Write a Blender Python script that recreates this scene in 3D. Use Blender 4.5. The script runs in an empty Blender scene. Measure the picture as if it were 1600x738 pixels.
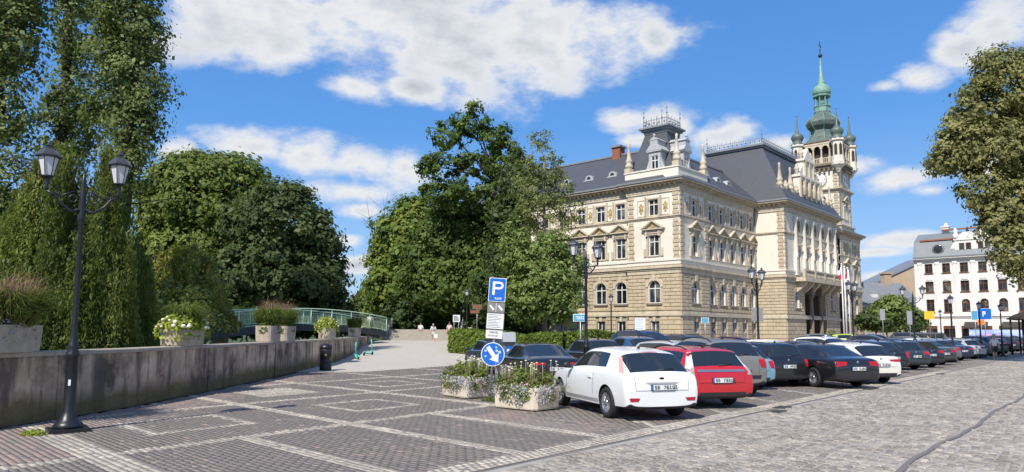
import bpy, bmesh, math, random
import numpy as np
from mathutils import Vector, Matrix
from mathutils.bvhtree import BVHTree
random.seed(7); RNG = np.random.default_rng(11)
R = math.radians
scn = bpy.context.scene
COL = scn.collection
# ------------------------------------------------------------------ camera
FPX, CAM_H, SHIFT = 1110.0, 1.8, 39.0
PITCH, ROLL = math.atan(0.0995), R(0.3)
_f = Vector((0, math.cos(PITCH), math.sin(PITCH))); _u0 = Vector((0, -math.sin(PITCH), math.cos(PITCH))); _r0 = Vector((1, 0, 0))
_r = _r0 * math.cos(ROLL) + _u0 * math.sin(ROLL); _u = -_r0 * math.sin(ROLL) + _u0 * math.cos(ROLL)
cam_data = bpy.data.cameras.new('camera'); cam = bpy.data.objects.new('camera', cam_data); COL.objects.link(cam)
cam_data.sensor_width = 36.0; cam_data.lens = FPX / 1600 * 36; cam_data.shift_y = SHIFT / 1600
cam_data.clip_start = 0.1; cam_data.clip_end = 6000
cam.matrix_world = Matrix(((_r.x, _u.x, -_f.x, 0), (_r.y, _u.y, -_f.y, 0), (_r.z, _u.z, -_f.z, CAM_H), (0, 0, 0, 1)))
scn.camera = cam
# ------------------------------------------------------------------ sun, sky, exposure
SUN_AZ, SUN_EL = R(207.0), R(47.0)          # azimuth of the sun measured from +Y towards +X
SUN_STRENGTH, SKY_STRENGTH, CLOUD_STRENGTH = 4.4, 0.079, 0.70
scn.view_settings.view_transform = 'Standard'; scn.view_settings.look = 'None'
scn.view_settings.exposure = 0.32; scn.view_settings.gamma = 1.0; scn.view_settings.use_curve_mapping = False
scn.render.engine = 'CYCLES'
_sd = Vector((math.sin(SUN_AZ) * math.cos(SUN_EL), math.cos(SUN_AZ) * math.cos(SUN_EL), math.sin(SUN_EL)))
sl = bpy.data.lights.new('sun', 'SUN'); sl.energy = SUN_STRENGTH; sl.angle = R(0.5); sl.color = (1.0, 0.95, 0.87)
so = bpy.data.objects.new('sun', sl); COL.objects.link(so); so.rotation_euler = _sd.to_track_quat('Z', 'Y').to_euler()
so.location = (0, 0, 60)

world = bpy.data.worlds.new('World'); scn.world = world; world.use_nodes = True
wt = world.node_tree; wt.nodes.clear()
def wn(t, **k):
    n = wt.nodes.new(t)
    for a, b in k.items(): setattr(n, a, b)
    return n
def wm(op, a, b=None, c=None, clamp=False):
    n = wn('ShaderNodeMath', operation=op); n.use_clamp = clamp
    for i, v in enumerate((a, b, c)):
        if v is None: continue
        if isinstance(v, (int, float)): n.inputs[i].default_value = v
        else: wt.links.new(v, n.inputs[i])
    return n.outputs[0]
sky = wn('ShaderNodeTexSky', sky_type='NISHITA'); sky.sun_disc = False
sky.sun_elevation = SUN_EL; sky.sun_rotation = SUN_AZ; sky.air_density = 1.0; sky.dust_density = 0.35; sky.ozone_density = 2.2
# clear summer air: the low sky is pale blue instead of the model's yellow haze
_elr = wn('ShaderNodeValToRGB')
hs = wn('ShaderNodeHueSaturation'); hs.inputs['Saturation'].default_value = 1.18; hs.inputs['Value'].default_value = 1.05
wt.links.new(sky.outputs[0], hs.inputs['Color'])
tc = wn('ShaderNodeTexCoord'); sp = wn('ShaderNodeSeparateXYZ'); wt.links.new(tc.outputs['Generated'], sp.inputs[0])
az = wm('ARCTAN2', sp.outputs[0], sp.outputs[1]); el = wm('ARCSINE', sp.outputs[2])
mp = wn('ShaderNodeMapping'); wt.links.new(tc.outputs['Generated'], mp.inputs[0]); mp.inputs['Scale'].default_value = (1, 1, 1.9)
def wnoise(scale, detail, rough, off, lac=2.0):
    m = wn('ShaderNodeVectorMath', operation='ADD'); wt.links.new(mp.outputs[0], m.inputs[0]); m.inputs[1].default_value = (off, off * .7, -off * .3)
    n = wn('ShaderNodeTexNoise'); wt.links.new(m.outputs[0], n.inputs['Vector'])
    n.inputs['Scale'].default_value = scale; n.inputs['Detail'].default_value = detail; n.inputs['Roughness'].default_value = rough
    n.inputs['Lacunarity'].default_value = lac
    return n.outputs['Fac']
n1 = wnoise(6.5, 9, 0.6, 0.0); n2 = wnoise(2.2, 3, 0.5, 4.3); n3 = wnoise(11.0, 6, 0.6, 9.1)
# cumulus banks: azimuth, elevation, half sizes (degrees)
BANKS = []
for (u_, v_, ru_, rv_) in [(400, 0, 170, 80), (560, 20, 170, 100), (700, 55, 160, 84), (840, 40, 160, 92), (945, 35, 120, 62), (1025, 40, 45, 36), (320, 10, 100, 60), (600, -70, 400, 80), (430, 70, 90, 40), (540, 130, 80, 26), (640, 130, 70, 24),
                           (390, 232, 80, 32), (470, 240, 80, 36), (560, 252, 80, 34), (630, 262, 50, 40), (540, 300, 80, 22), (560, 330, 50, 16), (545, 378, 30, 12), (560, 415, 40, 13), (270, 235, 34, 20),
                           (975, 180, 50, 24), (1050, 185, 60, 32), (1130, 205, 60, 28), (1220, 228, 60, 22), (1010, 215, 60, 14),
                           (1575, 20, 70, 40), (1530, 60, 70, 36), (1450, 108, 60, 24), (1400, 122, 50, 14), (1400, 278, 80, 22), (1350, 255, 44, 24), (1460, 292, 40, 12), (1410, 372, 90, 16), (1370, 392, 60, 10), (1375, 432, 60, 12), (1560, 250, 60, 30)]:
    _a = math.atan((u_ - 800) / FPX); _k = math.degrees(1 / FPX) * math.cos(_a)
    BANKS.append((math.degrees(_a), math.degrees(math.atan((519 - v_) / FPX * math.cos(_a))), ru_ * _k * math.cos(_a) * 1.1, rv_ * _k * 1.1))
field = None
for (a_, e_, ra, re) in BANKS:
    dx = wm('MULTIPLY', wm('SUBTRACT', az, R(a_)), 1 / R(ra)); dy = wm('MULTIPLY', wm('SUBTRACT', el, R(e_)), 1 / R(re))
    d = wm('SUBTRACT', 1.0, wm('SQRT', wm('ADD', wm('MULTIPLY', dx, dx), wm('MULTIPLY', dy, dy))))
    field = d if field is None else wm('MAXIMUM', field, d)
# away from the frame the same kind of broken cloud cover goes on
away = wm('SMOOTH_MIN', 1.0, wm('MULTIPLY', wm('SUBTRACT', wm('ABSOLUTE', az), R(40)), 4.0), 0.05)
away = wm('MAXIMUM', away, 0.0)
away2 = wm('MAXIMUM', 0.0, wm('MINIMUM', 1.0, wm('MULTIPLY', wm('SUBTRACT', el, R(28)), 5.0)))
away = wm('MAXIMUM', away, away2)
gen = wm('MULTIPLY_ADD', wm('SUBTRACT', n2, 0.54), 5.0, 0.0)
field = wm('MAXIMUM', wm('MAXIMUM', field, -1.1), wm('ADD', gen, wm('MULTIPLY', wm('SUBTRACT', away, 1.0), 3.0)))
dens = wm('ADD', wm('MULTIPLY', field, 0.95), wm('MULTIPLY', wm('SUBTRACT', n1, 0.52), 3.1))
dens = wm('ADD', dens, wm('MULTIPLY', wm('SUBTRACT', n3, 0.5), 0.7))
cov = wn('ShaderNodeMapRange', interpolation_type='SMOOTHSTEP'); wt.links.new(dens, cov.inputs[0])
cov.inputs[1].default_value = -0.20; cov.inputs[2].default_value = 0.60
ccol = wn('ShaderNodeValToRGB'); wt.links.new(wm('ADD', wm('MULTIPLY', dens, 0.50), wm('MULTIPLY', wm('SUBTRACT', n1, 0.5), 0.9)), ccol.inputs[0])
e = ccol.color_ramp.elements; e[0].position = 0.05; e[0].color = (0.92, 0.95, 1.0, 1); e[1].position = 0.80; e[1].color = (0.55, 0.58, 0.64, 1)
k = ccol.color_ramp.elements.new(0.24); k.color = (1.0, 1.0, 1.0, 1)
k = ccol.color_ramp.elements.new(0.48); k.color = (0.82, 0.84, 0.89, 1)
wt.links.new(el, _elr.inputs[0]); _q = _elr.color_ramp.elements
_q[0].position = 0.0; _q[0].color = (5.6, 7.6, 10.2, 1); _q[1].position = 0.60; _q[1].color = (0.75, 2.5, 7.2, 1)
_k = _q.new(.12); _k.color = (3.3, 6.0, 10.4, 1); _k = _q.new(.28); _k.color = (1.3, 3.9, 9.2, 1)
smx = wn('ShaderNodeMix', data_type='RGBA'); smx.inputs[0].default_value = 0.8; wt.links.new(hs.outputs[0], smx.inputs[6]); wt.links.new(_elr.outputs[0], smx.inputs[7])
b1 = wn('ShaderNodeBackground'); b1.inputs['Strength'].default_value = SKY_STRENGTH; wt.links.new(smx.outputs[2], b1.inputs[0])
b2 = wn('ShaderNodeBackground'); b2.inputs['Strength'].default_value = CLOUD_STRENGTH; wt.links.new(ccol.outputs[0], b2.inputs[0])
mx = wn('ShaderNodeMixShader'); wt.links.new(wm('MULTIPLY', cov.outputs[0], 0.95), mx.inputs[0]); wt.links.new(b1.outputs[0], mx.inputs[1]); wt.links.new(b2.outputs[0], mx.inputs[2])
wo = wn('ShaderNodeOutputWorld'); wt.links.new(mx.outputs[0], wo.inputs[0])

# ------------------------------------------------------------------ helpers
def tag(o, label=None, cat=None, group=None, kind=None):
    if label: o['label'] = label
    if cat: o['category'] = cat
    if group: o['group'] = group
    if kind: o['kind'] = kind
    return o
def empty(name, loc=(0, 0, 0), rz=0.0, label=None, cat=None, group=None):
    o = bpy.data.objects.new(name, None); COL.objects.link(o); o.location = loc; o.rotation_euler = (0, 0, rz); o.empty_display_size = .2
    return tag(o, label, cat, group)
def link(name, me, parent=None, loc=None, rz=None, rot=None, scale=None):
    o = bpy.data.objects.new(name, me); COL.objects.link(o)
    if parent is not None: o.parent = parent
    if loc is not None: o.location = loc
    if rz is not None: o.rotation_euler = (0, 0, rz)
    if rot is not None: o.rotation_euler = rot
    if scale is not None: o.scale = scale
    return o
def copy_tree(o, parent=None):
    c = o.copy(); COL.objects.link(c); c.parent = parent
    for ch in list(o.children): copy_tree(ch, c)
    return c
class MB:
    """collects shapes for ONE mesh"""
    def __init__(s): s.v = []; s.f = []; s.m = []; s.sm = []
    def add(s, vs, fs, mi=0, smooth=False):
        b = len(s.v); s.v += [tuple(p) for p in vs]
        for f in fs: s.f.append(tuple(i + b for i in f)); s.m.append(mi); s.sm.append(smooth)
        return s
    def box(s, x0, x1, y0, y1, z0, z1, mi=0):
        vs = [(x0, y0, z0), (x1, y0, z0), (x1, y1, z0), (x0, y1, z0), (x0, y0, z1), (x1, y0, z1), (x1, y1, z1), (x0, y1, z1)]
        return s.add(vs, [(0, 3, 2, 1), (4, 5, 6, 7), (0, 1, 5, 4), (1, 2, 6, 5), (2, 3, 7, 6), (3, 0, 4, 7)], mi)
    def cham(s, x0, x1, y0, y1, z0, z1, c=.02, mi=0):
        """box whose -y face is chamfered (rusticated block)"""
        vs = [(x0, y1, z0), (x1, y1, z0), (x1, y1, z1), (x0, y1, z1), (x0, y0 + c, z0), (x1, y0 + c, z0), (x1, y0 + c, z1), (x0, y0 + c, z1),
              (x0 + c, y0, z0 + c), (x1 - c, y0, z0 + c), (x1 - c, y0, z1 - c), (x0 + c, y0, z1 - c)]
        return s.add(vs, [(0, 1, 5, 4), (1, 2, 6, 5), (2, 3, 7, 6), (3, 0, 4, 7), (4, 5, 9, 8), (5, 6, 10, 9), (6, 7, 11, 10), (7, 4, 8, 11), (8, 9, 10, 11)], mi)
    def prism(s, pts, axis, a0, a1, mi=0, smooth=False):
        """extrude a 2D polygon. axis 'y': pts are (x,z); 'x': (y,z); 'z': (x,y)"""
        n = len(pts)
        def P(p, a): return {'y': (p[0], a, p[1]), 'x': (a, p[0], p[1]), 'z': (p[0], p[1], a)}[axis]
        vs = [P(p, a0) for p in pts] + [P(p, a1) for p in pts]
        fs = [tuple(range(n))[::-1], tuple(range(n, 2 * n))] + [(i, (i + 1) % n, n + (i + 1) % n, n + i) for i in range(n)]
        return s.add(vs, fs, mi, smooth)
    def lathe(s, prof, n=12, c=(0, 0, 0), mi=0, smooth=True, ang0=0.0, sx=1, sy=1):
        vs = []; fs = []
        for (r, z) in prof:
            for i in range(n):
                a = ang0 + 2 * math.pi * i / n; vs.append((c[0] + sx * r * math.cos(a), c[1] + sy * r * math.sin(a), c[2] + z))
        for j in range(len(prof) - 1):
            for i in range(n):
                k = (i + 1) % n; fs.append((j * n + i, j * n + k, (j + 1) * n + k, (j + 1) * n + i))
        fs.append(tuple(range(n))[::-1]); fs.append(tuple(range((len(prof) - 1) * n, len(prof) * n)))
        return s.add(vs, fs, mi, smooth)
    def tube(s, pts, r, n=8, mi=0, smooth=True):
        pts = [Vector(p) for p in pts]; m = len(pts); rs = r if isinstance(r, (list, tuple)) else [r] * m
        vs = []; fs = []; ref = None
        for i, p in enumerate(pts):
            t = (pts[min(i + 1, m - 1)] - pts[max(i - 1, 0)]).normalized()
            if ref is None: ref = t.orthogonal().normalized()
            ref = (ref - t * ref.dot(t)); ref = ref.normalized() if ref.length > 1e-6 else t.orthogonal().normalized()
            w = t.cross(ref)
            for j in range(n):
                a = 2 * math.pi * j / n; vs.append(p + (ref * math.cos(a) + w * math.sin(a)) * rs[i])
        for i in range(m - 1):
            for j in range(n):
                k = (j + 1) % n; fs.append((i * n + j, i * n + k, (i + 1) * n + k, (i + 1) * n + j))
        fs.append(tuple(range(n))[::-1]); fs.append(tuple(range((m - 1) * n, m * n)))
        return s.add(vs, fs, mi, smooth)
    def sphere(s, c, r, n=10, m=7, mi=0, sq=(1, 1, 1)):
        vs = [(c[0], c[1], c[2] - r * sq[2])]; fs = []
        for j in range(1, m):
            t = -math.pi / 2 + math.pi * j / m
            for i in range(n):
                a = 2 * math.pi * i / n; vs.append((c[0] + sq[0] * r * math.cos(t) * math.cos(a), c[1] + sq[1] * r * math.cos(t) * math.sin(a), c[2] + sq[2] * r * math.sin(t)))
        vs.append((c[0], c[1], c[2] + r * sq[2])); top = len(vs) - 1
        for i in range(n):
            k = (i + 1) % n; fs.append((0, 1 + k, 1 + i)); fs.append((top, 1 + (m - 2) * n + i, 1 + (m - 2) * n + k))
            for j in range(m - 2): fs.append((1 + j * n + i, 1 + j * n + k, 1 + (j + 1) * n + k, 1 + (j + 1) * n + i))
        return s.add(vs, fs, mi, True)
    def mesh(s, name, mats):
        me = bpy.data.meshes.new(name); me.from_pydata(s.v, [], s.f)
        for m in (mats if isinstance(mats, (list, tuple)) else [mats]): me.materials.append(m)
        me.polygons.foreach_set('material_index', s.m); me.polygons.foreach_set('use_smooth', s.sm); me.update()
        return me
    def build(s, name, mats, parent=None, **k): return link(name, s.mesh(name, mats), parent, **k)
def quads_mesh(name, V, mat, rnd=None, nv=4):
    """V: (N, nv, 3) separate polygons, fast; rnd: one value for each polygon stored as point attribute"""
    N = V.shape[0]; me = bpy.data.meshes.new(name); me.vertices.add(N * nv); me.vertices.foreach_set('co', V.reshape(-1).astype(np.float32))
    me.loops.add(N * nv); me.loops.foreach_set('vertex_index', np.arange(N * nv, dtype=np.int32))
    me.polygons.add(N); me.polygons.foreach_set('loop_start', np.arange(0, N * nv, nv, dtype=np.int32))
    if rnd is not None:
        at = me.attributes.new('rnd', 'FLOAT', 'POINT'); at.data.foreach_set('value', np.repeat(rnd, nv).astype(np.float32))
    me.materials.append(mat); me.update(calc_edges=True)
    return me
def poly_mesh(name, V, F, mat, rnd=None, smooth=False):
    """V (n,3), F (m,4) quads, fast"""
    me = bpy.data.meshes.new(name); me.vertices.add(len(V)); me.vertices.foreach_set('co', np.asarray(V, np.float32).reshape(-1))
    F = np.asarray(F, np.int32); k = F.shape[1]; me.loops.add(F.size); me.loops.foreach_set('vertex_index', F.reshape(-1)); me.polygons.add(len(F))
    me.polygons.foreach_set('loop_start', np.arange(0, F.size, k, dtype=np.int32))
    if smooth: me.polygons.foreach_set('use_smooth', np.ones(len(F), bool))
    if rnd is not None:
        at = me.attributes.new('rnd', 'FLOAT', 'POINT'); at.data.foreach_set('value', np.asarray(rnd, np.float32))
    me.materials.append(mat); me.update(calc_edges=True)
    return me
# ------------------------------------------------------------------ materials
class NT:
    def __init__(s, name):
        s.m = bpy.data.materials.new(name); s.m.use_nodes = True; s.t = s.m.node_tree; s.t.nodes.clear()
        s.out = s.n('ShaderNodeOutputMaterial'); s.b = s.n('ShaderNodeBsdfPrincipled'); s.l(s.b.outputs[0], s.out.inputs[0])
    def n(s, t, **k):
        x = s.t.nodes.new(t)
        for a, b in k.items(): setattr(x, a, b)
        return x
    def l(s, a, b): s.t.links.new(a, b)
    def coord(s, w='Object', scale=(1, 1, 1)):
        c = s.n('ShaderNodeTexCoord'); m = s.n('ShaderNodeMapping'); m.inputs['Scale'].default_value = scale; s.l(c.outputs[w], m.inputs[0]); return m.outputs[0]
    def world_coord(s, scale=(1, 1, 1)):
        c = s.n('ShaderNodeNewGeometry'); m = s.n('ShaderNodeMapping'); m.inputs['Scale'].default_value = scale; s.l(c.outputs['Position'], m.inputs[0]); return m.outputs[0]
    def noise(s, vec, scale, detail=4, rough=.55):
        x = s.n('ShaderNodeTexNoise'); s.l(vec, x.inputs['Vector']); x.inputs['Scale'].default_value = scale; x.inputs['Detail'].default_value = detail; x.inputs['Roughness'].default_value = rough
        return x.outputs['Fac']
    def ramp(s, fac, stops):
        x = s.n('ShaderNodeValToRGB'); s.l(fac, x.inputs[0]); el_ = x.color_ramp.elements
        while len(el_) < len(stops): el_.new(.5)
        for q, (p, c) in zip(el_, stops): q.position = p; q.color = (c[0], c[1], c[2], 1)
        return x.outputs[0]
    def mix(s, fac, a, b, mode='MIX'):
        x = s.n('ShaderNodeMix', data_type='RGBA', blend_type=mode)
        for i, v in ((0, fac), (6, a), (7, b)):
            if isinstance(v, (int, float)): x.inputs[i].default_value = v
            elif isinstance(v, tuple): x.inputs[i].default_value = (v[0], v[1], v[2], 1)
            else: s.l(v, x.inputs[i])
        return x.outputs[2]
    def math(s, op, a, b=0.0, clamp=False):
        x = s.n('ShaderNodeMath', operation=op); x.use_clamp = clamp
        for i, v in enumerate((a, b)):
            if isinstance(v, (int, float)): x.inputs[i].default_value = v
            else: s.l(v, x.inputs[i])
        return x.outputs[0]
    def attr(s, name):
        x = s.n('ShaderNodeAttribute'); x.attribute_name = name; return x.outputs['Fac']
    def bump(s, h, strength=.3, dist=.02):
        x = s.n('ShaderNodeBump'); x.inputs['Strength'].default_value = strength; x.inputs['Distance'].default_value = dist; s.l(h, x.inputs['Height']); s.l(x.outputs[0], s.b.inputs['Normal'])
    def set(s, col=None, rough=None, metal=None, spec=None, coat=None, trans=None, alpha=None):
        I = s.b.inputs
        if col is not None:
            if isinstance(col, tuple): I['Base Color'].default_value = (col[0], col[1], col[2], 1)
            else: s.l(col, I['Base Color'])
        if rough is not None:
            if isinstance(rough, (int, float)): I['Roughness'].default_value = rough
            else: s.l(rough, I['Roughness'])
        if metal is not None: I['Metallic'].default_value = metal
        if spec is not None: I['Specular IOR Level'].default_value = spec
        if coat is not None: I['Coat Weight'].default_value = coat; I['Coat Roughness'].default_value = .03
        return s.m
def simple(name, col, rough=.6, var=.12, scale=3.0, metal=0.0, bump=0.0, spec=None, world=True):
    t = NT(name); v = t.world_coord() if world else t.coord()
    n = t.noise(v, scale, 6, .6); n_ = t.noise(v, scale * 7.3, 4, .6)
    f = t.math('ADD', t.math('MULTIPLY', n, .7), t.math('MULTIPLY', n_, .3))
    lo = tuple(c * (1 - var) for c in col); hi = tuple(min(1, c * (1 + var)) for c in col)
    c = t.ramp(f, [(.3, lo), (.7, hi)])
    if bump: t.bump(n_, bump, .02)
    return t.set(c, rough, metal, spec)
def weathered(name, col, rough=.85, var=.14, scale=.8, bump=.2, soot=.45):
    t = NT(name); v = t.world_coord(); n = t.noise(v, scale, 6, .6); f = t.noise(v, scale * 9, 5, .65); s_ = t.noise(t.world_coord((1.6, 1.6, .16)), 1.1, 6, .65)
    c = t.ramp(t.math('ADD', t.math('MULTIPLY', n, .65), t.math('MULTIPLY', f, .35)), [(.3, tuple(x * (1 - var) for x in col)), (.7, tuple(min(1, x * (1 + var)) for x in col))])
    c = t.mix(t.ramp(s_, [(.50, (0, 0, 0)), (.74, (soot, soot, soot))]), c, tuple(x * y for x, y in zip(col, (.42, .38, .34))))
    t.bump(f, bump, .02); return t.set(c, rough)
M = {}
M['black_iron'] = simple('black iron paint', (.014, .015, .018), .38, .3, 12, bump=.05)
M['lamp_glass'] = simple('opal lamp glass', (.62, .62, .64), .25, .05, 2)
M['lamp_roof'] = simple('grey lamp cap', (.05, .052, .058), .35, .2, 8)
M['concrete'] = simple('planter concrete', (.44, .375, .295), .9, .22, 5, bump=.25)
M['concrete_warm'] = simple('cream cast concrete', (.62, .54, .43), .85, .14, 4, bump=.12)
M['galv'] = simple('galvanised steel', (.42, .43, .44), .42, .12, 15, metal=.6)
M['sign_blue'] = simple('blue sign film', (.012, .13, .52), .35, .05, 2)
M['sign_white'] = simple('white sign film', (.80, .80, .80), .4, .04, 3)
M['sign_grey'] = simple('grey sign face', (.22, .21, .19), .5, .08, 5)
M['ink'] = simple('black print', (.03, .03, .035), .6, .1, 5)
M['white_paint'] = simple('white paint', (.78, .77, .75), .5, .06, 4)
M['rubber'] = simple('tyre rubber', (.018, .018, .019), .8, .25, 20)
M['alloy'] = simple('alloy wheel', (.46, .47, .49), .3, .08, 10, metal=.85)
M['black_plastic'] = simple('black plastic', (.022, .022, .024), .55, .15, 10)
M['red_lamp'] = simple('red tail lamp', (.42, .012, .016), .12, .1, 10, spec=.6)
M['clear_lamp'] = simple('clear lamp', (.72, .70, .70), .12, .08, 20, spec=.7)
M['pink_lamp'] = simple('pale red clear lamp', (.62, .33, .30), .12, .1, 20, spec=.7)
M['plate'] = simple('plate white', (.74, .75, .74), .4, .03, 5)
M['chrome'] = simple('chrome', (.62, .63, .65), .12, .03, 5, metal=1.0)
def glass_dark():
    t = NT('tinted car glass'); return t.set((.018, .024, .028), .03, spec=.75)
M['car_glass'] = glass_dark()
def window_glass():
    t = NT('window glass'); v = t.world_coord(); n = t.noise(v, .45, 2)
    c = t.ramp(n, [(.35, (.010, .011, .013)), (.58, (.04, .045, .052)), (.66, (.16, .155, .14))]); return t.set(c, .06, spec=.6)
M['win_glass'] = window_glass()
def paint():
    t = NT('car paint'); o = t.n('ShaderNodeObjectInfo'); v = t.world_coord()
    d = t.noise(v, 6, 4); c = t.mix(t.math('MULTIPLY', d, .025), o.outputs['Color'], (.30, .27, .24))
    return t.set(c, .28, coat=.9)
M['car_paint'] = paint()
# ------------------------------------------------------------------ ground materials
def m_ground():
    t = NT('park grass'); v = t.world_coord(); n = t.noise(v, .35, 6); n2 = t.noise(v, 9, 5)
    c = t.ramp(t.math('ADD', t.math('MULTIPLY', n, .6), t.math('MULTIPLY', n2, .4)), [(.3, (.035, .055, .016)), (.7, (.075, .10, .03))]); t.bump(n2, .6, .05)
    return t.set(c, .95)
def m_stone(name, stops, rough=.8, bump=.35, sc=28, dirt=(.24, .21, .175)):
    t = NT(name); v = t.world_coord(); a = t.attr('rnd'); n = t.noise(v, sc, 5, .65); big = t.noise(v, .55, 5, .6)
    c = t.ramp(a, stops); c = t.mix(t.math('MULTIPLY', n, .35), c, dirt)
    c = t.mix(t.ramp(big, [(.42, (0, 0, 0)), (.62, (.55, .55, .55))]), c, dirt)
    t.bump(n, bump, .012); return t.set(c, rough)
M['brick_paver'] = m_stone('dark clay pavers', [(0, (.165, .141, .122)), (.5, (.178, .152, .131)), (.93, (.192, .162, .138)), (1, (.27, .235, .195))], .75, dirt=(.19, .163, .138))
M['brick_red'] = m_stone('reddish clay pavers', [(0, (.20, .165, .155)), (.5, (.27, .20, .175)), (1, (.34, .235, .195))], .78)
M['light_sett'] = m_stone('pale setts', [(0, (.37, .33, .275)), (.5, (.48, .43, .355)), (1, (.60, .53, .43))], .8)
M['cobble'] = m_stone('road cobbles', [(0, (.20, .175, .152)), (.3, (.30, .262, .225)), (.65, (.40, .352, .298)), (1, (.52, .455, .37))], .72, .45, 22, (.195, .165, .135))
M['mortar'] = simple('sandy joints', (.15, .135, .115), .95, .25, 9, bump=.3)
def m_far_sett():
    t = NT('far cobbles'); v = t.world_coord(); vo = t.n('ShaderNodeTexVoronoi', feature='F1'); t.l(v, vo.inputs['Vector']); vo.inputs['Scale'].default_value = 7
    n = t.noise(v, .5, 5); c = t.mix(.55, t.ramp(vo.outputs['Color'], [(0, (.26, .235, .21)), (1, (.44, .40, .345))]), t.ramp(n, [(.3, (.28, .255, .225)), (.7, (.42, .385, .335))]))
    t.bump(vo.outputs['Distance'], .5, .03); return t.set(c, .8)
M['far_sett'] = m_far_sett()
def m_slab():
    t = NT('pale paving slabs'); v = t.world_coord(); b = t.n('ShaderNodeTexBrick'); t.l(v, b.inputs['Vector']); b.inputs['Scale'].default_value = 1.6
    b.inputs['Mortar Size'].default_value = .012; b.inputs['Color1'].default_value = (.47, .42, .35, 1); b.inputs['Color2'].default_value = (.54, .485, .405, 1); b.inputs['Mortar'].default_value = (.30, .28, .25, 1)
    n = t.noise(v, .4, 6); c = t.mix(t.math('MULTIPLY', n, .4), b.outputs['Color'], (.40, .37, .34)); return t.set(c, .85)
M['slab'] = m_slab()
M['far_brick'] = simple('far clay paving', (.23, .195, .168), .85, .2, 1.2)
M['asphalt'] = simple('asphalt strip', (.17, .15, .135), .85, .25, 14, bump=.3)
M['iron'] = simple('cast iron', (.055, .05, .046), .6, .25, 18, bump=.2)
M['earth'] = simple('river bank earth', (.05, .055, .025), .95, .35, 1.0, bump=.3)
def m_water():
    t = NT('river water'); v = t.world_coord(); n = t.noise(v, 2.2, 4); t.bump(n, .12, .05); return t.set((.02, .03, .022), .06, spec=.6)
M['water'] = m_water()
# ------------------------------------------------------------------ terrain
def sstep(t): t = np.clip(t, 0, 1); return t * t * (3 - 2 * t)
WALL = [(-11.2, 5.0), (-10.2, 9.5), (-9.35, 13.3), (-8.95, 17.0), (-9.0, 21.3), (-9.15, 27.0), (-9.7, 36.0), (-10.5, 46.0), (-11.4, 54.0), (-12.0, 60.0)]
_wy = np.array([p[1] for p in WALL]); _wx = np.array([p[0] for p in WALL])
def wall_x(y): return np.interp(y, np.r_[-60, _wy, 66, 160], np.r_[-12.5, _wx, -12.2, -34])
def hz(x, y):
    """height of the paved ground: the promenade climbs gently towards the stairs"""
    x = np.asarray(x, float); y = np.asarray(y, float)
    rq = (x + .52) * -.7593 + (y - 9.36) * .6508          # distance from the gutter: the car park rises a little towards the hall
    return .9 * sstep((y - 40) / 26) * sstep((4.0 - x) / 9) + .30 * sstep((rq - 6) / 6) * sstep((x - 1) / 6)
def terrain(x, y):
    d = wall_x(y) - .45 - x
    bank = -2.7 * sstep(d / .6) * (1 - sstep((d - 10) / 8)) + (-.4) * sstep((d - 10) / 8)
    return np.where(d > 0, bank + hz(x, y) * (1 - sstep(d / .6)), hz(x, y)) - .10
gx = np.r_[-900, -500, -300, -180, -120, -80, np.arange(-60, 14, 1.0), np.arange(14, 60, 4), 80, 110, 150, 220, 350, 600, 900]
gy = np.r_[-300, -120, -60, -30, np.arange(-12, 84, 1.5), 90, 100, 115, 135, 160, 200, 260, 400, 700, 1200, 2500]
GX, GY = np.meshgrid(gx, gy); GZ = terrain(GX, GY)
nx, ny = len(gx), len(gy); idx = np.arange(nx * ny).reshape(ny, nx)
F = np.stack([idx[:-1, :-1], idx[:-1, 1:], idx[1:, 1:], idx[1:, :-1]], -1).reshape(-1, 4)
tag(link('ground', poly_mesh('ground', np.stack([GX, GY, GZ], -1).reshape(-1, 3), F, m_ground(), smooth=True)), kind='structure')
mb = MB(); mb.add([(-34, -40, -2.05), (-9.0, -40, -2.05), (-9.3, 62, -2.05), (-34, 62, -2.05)], [(0, 1, 2, 3)]); tag(mb.build('river_water', M['water']), kind='structure')
# ------------------------------------------------------------------ paving frames
O0 = np.array([-.52, 9.36])
def dirv(a): return np.array([math.sin(R(a)), math.cos(R(a))])
PV, QV = dirv(36.5), dirv(-45.0)                       # pattern of the square
GA = np.array([2.87, 15.35]); ROWD = dirv(40.6); ROWN = np.array([-ROWD[1], ROWD[0]])   # car row: along the road / into the stalls
_A = np.linalg.inv(np.stack([PV, QV], 1))
def to_pq(x, y): d = np.stack([x - O0[0], y - O0[1]], -1); return d @ _A.T
def from_pq(p, q): return O0[0] + p * PV[0] + q * QV[0], O0[1] + p * PV[1] + q * QV[1]
def road_q(x, y): return (x - O0[0]) * ROWN[0] + (y - O0[1]) * ROWN[1]      # signed distance from the gutter, + = square side
def road_p(x, y): return (x - O0[0]) * ROWD[0] + (y - O0[1]) * ROWD[1]
def sheet(name, pts, z, mat, zf=None, kind='structure', n=0):
    mb = MB(); mb.add([(x, y, z) for x, y in pts], [tuple(range(len(pts)))]); return tag(mb.build(name, mat), kind=kind)
def RQ(p, q): return tuple(O0 + ROWD * p + ROWN * q)
road = sheet('road', [RQ(-30, -16), RQ(190, -16), RQ(190, 0), RQ(-30, 0)], -.013, M['far_sett'])
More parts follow.
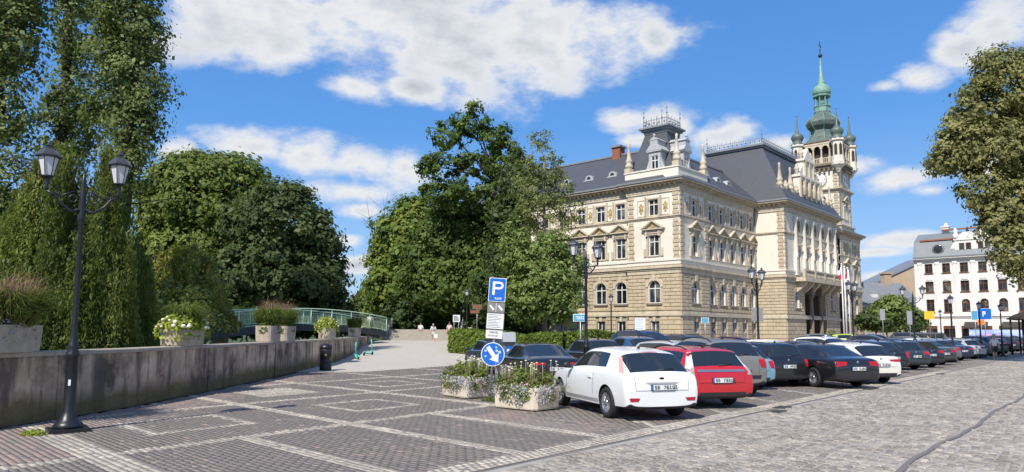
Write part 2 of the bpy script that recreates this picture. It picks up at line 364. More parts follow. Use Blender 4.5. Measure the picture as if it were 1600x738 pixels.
# paved square: from the gutter to the parapet wall
sq_pts = [RQ(-30, 0), RQ(190, 0), RQ(190, 34), (30, 78), (-4, 62)]
sq_pts += [(float(wall_x(y)) - .1, y) for y in (62, 54, 46, 36, 27, 21.3, 17, 13.3, 9.5, 5, -12)]
mb = MB(); mb.add([(x, y, -.0055) for x, y in sq_pts], [tuple(range(len(sq_pts)))]); square = tag(mb.build('paved_square', M['far_brick']), kind='structure')
V = []; Fq = []; ps = np.arange(4, 150, 3.0); qs_ = np.arange(6.2, 40, 1.0)
for i, p in enumerate(ps):
    for j, q_ in enumerate(qs_): x, y = RQ(p, q_); V.append((x, y, float(hz(x, y)) - .004))
m_ = len(qs_); Vn = np.array(V)
for i in range(len(ps) - 1):
    for j in range(m_ - 1):
        f = (i * m_ + j, (i + 1) * m_ + j, (i + 1) * m_ + j + 1, i * m_ + j + 1)
        if Vn[list(f), 0].min() > 1.2: Fq.append(f)
tag(link('car_park', poly_mesh('car_park', Vn, Fq, M['far_brick'], smooth=True)), kind='structure')
# pale promenade sheet that climbs to the stairs
ys = np.r_[np.arange(31.5, 70, 1.5)]; V = []; Fq = []
for i, y in enumerate(ys):
    x0 = float(wall_x(y)) + .0; x1 = -3.0 + max(0, (y - 38) * .10) if y > 38 else -3.0 - (38 - y) * .55
    x1 = min(x1, -.8)
    for j in range(9):
        x = x0 + (x1 - x0) * j / 8; V.append((x, y, float(hz(x, y)) + (.004 if y < 40 else .012)))
    if i: Fq += [(9 * (i - 1) + j, 9 * (i - 1) + j + 1, 9 * i + j + 1, 9 * i + j) for j in range(8)]
tag(link('promenade', poly_mesh('promenade', np.array(V), Fq, M['slab'], smooth=True)), kind='structure')
# ------------------------------------------------------------------ stones, built one by one
def stones(cx, cy, hx, hy, ax, ay, top, jit, inset, base=-.03):
    """vectorised frusta: returns V (N*8,3), F (N*5,4)"""
    N = len(cx); sx = np.array([-1, 1, 1, -1]); sy = np.array([-1, -1, 1, 1])
    lx = sx * hx[:, None] * (1 + RNG.normal(0, jit, (N, 4))); ly = sy * hy[:, None] * (1 + RNG.normal(0, jit, (N, 4)))
    V = np.zeros((N, 8, 3)); k = inset / np.maximum(np.minimum(hx, hy), .02)
    for o, s_ in ((0, 1.0), (4, None)):
        f = 1.0 if s_ else (1 - k)[:, None]
        px, py = lx * f, ly * f
        V[:, o:o + 4, 0] = cx[:, None] + px * ax[0] + py * ay[0]; V[:, o:o + 4, 1] = cy[:, None] + px * ax[1] + py * ay[1]
    V[:, :4, 2] = base; V[:, 4:, 2] = top[:, None] + RNG.normal(0, .0022, (N, 4))
    f = np.array([[4, 5, 6, 7], [0, 1, 5, 4], [1, 2, 6, 5], [2, 3, 7, 6], [3, 0, 4, 7]])
    F = (np.arange(N)[:, None, None] * 8 + f[None]).reshape(-1, 4)
    return V.reshape(-1, 3), F
def in_view(x, y, m=.06):
    return (y > 8.9) & (np.abs(x / np.maximum(y, .1)) < .7207 + m)
def lay(name, parent, cx, cy, hx, hy, ax, ay, top, jit, inset, mat, n_ind=300, pool=14):
    """the 300 largest in view as objects of their own, the rest as one joined part"""
    rnd = RNG.random(len(cx)); dist = np.hypot(cx, cy); vis = in_view(cx, cy, -.01) & (cy > 9.45)
    order = np.argsort(np.where(vis, dist, 1e9)); near = order[:min(n_ind, int(vis.sum()))]
    mask = np.ones(len(cx), bool); mask[near] = False
    V, F = stones(cx[mask], cy[mask], hx[mask], hy[mask], ax, ay, top[mask], jit, inset)
    o = link(name + 's_joined', poly_mesh(name + 's', V, F, mat, np.repeat(rnd[mask], 8)), parent); o['kind'] = 'stuff'; o.name = 'further_' + name + 's'
    pool_me = []
    for i in range(pool):
        V, F = stones(np.zeros(1), np.zeros(1), np.ones(1) * hx[near].mean(), np.ones(1) * hy[near].mean(), (1, 0), (0, 1), np.zeros(1), jit, inset)
        pool_me.append(poly_mesh(name, V, F, mat, np.full(8, (i + .5) / pool)))
    rot = math.atan2(ax[1], ax[0])
    for i in near:
        s = link(name, pool_me[random.randrange(pool)], parent, loc=(cx[i], cy[i], top[i]), rz=rot)
        s.scale = (hx[i] / hx[near].mean(), hy[i] / hy[near].mean(), 1)
# -- square pattern: dark clay pavers, bands and boxes of pale setts
def pattern(p, q):
    light = np.zeros(p.shape, bool)
    for c in (5.0, 10.0, 14.8): light |= np.abs(q - c) < .16
    light |= np.abs((p + 3.1 + 2.3) % 4.6 - 2.3) < np.where((p < -1) & (q < 8), .27, .17)
    ctr = (p + 3.1) % 4.6 - 2.3
    light |= (np.abs(ctr) < .17) & (q < 5)
    bx = np.maximum(np.abs(ctr), np.abs(q - 7.45) * 1.0)
    light |= (bx > .84) & (bx < 1.05) & (q > 5) & (q < 10)
    blk = (np.abs(ctr) < 1.0) & (np.abs(q - 12.3) < 1.1); cell = np.floor((p + 3.1) / 4.6)
    light |= blk & (cell % 2 == 1)
    rim = np.maximum(np.abs(ctr), np.abs(q - 12.3)); light |= (rim > .85) & (rim < 1.05) & (q > 10) & (q < 14.8) & (cell % 2 == 0)
    return light
def stall_line(x, y):
    """pale lines between the stalls, running the way the cars stand"""
    h = dirv(-15.0); q = road_q(x, y); s = q / (h @ ROWN); bxp = (x - h[0] * s - O0[0]) * ROWD[0] + (y - h[1] * s - O0[1]) * ROWD[1]
    return (np.abs((bxp - 5.35 + 1.6) % 3.2 - 1.6) < .14) & (q < 6.0)
def grid_pq(p0, p1, q0, q1, dp, dq, stag):
    p = np.arange(p0, p1, dp); q = np.arange(q0, q1, dq); P, Q = np.meshgrid(p, q, indexing='ij'); Q = Q + (np.arange(len(p)) % 2)[:, None] * stag
    return P.ravel(), Q.ravel()
P, Q = grid_pq(-9.5, 17, .3, 20.5, .1, .2, .1)
X, Y = from_pq(P, Q); rq = road_q(X, Y)
parkzone = (road_p(X, Y) > 5.4 + 0.0 * Y) & (rq < 5.6) & (X > .35 + (Y - 15.5) * -.26)
keep = (rq > .52) & (X > wall_x(Y) + .12) & in_view(X, Y, .16) & (Y < 33.5 + (X + 7) * .9) & ~parkzone
warm = (RNG.random(len(P)) < .04) | (Q + RNG.normal(0, .4, len(Q)) < 5.4) & (P > 3.4) & (Q > .5) & ((P > 6.0) | (Q < 4)) | ((X < wall_x(Y) + 1.6 + RNG.normal(0, .3, len(X)))) | ((P < -3.4) & (Q > 5.2))
lt = pattern(P, Q)
k = keep & ~lt
top = RNG.normal(0, .0012, len(P))
jx = np.full(len(P), .0492); jy = np.full(len(P), .0988)
kk = k & ~warm; lay('paver', square, X[kk], Y[kk], jx[kk], jy[kk], PV, QV, top[kk], .010, .002, M['brick_paver'])
kk = k & warm; V, F = stones(X[kk], Y[kk], jx[kk], jy[kk], PV, QV, top[kk], .010, .002)
o = link('reddish_pavers', poly_mesh('reddish pavers', V, F, M['brick_red'], np.repeat(RNG.random(kk.sum()), 8)), square); o['kind'] = 'stuff'
# pale setts of the bands, twice as fine
P2, Q2 = grid_pq(-9.5, 17, .3, 20.5, .105, .105, .05); X2, Y2 = from_pq(P2, Q2)
pz2 = (road_p(X2, Y2) > 5.4) & (road_q(X2, Y2) < 5.6) & (X2 > .35 + (Y2 - 15.5) * -.26)
k2 = (road_q(X2, Y2) > .50) & (X2 > wall_x(Y2) + .12) & in_view(X2, Y2, .16) & (Y2 < 33.5 + (X2 + 7) * .9) & ~pz2 & pattern(P2, Q2)
# edge band beside the gutter
Pb, Qb = np.meshgrid(np.arange(-4, 34, .13), np.arange(.08, .50, .115), indexing='ij'); Pb = Pb + ((np.arange(Qb.shape[1]) % 2) * .06)[None]; Pb = Pb.ravel(); Qb = Qb.ravel()
Xb, Yb = O0[0] + ROWD[0] * Pb + ROWN[0] * Qb, O0[1] + ROWD[1] * Pb + ROWN[1] * Qb
cx = np.r_[X2[k2], Xb]; cy = np.r_[Y2[k2], Yb]; hx_ = np.full(len(cx), .049) * RNG.uniform(.9, 1.03, len(cx))
lay('pale_sett', square, cx, cy, hx_, hx_ * RNG.uniform(.92, 1.02, len(cx)), PV, QV, RNG.normal(.001, .003, len(cx)), .07, .008, M['light_sett'])
# -- parking stalls: reddish pavers with pale lines
pp, qq = np.meshgrid(np.arange(4.8, 46, .21), np.arange(.52, 9.5, .105), indexing='ij'); pp = pp + ((np.arange(qq.shape[1]) % 2) * .1)[None]; pp = pp.ravel(); qq = qq.ravel()
Xp, Yp = O0[0] + ROWD[0] * pp + ROWN[0] * qq, O0[1] + ROWD[1] * pp + ROWN[1] * qq
ok = (Xp > .45 + (Yp - 15.5) * -.26) & in_view(Xp, Yp, .1) & ~((pp > 26) & (qq > 4.0)) & (qq < 6.6); sl_ = stall_line(Xp, Yp)
for nm, msk, mt in (('stall_pavers', ok & ~sl_, 'brick_paver'), ('stall_line_setts', ok & sl_, 'light_sett')):
    n = int(msk.sum()); V, F = stones(Xp[msk], Yp[msk], np.full(n, .0995), np.full(n, .0485), ROWD, ROWN, RNG.normal(0, .002, n), .02, .005)
    r_ = RNG.random(n) * .6 + .4 * (np.sin(Xp[msk] * .9) * np.cos(Yp[msk] * .7) > .1); o = link(nm, poly_mesh(nm, V, F, M[mt], np.repeat(r_, 8)), square); o['kind'] = 'stuff'
# -- road: rows of uneven cobbles
rows = np.arange(-13.5, -.16, .135); cxs, cys, hxs, hys = [], [], [], []
for i, q in enumerate(rows):
    p = -9 + RNG.random() * .2; ln = RNG.uniform(.10, .21, 420); e_ = p + np.cumsum(ln); c = e_ - ln / 2
    if q > -7.2: pass
    wob = .035 * np.sin(c * 1.7 + i * .3) + .02 * np.sin(c * 5.1 + i)
    cxs.append(O0[0] + ROWD[0] * c + ROWN[0] * (q + wob)); cys.append(O0[1] + ROWD[1] * c + ROWN[1] * (q + wob)); hxs.append(ln / 2 - .008); hys.append(np.full(420, .0625) * RNG.uniform(.86, 1.06, 420))
cx, cy, hx_, hy_ = map(np.concatenate, (cxs, cys, hxs, hys))
strip = np.abs(road_q(cx, cy) + 4.12 + .05 * np.sin(road_p(cx, cy) * .8) - .02 * np.sin(road_p(cx, cy) * 2.9)) < .075
k = in_view(cx, cy, .12) & (cy < 47) & ~strip
topz = RNG.normal(0, .005, k.sum()) + .006 * np.sin(cx[k] * 2.1) * np.cos(cy[k] * 1.7)
lay('cobblestone', road, cx[k], cy[k], hx_[k], hy_[k], ROWD, ROWN, topz, .10, .016, M['cobble'])
# asphalt repair strip and gutter slot with iron grates
mb = MB(); n = 60
for i in range(n):
    p0, p1 = -6 + i * .5, -5.5 + i * .5
    w = [(.05 * math.sin(t * .8) * -1 + .02 * math.sin(t * 2.9) - 4.12, .042 + .008 * math.sin(t * 5)) for t in (p0, p1)]
    a0, a1, b1_, b0 = RQ(p0, w[0][0] - w[0][1]), RQ(p1, w[1][0] - w[1][1]), RQ(p1, w[1][0] + w[1][1]), RQ(p0, w[0][0] + w[0][1])
    mb.add([(*a0, .001), (*a1, .001), (*b1_, .001), (*b0, .001)], [(0, 1, 2, 3)])
tag(mb.build('asphalt_strip', M['asphalt'], road)); 
mb = MB()
for i in range(90):
    p0, p1 = -5 + i * .6, -4.4 + i * .6; o0 = .012 * math.sin(p0 * 2.2); o1 = .012 * math.sin(p1 * 2.2)
    mb.add([(*RQ(p0, o0 - .075), -.012), (*RQ(p1, o1 - .075), -.012), (*RQ(p1, o1 - .015), -.012), (*RQ(p0, o0 - .015), -.012)], [(0, 1, 2, 3)])
mb.build('gutter_joint', M['asphalt'], road)
for (p, q, s) in ((9.9, -.30, .5), (10.9, -.05, .5), (18.6, -.1, .55), (30.5, -.1, .6)):
    g = MB(); g.box(-.26, .26, -.15, .15, -.02, .002)
    for i in range(9): g.box(-.22 + i * .052, -.192 + i * .052, -.12, .12, .002, .007)
    c = RQ(p, q); tag(g.build('drain_grate', M['iron'], loc=(c[0], c[1], .008), rz=math.atan2(ROWD[1], ROWD[0])), 'dark cast iron drain grate in the gutter ' + {9.9: 'behind the red wagon, nearer of the pair', 10.9: 'behind the red wagon, farther of the pair', 18.6: 'behind the white coupe', 30.5: 'near the silver estate cars'}[p], 'drain', 'gutter drains')
# ------------------------------------------------------------------ town hall
M['stone_tan'] = weathered('ochre rusticated stone', (.50, .41, .285), .85, .20, .9, .25, .38)
M['stone_cream'] = weathered('cream render', (.74, .68, .575), .85, .07, .7, .08, .18)
M['stone_trim'] = weathered('pale stone trim', (.54, .465, .35), .85, .22, 1.4, .15, .5)
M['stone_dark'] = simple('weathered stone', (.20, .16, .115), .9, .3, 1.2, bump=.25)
M['plinth'] = weathered('grey ochre plinth stone', (.38, .325, .245), .9, .22, .8, .3, .6)
M['gold'] = simple('ochre ornament paint', (.42, .31, .13), .6, .15, 6)
M['white_frame'] = simple('white window paint', (.72, .71, .68), .5, .05, 4)
M['zinc'] = simple('grey zinc', (.22, .235, .25), .42, .15, 2.0)
M['zinc_pale'] = simple('pale zinc ornament', (.42, .425, .43), .5, .14, 3.0)
M['brick_chimney'] = simple('chimney brick', (.27, .10, .06), .9, .3, 8, bump=.4)
M['copper'] = simple('green copper', (.19, .33, .26), .55, .35, 2.2, bump=.1)
M['copper_dark'] = simple('dark copper', (.105, .14, .12), .5, .45, 1.6, bump=.1)
M['wood_dark'] = simple('dark oak door', (.05, .03, .018), .6, .3, 6)
def m_slate():
    t = NT('slate'); v = t.coord('Object'); b = t.n('ShaderNodeTexBrick'); t.l(v, b.inputs['Vector']); b.inputs['Scale'].default_value = 3.4
    b.inputs['Mortar Size'].default_value = .01; b.inputs['Color1'].default_value = (.055, .06, .070, 1); b.inputs['Color2'].default_value = (.075, .08, .092, 1); b.inputs['Mortar'].default_value = (.05, .054, .062, 1)
    n = t.noise(v, .5, 5); n2 = t.noise(v, 14, 4); c = t.mix(t.math('MULTIPLY', n, .55), b.outputs['Color'], (.085, .085, .095)); t.bump(n2, .25, .02); return t.set(c, .55)
M['slate'] = m_slate()
HALL = empty('town_hall', (19.045, 80.0, 0), R(48), 'cream and ochre neo-Renaissance town hall with slate roofs and green-capped clock tower', 'building')
RL = -math.pi / 2                                # rotation of pieces on walls that face -X
Z_PL, Z_G0, Z_G1, Z_F1, Z_F2, Z_CO, Z_EV = 3.75, 3.98, 8.55, 10.1, 15.1, 18.1, 19.35
# windows: modelled with the outside at -y, origin at the sill centre
def arch_pts(w, z0, z1, n=8, cx=0):
    r = w / 2; return [(cx + r * math.cos(math.pi * i / n), z1 - r + r * math.sin(math.pi * i / n)) for i in range(n + 1)]
def win_rect(w, h, parent_me, trans=.68, hood=None, surround=True, mull=True):
    t = .085; f = MB()
    f.box(-w / 2, -w / 2 + t, .20, .29, 0, h); f.box(w / 2 - t, w / 2, .20, .29, 0, h); f.box(-w / 2 + t, w / 2 - t, .20, .29, 0, t); f.box(-w / 2 + t, w / 2 - t, .20, .29, h - t, h)
    if mull: f.box(-.05, .05, .19, .28, t, h - t); f.box(-w / 2 + t, w / 2 - t, .185, .275, h * trans - .05, h * trans + .05)
    g = MB(); g.box(-w / 2 + .02, w / 2 - .02, .26, .275, .02, h - .02)
    return f, g
def win_arch(w, h):
    t = .10; f = MB(); r = w / 2
    f.box(-r, -r + t, .06, .29, 0, h - r); f.box(r - t, r, .06, .29, 0, h - r); f.box(-r + t, r - t, .20, .29, 0, t)
    o = arch_pts(w, 0, h, 10); i = arch_pts(w - 2 * t, 0, h - t, 10)
    for k in range(10): f.prism([o[k], o[k + 1], i[k + 1], i[k]], 'y', .06, .29)
    f.box(-.055, .055, .19, .28, t, h - t); f.box(-r + t, r - t, .185, .275, h - r - .20, h - r - .09)
    g = MB(); g.prism([(-r + .03, .02), (r - .03, .02)] + arch_pts(w - .06, 0, h - .03, 10), 'y', .262, .275)
    # spandrels filling the square opening above the arch
    s = MB(); o = arch_pts(w, 0, h, 10)
    for k in range(10):
        a, b = o[k], o[k + 1]; s.prism([a, (a[0], h + .02), (b[0], h + .02), b], 'y', -.01, .40)
    return f, g, s
WIN = {}
f, g, s = win_arch(1.62, 2.67)
sur = s
o_ = arch_pts(1.62, 0, 2.67, 8); O_ = arch_pts(2.35, 0, 3.05, 8)
for k in range(8): sur.prism([o_[k], O_[k], O_[k + 1], o_[k + 1]], 'y', -.075 - .012 * (k % 2), .02)
sur.prism([(-.17, 2.60), (.17, 2.60), (.27, 3.32), (-.27, 3.32)], 'y', -.22, .02)
si = MB(); si.box(-1.02, 1.02, -.16, .25, -.20, 0)
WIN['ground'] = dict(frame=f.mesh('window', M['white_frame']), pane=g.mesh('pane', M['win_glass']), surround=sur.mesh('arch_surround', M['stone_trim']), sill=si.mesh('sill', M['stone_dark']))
f, g = win_rect(1.40, 2.45, None)
sur = MB(); sur.box(-.98, -.70, -.09, .02, -.05, 2.62); sur.box(.70, .98, -.09, .02, -.05, 2.62); sur.box(-.70, .70, -.09, .02, 2.45, 2.62)
for sg in (-1, 1): sur.box(sg * 1.13 - .15, sg * 1.13 + .15, -.16, .02, -.05, .9); sur.box(sg * .84 - .12, sg * .84 + .12, -.34, -.09, 2.30, 2.86)
pd = MB(); pd.box(-1.16, 1.16, -.16, .02, 2.625, 3.05); pd.box(-1.42, 1.42, -.42, .02, 3.055, 3.19)
pd.prism([(-1.42, 3.20), (1.42, 3.20), (0, 4.10)], 'y', -.13, .02)
for sg in (-1, 1): pd.prism([(sg * 1.55, 3.195), (sg * 1.26, 3.195), (0, 4.02), (0, 4.22)] if sg > 0 else [(-1.26, 3.195), (-1.55, 3.195), (0, 4.22), (0, 4.02)], 'y', -.46, .0)
pd.box(-.12, .12, -.20, -.12, 3.42, 3.78, 1); pd.box(-.34, .34, -.19, -.12, 3.30, 3.45, 1)
si = MB(); si.box(-.78, .78, -.12, .22, -.09, -.002)
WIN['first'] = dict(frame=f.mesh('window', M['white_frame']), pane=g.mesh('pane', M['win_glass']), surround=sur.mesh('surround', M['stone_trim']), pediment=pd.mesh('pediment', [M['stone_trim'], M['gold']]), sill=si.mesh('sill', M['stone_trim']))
f, g = win_rect(1.35, 1.95, None)
sur = MB(); sur.box(-.90, -.675, -.07, .02, -.05, 2.12); sur.box(.675, .90, -.07, .02, -.05, 2.12); sur.box(-.675, .675, -.07, .02, 1.95, 2.12)
for sg in (-1, 1): sur.box(sg * 1.02 - .10, sg * 1.02 + .10, -.14, .02, .0, 2.3)
si = MB(); si.box(-.95, .95, -.12, .22, -.10, -.002)
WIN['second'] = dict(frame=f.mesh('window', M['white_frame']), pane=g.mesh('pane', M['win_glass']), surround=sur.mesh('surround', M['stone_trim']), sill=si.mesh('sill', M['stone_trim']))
f, g = win_rect(1.15, 1.35, None, trans=.99)
ke = MB(); ke.prism([(-.14, 1.30), (.14, 1.30), (.22, 1.80), (-.22, 1.80)], 'y', -.14, .02)
WIN['cellar'] = dict(frame=f.mesh('window', M['white_frame']), pane=g.mesh('pane', M['win_glass']), keystone=ke.mesh('keystone', M['stone_trim']))
f, g, s_ = win_arch(1.5, 3.1)
WIN['tall'] = dict(frame=f.mesh('window', M['white_frame']), pane=g.mesh('pane', M['win_glass']), spandrel=s_.mesh('spandrel', M['stone_trim']))
def place_win(kind, x, y, z, rz=0.0, skip=()):
    d = WIN[kind]; w = link('window', d['frame'], HALL, (x, y, z), rz)
    for k_, me in d.items():
        if k_ != 'frame' and k_ not in skip: link(k_, me, w)
    return w
# ornament panels of the top floor
op = MB(); op.box(-.55, -.47, -.05, .02, 0, 2.0); op.box(.47, .55, -.05, .02, 0, 2.0); op.box(-.47, .47, -.05, .02, 0, .08); op.box(-.47, .47, -.05, .02, 1.92, 2.0)
op.sphere((0, -.01, 1.0), .26, 8, 5, 1, (1, .25, 1.25)); op.sphere((0, -.01, 1.45), .15, 8, 4, 1, (1, .3, 1.2)); op.sphere((0, -.01, .5), .15, 8, 4, 1, (1, .3, 1.4))
for sg in (-1, 1):
    for zz in (.72, 1.25): op.sphere((sg * .22, -.01, zz), .12, 6, 4, 1, (1, .3, 1))
ORN = op.mesh('relief_panel', [M['stone_trim'], M['gold']])
# -------- a wall strip with openings: front skin at y=0 (outside -y), reveals 0.32 deep
def wall_strip(name, L, z0, z1, opens, mat, x, y, rz, parent=HALL, depth=.32):
    ss = sorted({0.0, L} | {v for o in opens for v in o[:2]}); zs = sorted({z0, z1} | {v for o in opens for v in o[2:]})
    mb = MB()
    for i in range(len(ss) - 1):
        for j in range(len(zs) - 1):
            c, d = (ss[i] + ss[i + 1]) / 2, (zs[j] + zs[j + 1]) / 2
            if any(o[0] < c < o[1] and o[2] < d < o[3] for o in opens): continue
            mb.add([(ss[i], 0, zs[j]), (ss[i + 1], 0, zs[j]), (ss[i + 1], 0, zs[j + 1]), (ss[i], 0, zs[j + 1])], [(0, 1, 2, 3)])
    for (a, b, c, d) in opens:
        mb.add([(a, 0, c), (b, 0, c), (b, 0, d), (a, 0, d), (a, depth, c), (b, depth, c), (b, depth, d), (a, depth, d)], [(0, 4, 5, 1), (1, 5, 6, 2), (2, 6, 7, 3), (3, 7, 4, 0)])
    return mb.build(name, mat, parent, loc=(x, y, 0), rz=rz)
BLOCKS = []                # (x, y, rz, s0, s1, z0, z1) of rusticated stones, sorted later by how large they show
def rusticate(L, opens, x, y, rz, z0, z1, n, blen=1.25, edge=0.0):
    h = (z1 - z0) / n
    for j in range(n):
        za, zb = z0 + j * h, z0 + (j + 1) * h; s = 0.0; first = blen * (.5 if j % 2 else 1.0)
        cuts = [0.0]; s = first
        while s < L - .25: cuts.append(s); s += blen
        cuts.append(L)
        for a, b in zip(cuts[:-1], cuts[1:]):
            segs = [(a, b)]
            for o in opens:
                if o[2] < zb - .02 and o[3] > za + .02:
                    segs = [q for sg in segs for q in ((sg[0], min(sg[1], o[0])), (max(sg[0], o[1]), sg[1])) if q[1] - q[0] > .08]
            for q in segs: BLOCKS.append((x, y, rz, q[0], q[1], za, zb))
QU = MB(); QU.cham(-.42, .42, -.10, .0, 0, .40, .03); QUOIN_A = QU.mesh('quoin', M['stone_tan'])
QU = MB(); QU.cham(-.32, .32, -.095, .0, 0, .40, .03); QUOIN_B = QU.mesh('quoin', M['stone_tan'])
def quoins(x, y, rz, z0, z1):
    n = int((z1 - z0) / .455)
    for i in range(n): link('quoin', (QUOIN_A, QUOIN_B)[i % 2], HALL, (x, y, z0 + i * (z1 - z0) / n + .02), rz)
def facade(name, x, y, rz, L, bays, ped=True, quo=True, orn=True, panel=True, cell=True, end_margin=.0):
    """a three-storey wall: bays = s positions of window axes"""
    og = [(b - .81, b + .81, 5.16, 7.85) for b in bays]; oc = [(b - .575, b + .575, 1.78, 3.12) for b in bays] if cell else []
    o1 = [(b - .70, b + .70, 10.67, 13.12) for b in bays]; o2 = [(b - .675, b + .675, 15.42, 17.37) for b in bays]
    wall_strip('plinth_wall', L, 0, Z_PL, oc, M['plinth'], x, y, rz)
    wall_strip('ground_floor_wall', L, Z_PL, Z_F1 - .6, og, M['stone_tan'], x, y, rz)
    wall_strip('upper_wall', L, Z_F1 - .6, Z_EV, o1 + o2, M['stone_cream'], x, y, rz)
    cs, sn = math.cos(rz), math.sin(rz)
    def at(s, off=0.0): return (x + s * cs - off * -sn * -1 if False else x + s * cs + off * sn, y + s * sn - off * cs)
    surr = [(b - 1.17, b + 1.17, 4.95, 8.0) for b in bays]
    rusticate(L, surr, x, y, rz, Z_G0 + .32, Z_G1 - .1, 10)
    rusticate(L, [(b - .75, b + .75, 1.5, 3.3) for b in bays] if cell else [], x, y, rz, .5, Z_PL - .02, 6, 1.5)
    for b in bays:
        px, py = at(b)
        place_win('ground', px, py, 5.16, rz); place_win('first', px, py, 10.67, rz, () if ped else ('pediment',)); place_win('second', px, py, 15.42, rz)
        if cell: place_win('cellar', px, py, 1.78, rz)
    if orn:
        ed = [0.0] + list(bays) + [L]
        for a, b in zip(ed[:-1], ed[1:]):
            c = (a + b) / 2 if a > 0 and b < L else ((b - 1.62) if a == 0 else (a + 1.62))
            if (b - a > 2.7 and a > 0 and b < L) or (a == 0 and b > 2.9) or (b == L and L - a > 2.9): px, py = at(c); link('relief_panel', ORN, HALL, (px, py, 15.38), rz)
def band(name, pts, z0, prof, mat, closed=False, parent=HALL):
    """sweep a stepped profile [(out, dz0, dz1)] along a plan polyline whose outside lies on its right hand"""
    mb = MB(); n = len(pts)
    dirs = [(Vector(pts[i + 1]) - Vector(pts[i])).normalized() for i in range(n - 1)]
    def off(i, o):
        if i == 0 or i == n - 1:
            d = dirs[0] if i == 0 else dirs[-1]; nn = Vector((d.y, -d.x)); return Vector(pts[i]) + nn * o
        a, b = Vector((dirs[i - 1].y, -dirs[i - 1].x)), Vector((dirs[i].y, -dirs[i].x)); m = (a + b); m = m / (1 + a.dot(b)); return Vector(pts[i]) + m * o
    for k, (o, a, b) in enumerate(prof):
        vs = []
        for i in range(n):
            p = off(i, o); q = off(i, -.02); vs += [(q.x, q.y, z0 + a), (p.x, p.y, z0 + a), (p.x, p.y, z0 + b), (q.x, q.y, z0 + b)]
        fs = []
        for i in range(n - 1):
            for j in range(4): fs.append((4 * i + j, 4 * i + (j + 1) % 4, 4 * i + 4 + (j + 1) % 4, 4 * i + 4 + j))
        fs += [(0, 1, 2, 3)[::-1], tuple(4 * (n - 1) + j for j in range(4))]
        mb.add(vs, [tuple(reversed(f)) for f in fs])
    return mb.build(name, mat, parent)
# plan of the street fronts (outside on the right hand when walking this way): from the back of the left wing round to the far end
RC = .30                                           # the wings stand back behind the pavilions
PLAN = [(RC, 34.0), (RC, 6.9), (0, 6.9), (0, 0), (6.9, 0), (6.9, RC), (21.25, RC), (21.25, -3.7), (42.3, -3.7), (42.3, RC), (55.4, RC), (55.4, -.2), (66.4, -.2), (66.4, 14)]
# left wing, pavilion (two fronts), right wing, centre block, far wing, tower pavilion
facade('left_wing', RC, 34.0, RL, 27.1, [27.1 - (b - 6.9) for b in (29.1, 26.1, 23.1, 20.1, 17.1, 14.1, 11.1, 8.15)])
facade('pavilion', 0, 6.9, RL, 6.9, [3.5])
facade('pavilion_street', 0, 0, 0, 6.9, [3.5])
facade('right_wing', 6.9, RC, 0, 14.35, [1.35, 4.35, 7.35, 10.35, 13.2])
facade('centre_side', 21.25, RC, RL, 4.0, [], cell=False, orn=False)
facade('far_wing', 42.3, RC, 0, 13.1, [2.2, 5.5, 8.8, 11.6])
facade('tower_pavilion', 55.4, -.2, 0, 11.0, [3.2, 7.8])
# centre block front: giant order over an open portal
CX0, CX1, CY = 21.25, 42.3, -3.7; CL = CX1 - CX0
bays = [5.2, 8.4, 11.6, 14.8, 18.0]
opn = [(b - .75, b + .75, 10.5, 13.6) for b in bays] + [(b - .55, b + .55, 15.7, 17.2) for b in bays]
wall_strip('plinth_wall', CL, 0, Z_PL, [(6.8, 15.2, .9, Z_PL)], M['plinth'], CX0, CY, 0)
og = [(4.0 - .81, 4.0 + .81, 5.16, 7.85), (18.2 - .81, 18.2 + .81, 5.16, 7.85), (6.8, 15.2, Z_PL, 8.2)]
wall_strip('ground_floor_wall', CL, Z_PL, Z_F1 - .6, og, M['stone_tan'], CX0, CY, 0, depth=.5)
wall_strip('upper_wall', CL, Z_F1 - .6, Z_EV, opn, M['stone_cream'], CX0, CY, 0)
rusticate(CL, [(4 - 1.17, 4 + 1.17, 4.95, 8), (18.2 - 1.17, 18.2 + 1.17, 4.95, 8), (6.4, 15.6, 0, 8.6)], CX0, CY, 0, Z_G0 + .32, Z_G1 - .1, 10)
rusticate(CL, [(6.8, 15.2, 0, 8)], CX0, CY, 0, .5, Z_PL - .02, 6, 1.5)
for s in (4.0, 18.2): place_win('ground', CX0 + s, CY, 5.16)
for b in bays:
    place_win('tall', CX0 + b, CY, 10.5)
    rb = MB(); rb.lathe([(.62, 0), (.62, .06), (.50, .14), (.42, .14)], 14); ro = rb.build('round_window', M['stone_trim'], HALL, loc=(CX0 + b, CY - .02, 14.55), rot=(R(90), 0, 0))
    gl = MB(); gl.lathe([(.42, .02), (.42, .10)], 14); gl.build('pane', M['win_glass'], ro)
    pn = MB(); pn.box(-.7, .7, -.3, .02, 13.72, 13.86); pn.box(-.55, .55, -.12, .02, 13.86, 17.45); pn.box(-.48, -.30, -.42, -.12, 13.86, 14.0); pn.box(.30, .48, -.42, -.12, 13.86, 14.0)
    pn.sphere((0, -.15, 16.45), .45, 8, 6, 1, (1, .25, 1.7)); pn.build('carved_relief', [M['stone_trim'], M['stone_dark']], HALL, loc=(CX0 + b, CY, 0))
co = MB(); co.box(-.38, .38, -.42, .0, 9.6, 12.0); co.lathe([(.30, 12.0), (.34, 12.1), (.29, 12.25), (.29, 12.9), (.24, 17.0), (.31, 17.1), (.36, 17.5)], 10, (0, -.20, 0)); co.box(-.38, .38, -.45, 0, 17.5, 17.75)
CM = co.mesh('column', M['stone_cream'])
for s in (3.6, 6.8, 10.0, 13.2, 16.4, 19.6): link('column', CM, HALL, (CX0 + s, CY, 0))
for s in (.45,): quoins(CX0 + s, CY, 0, Z_F1, 17.9); quoins(CX0, CY + s, RL, Z_F1, 17.9); 
quoins(CX1 - .45, CY, 0, Z_F1, 17.9)
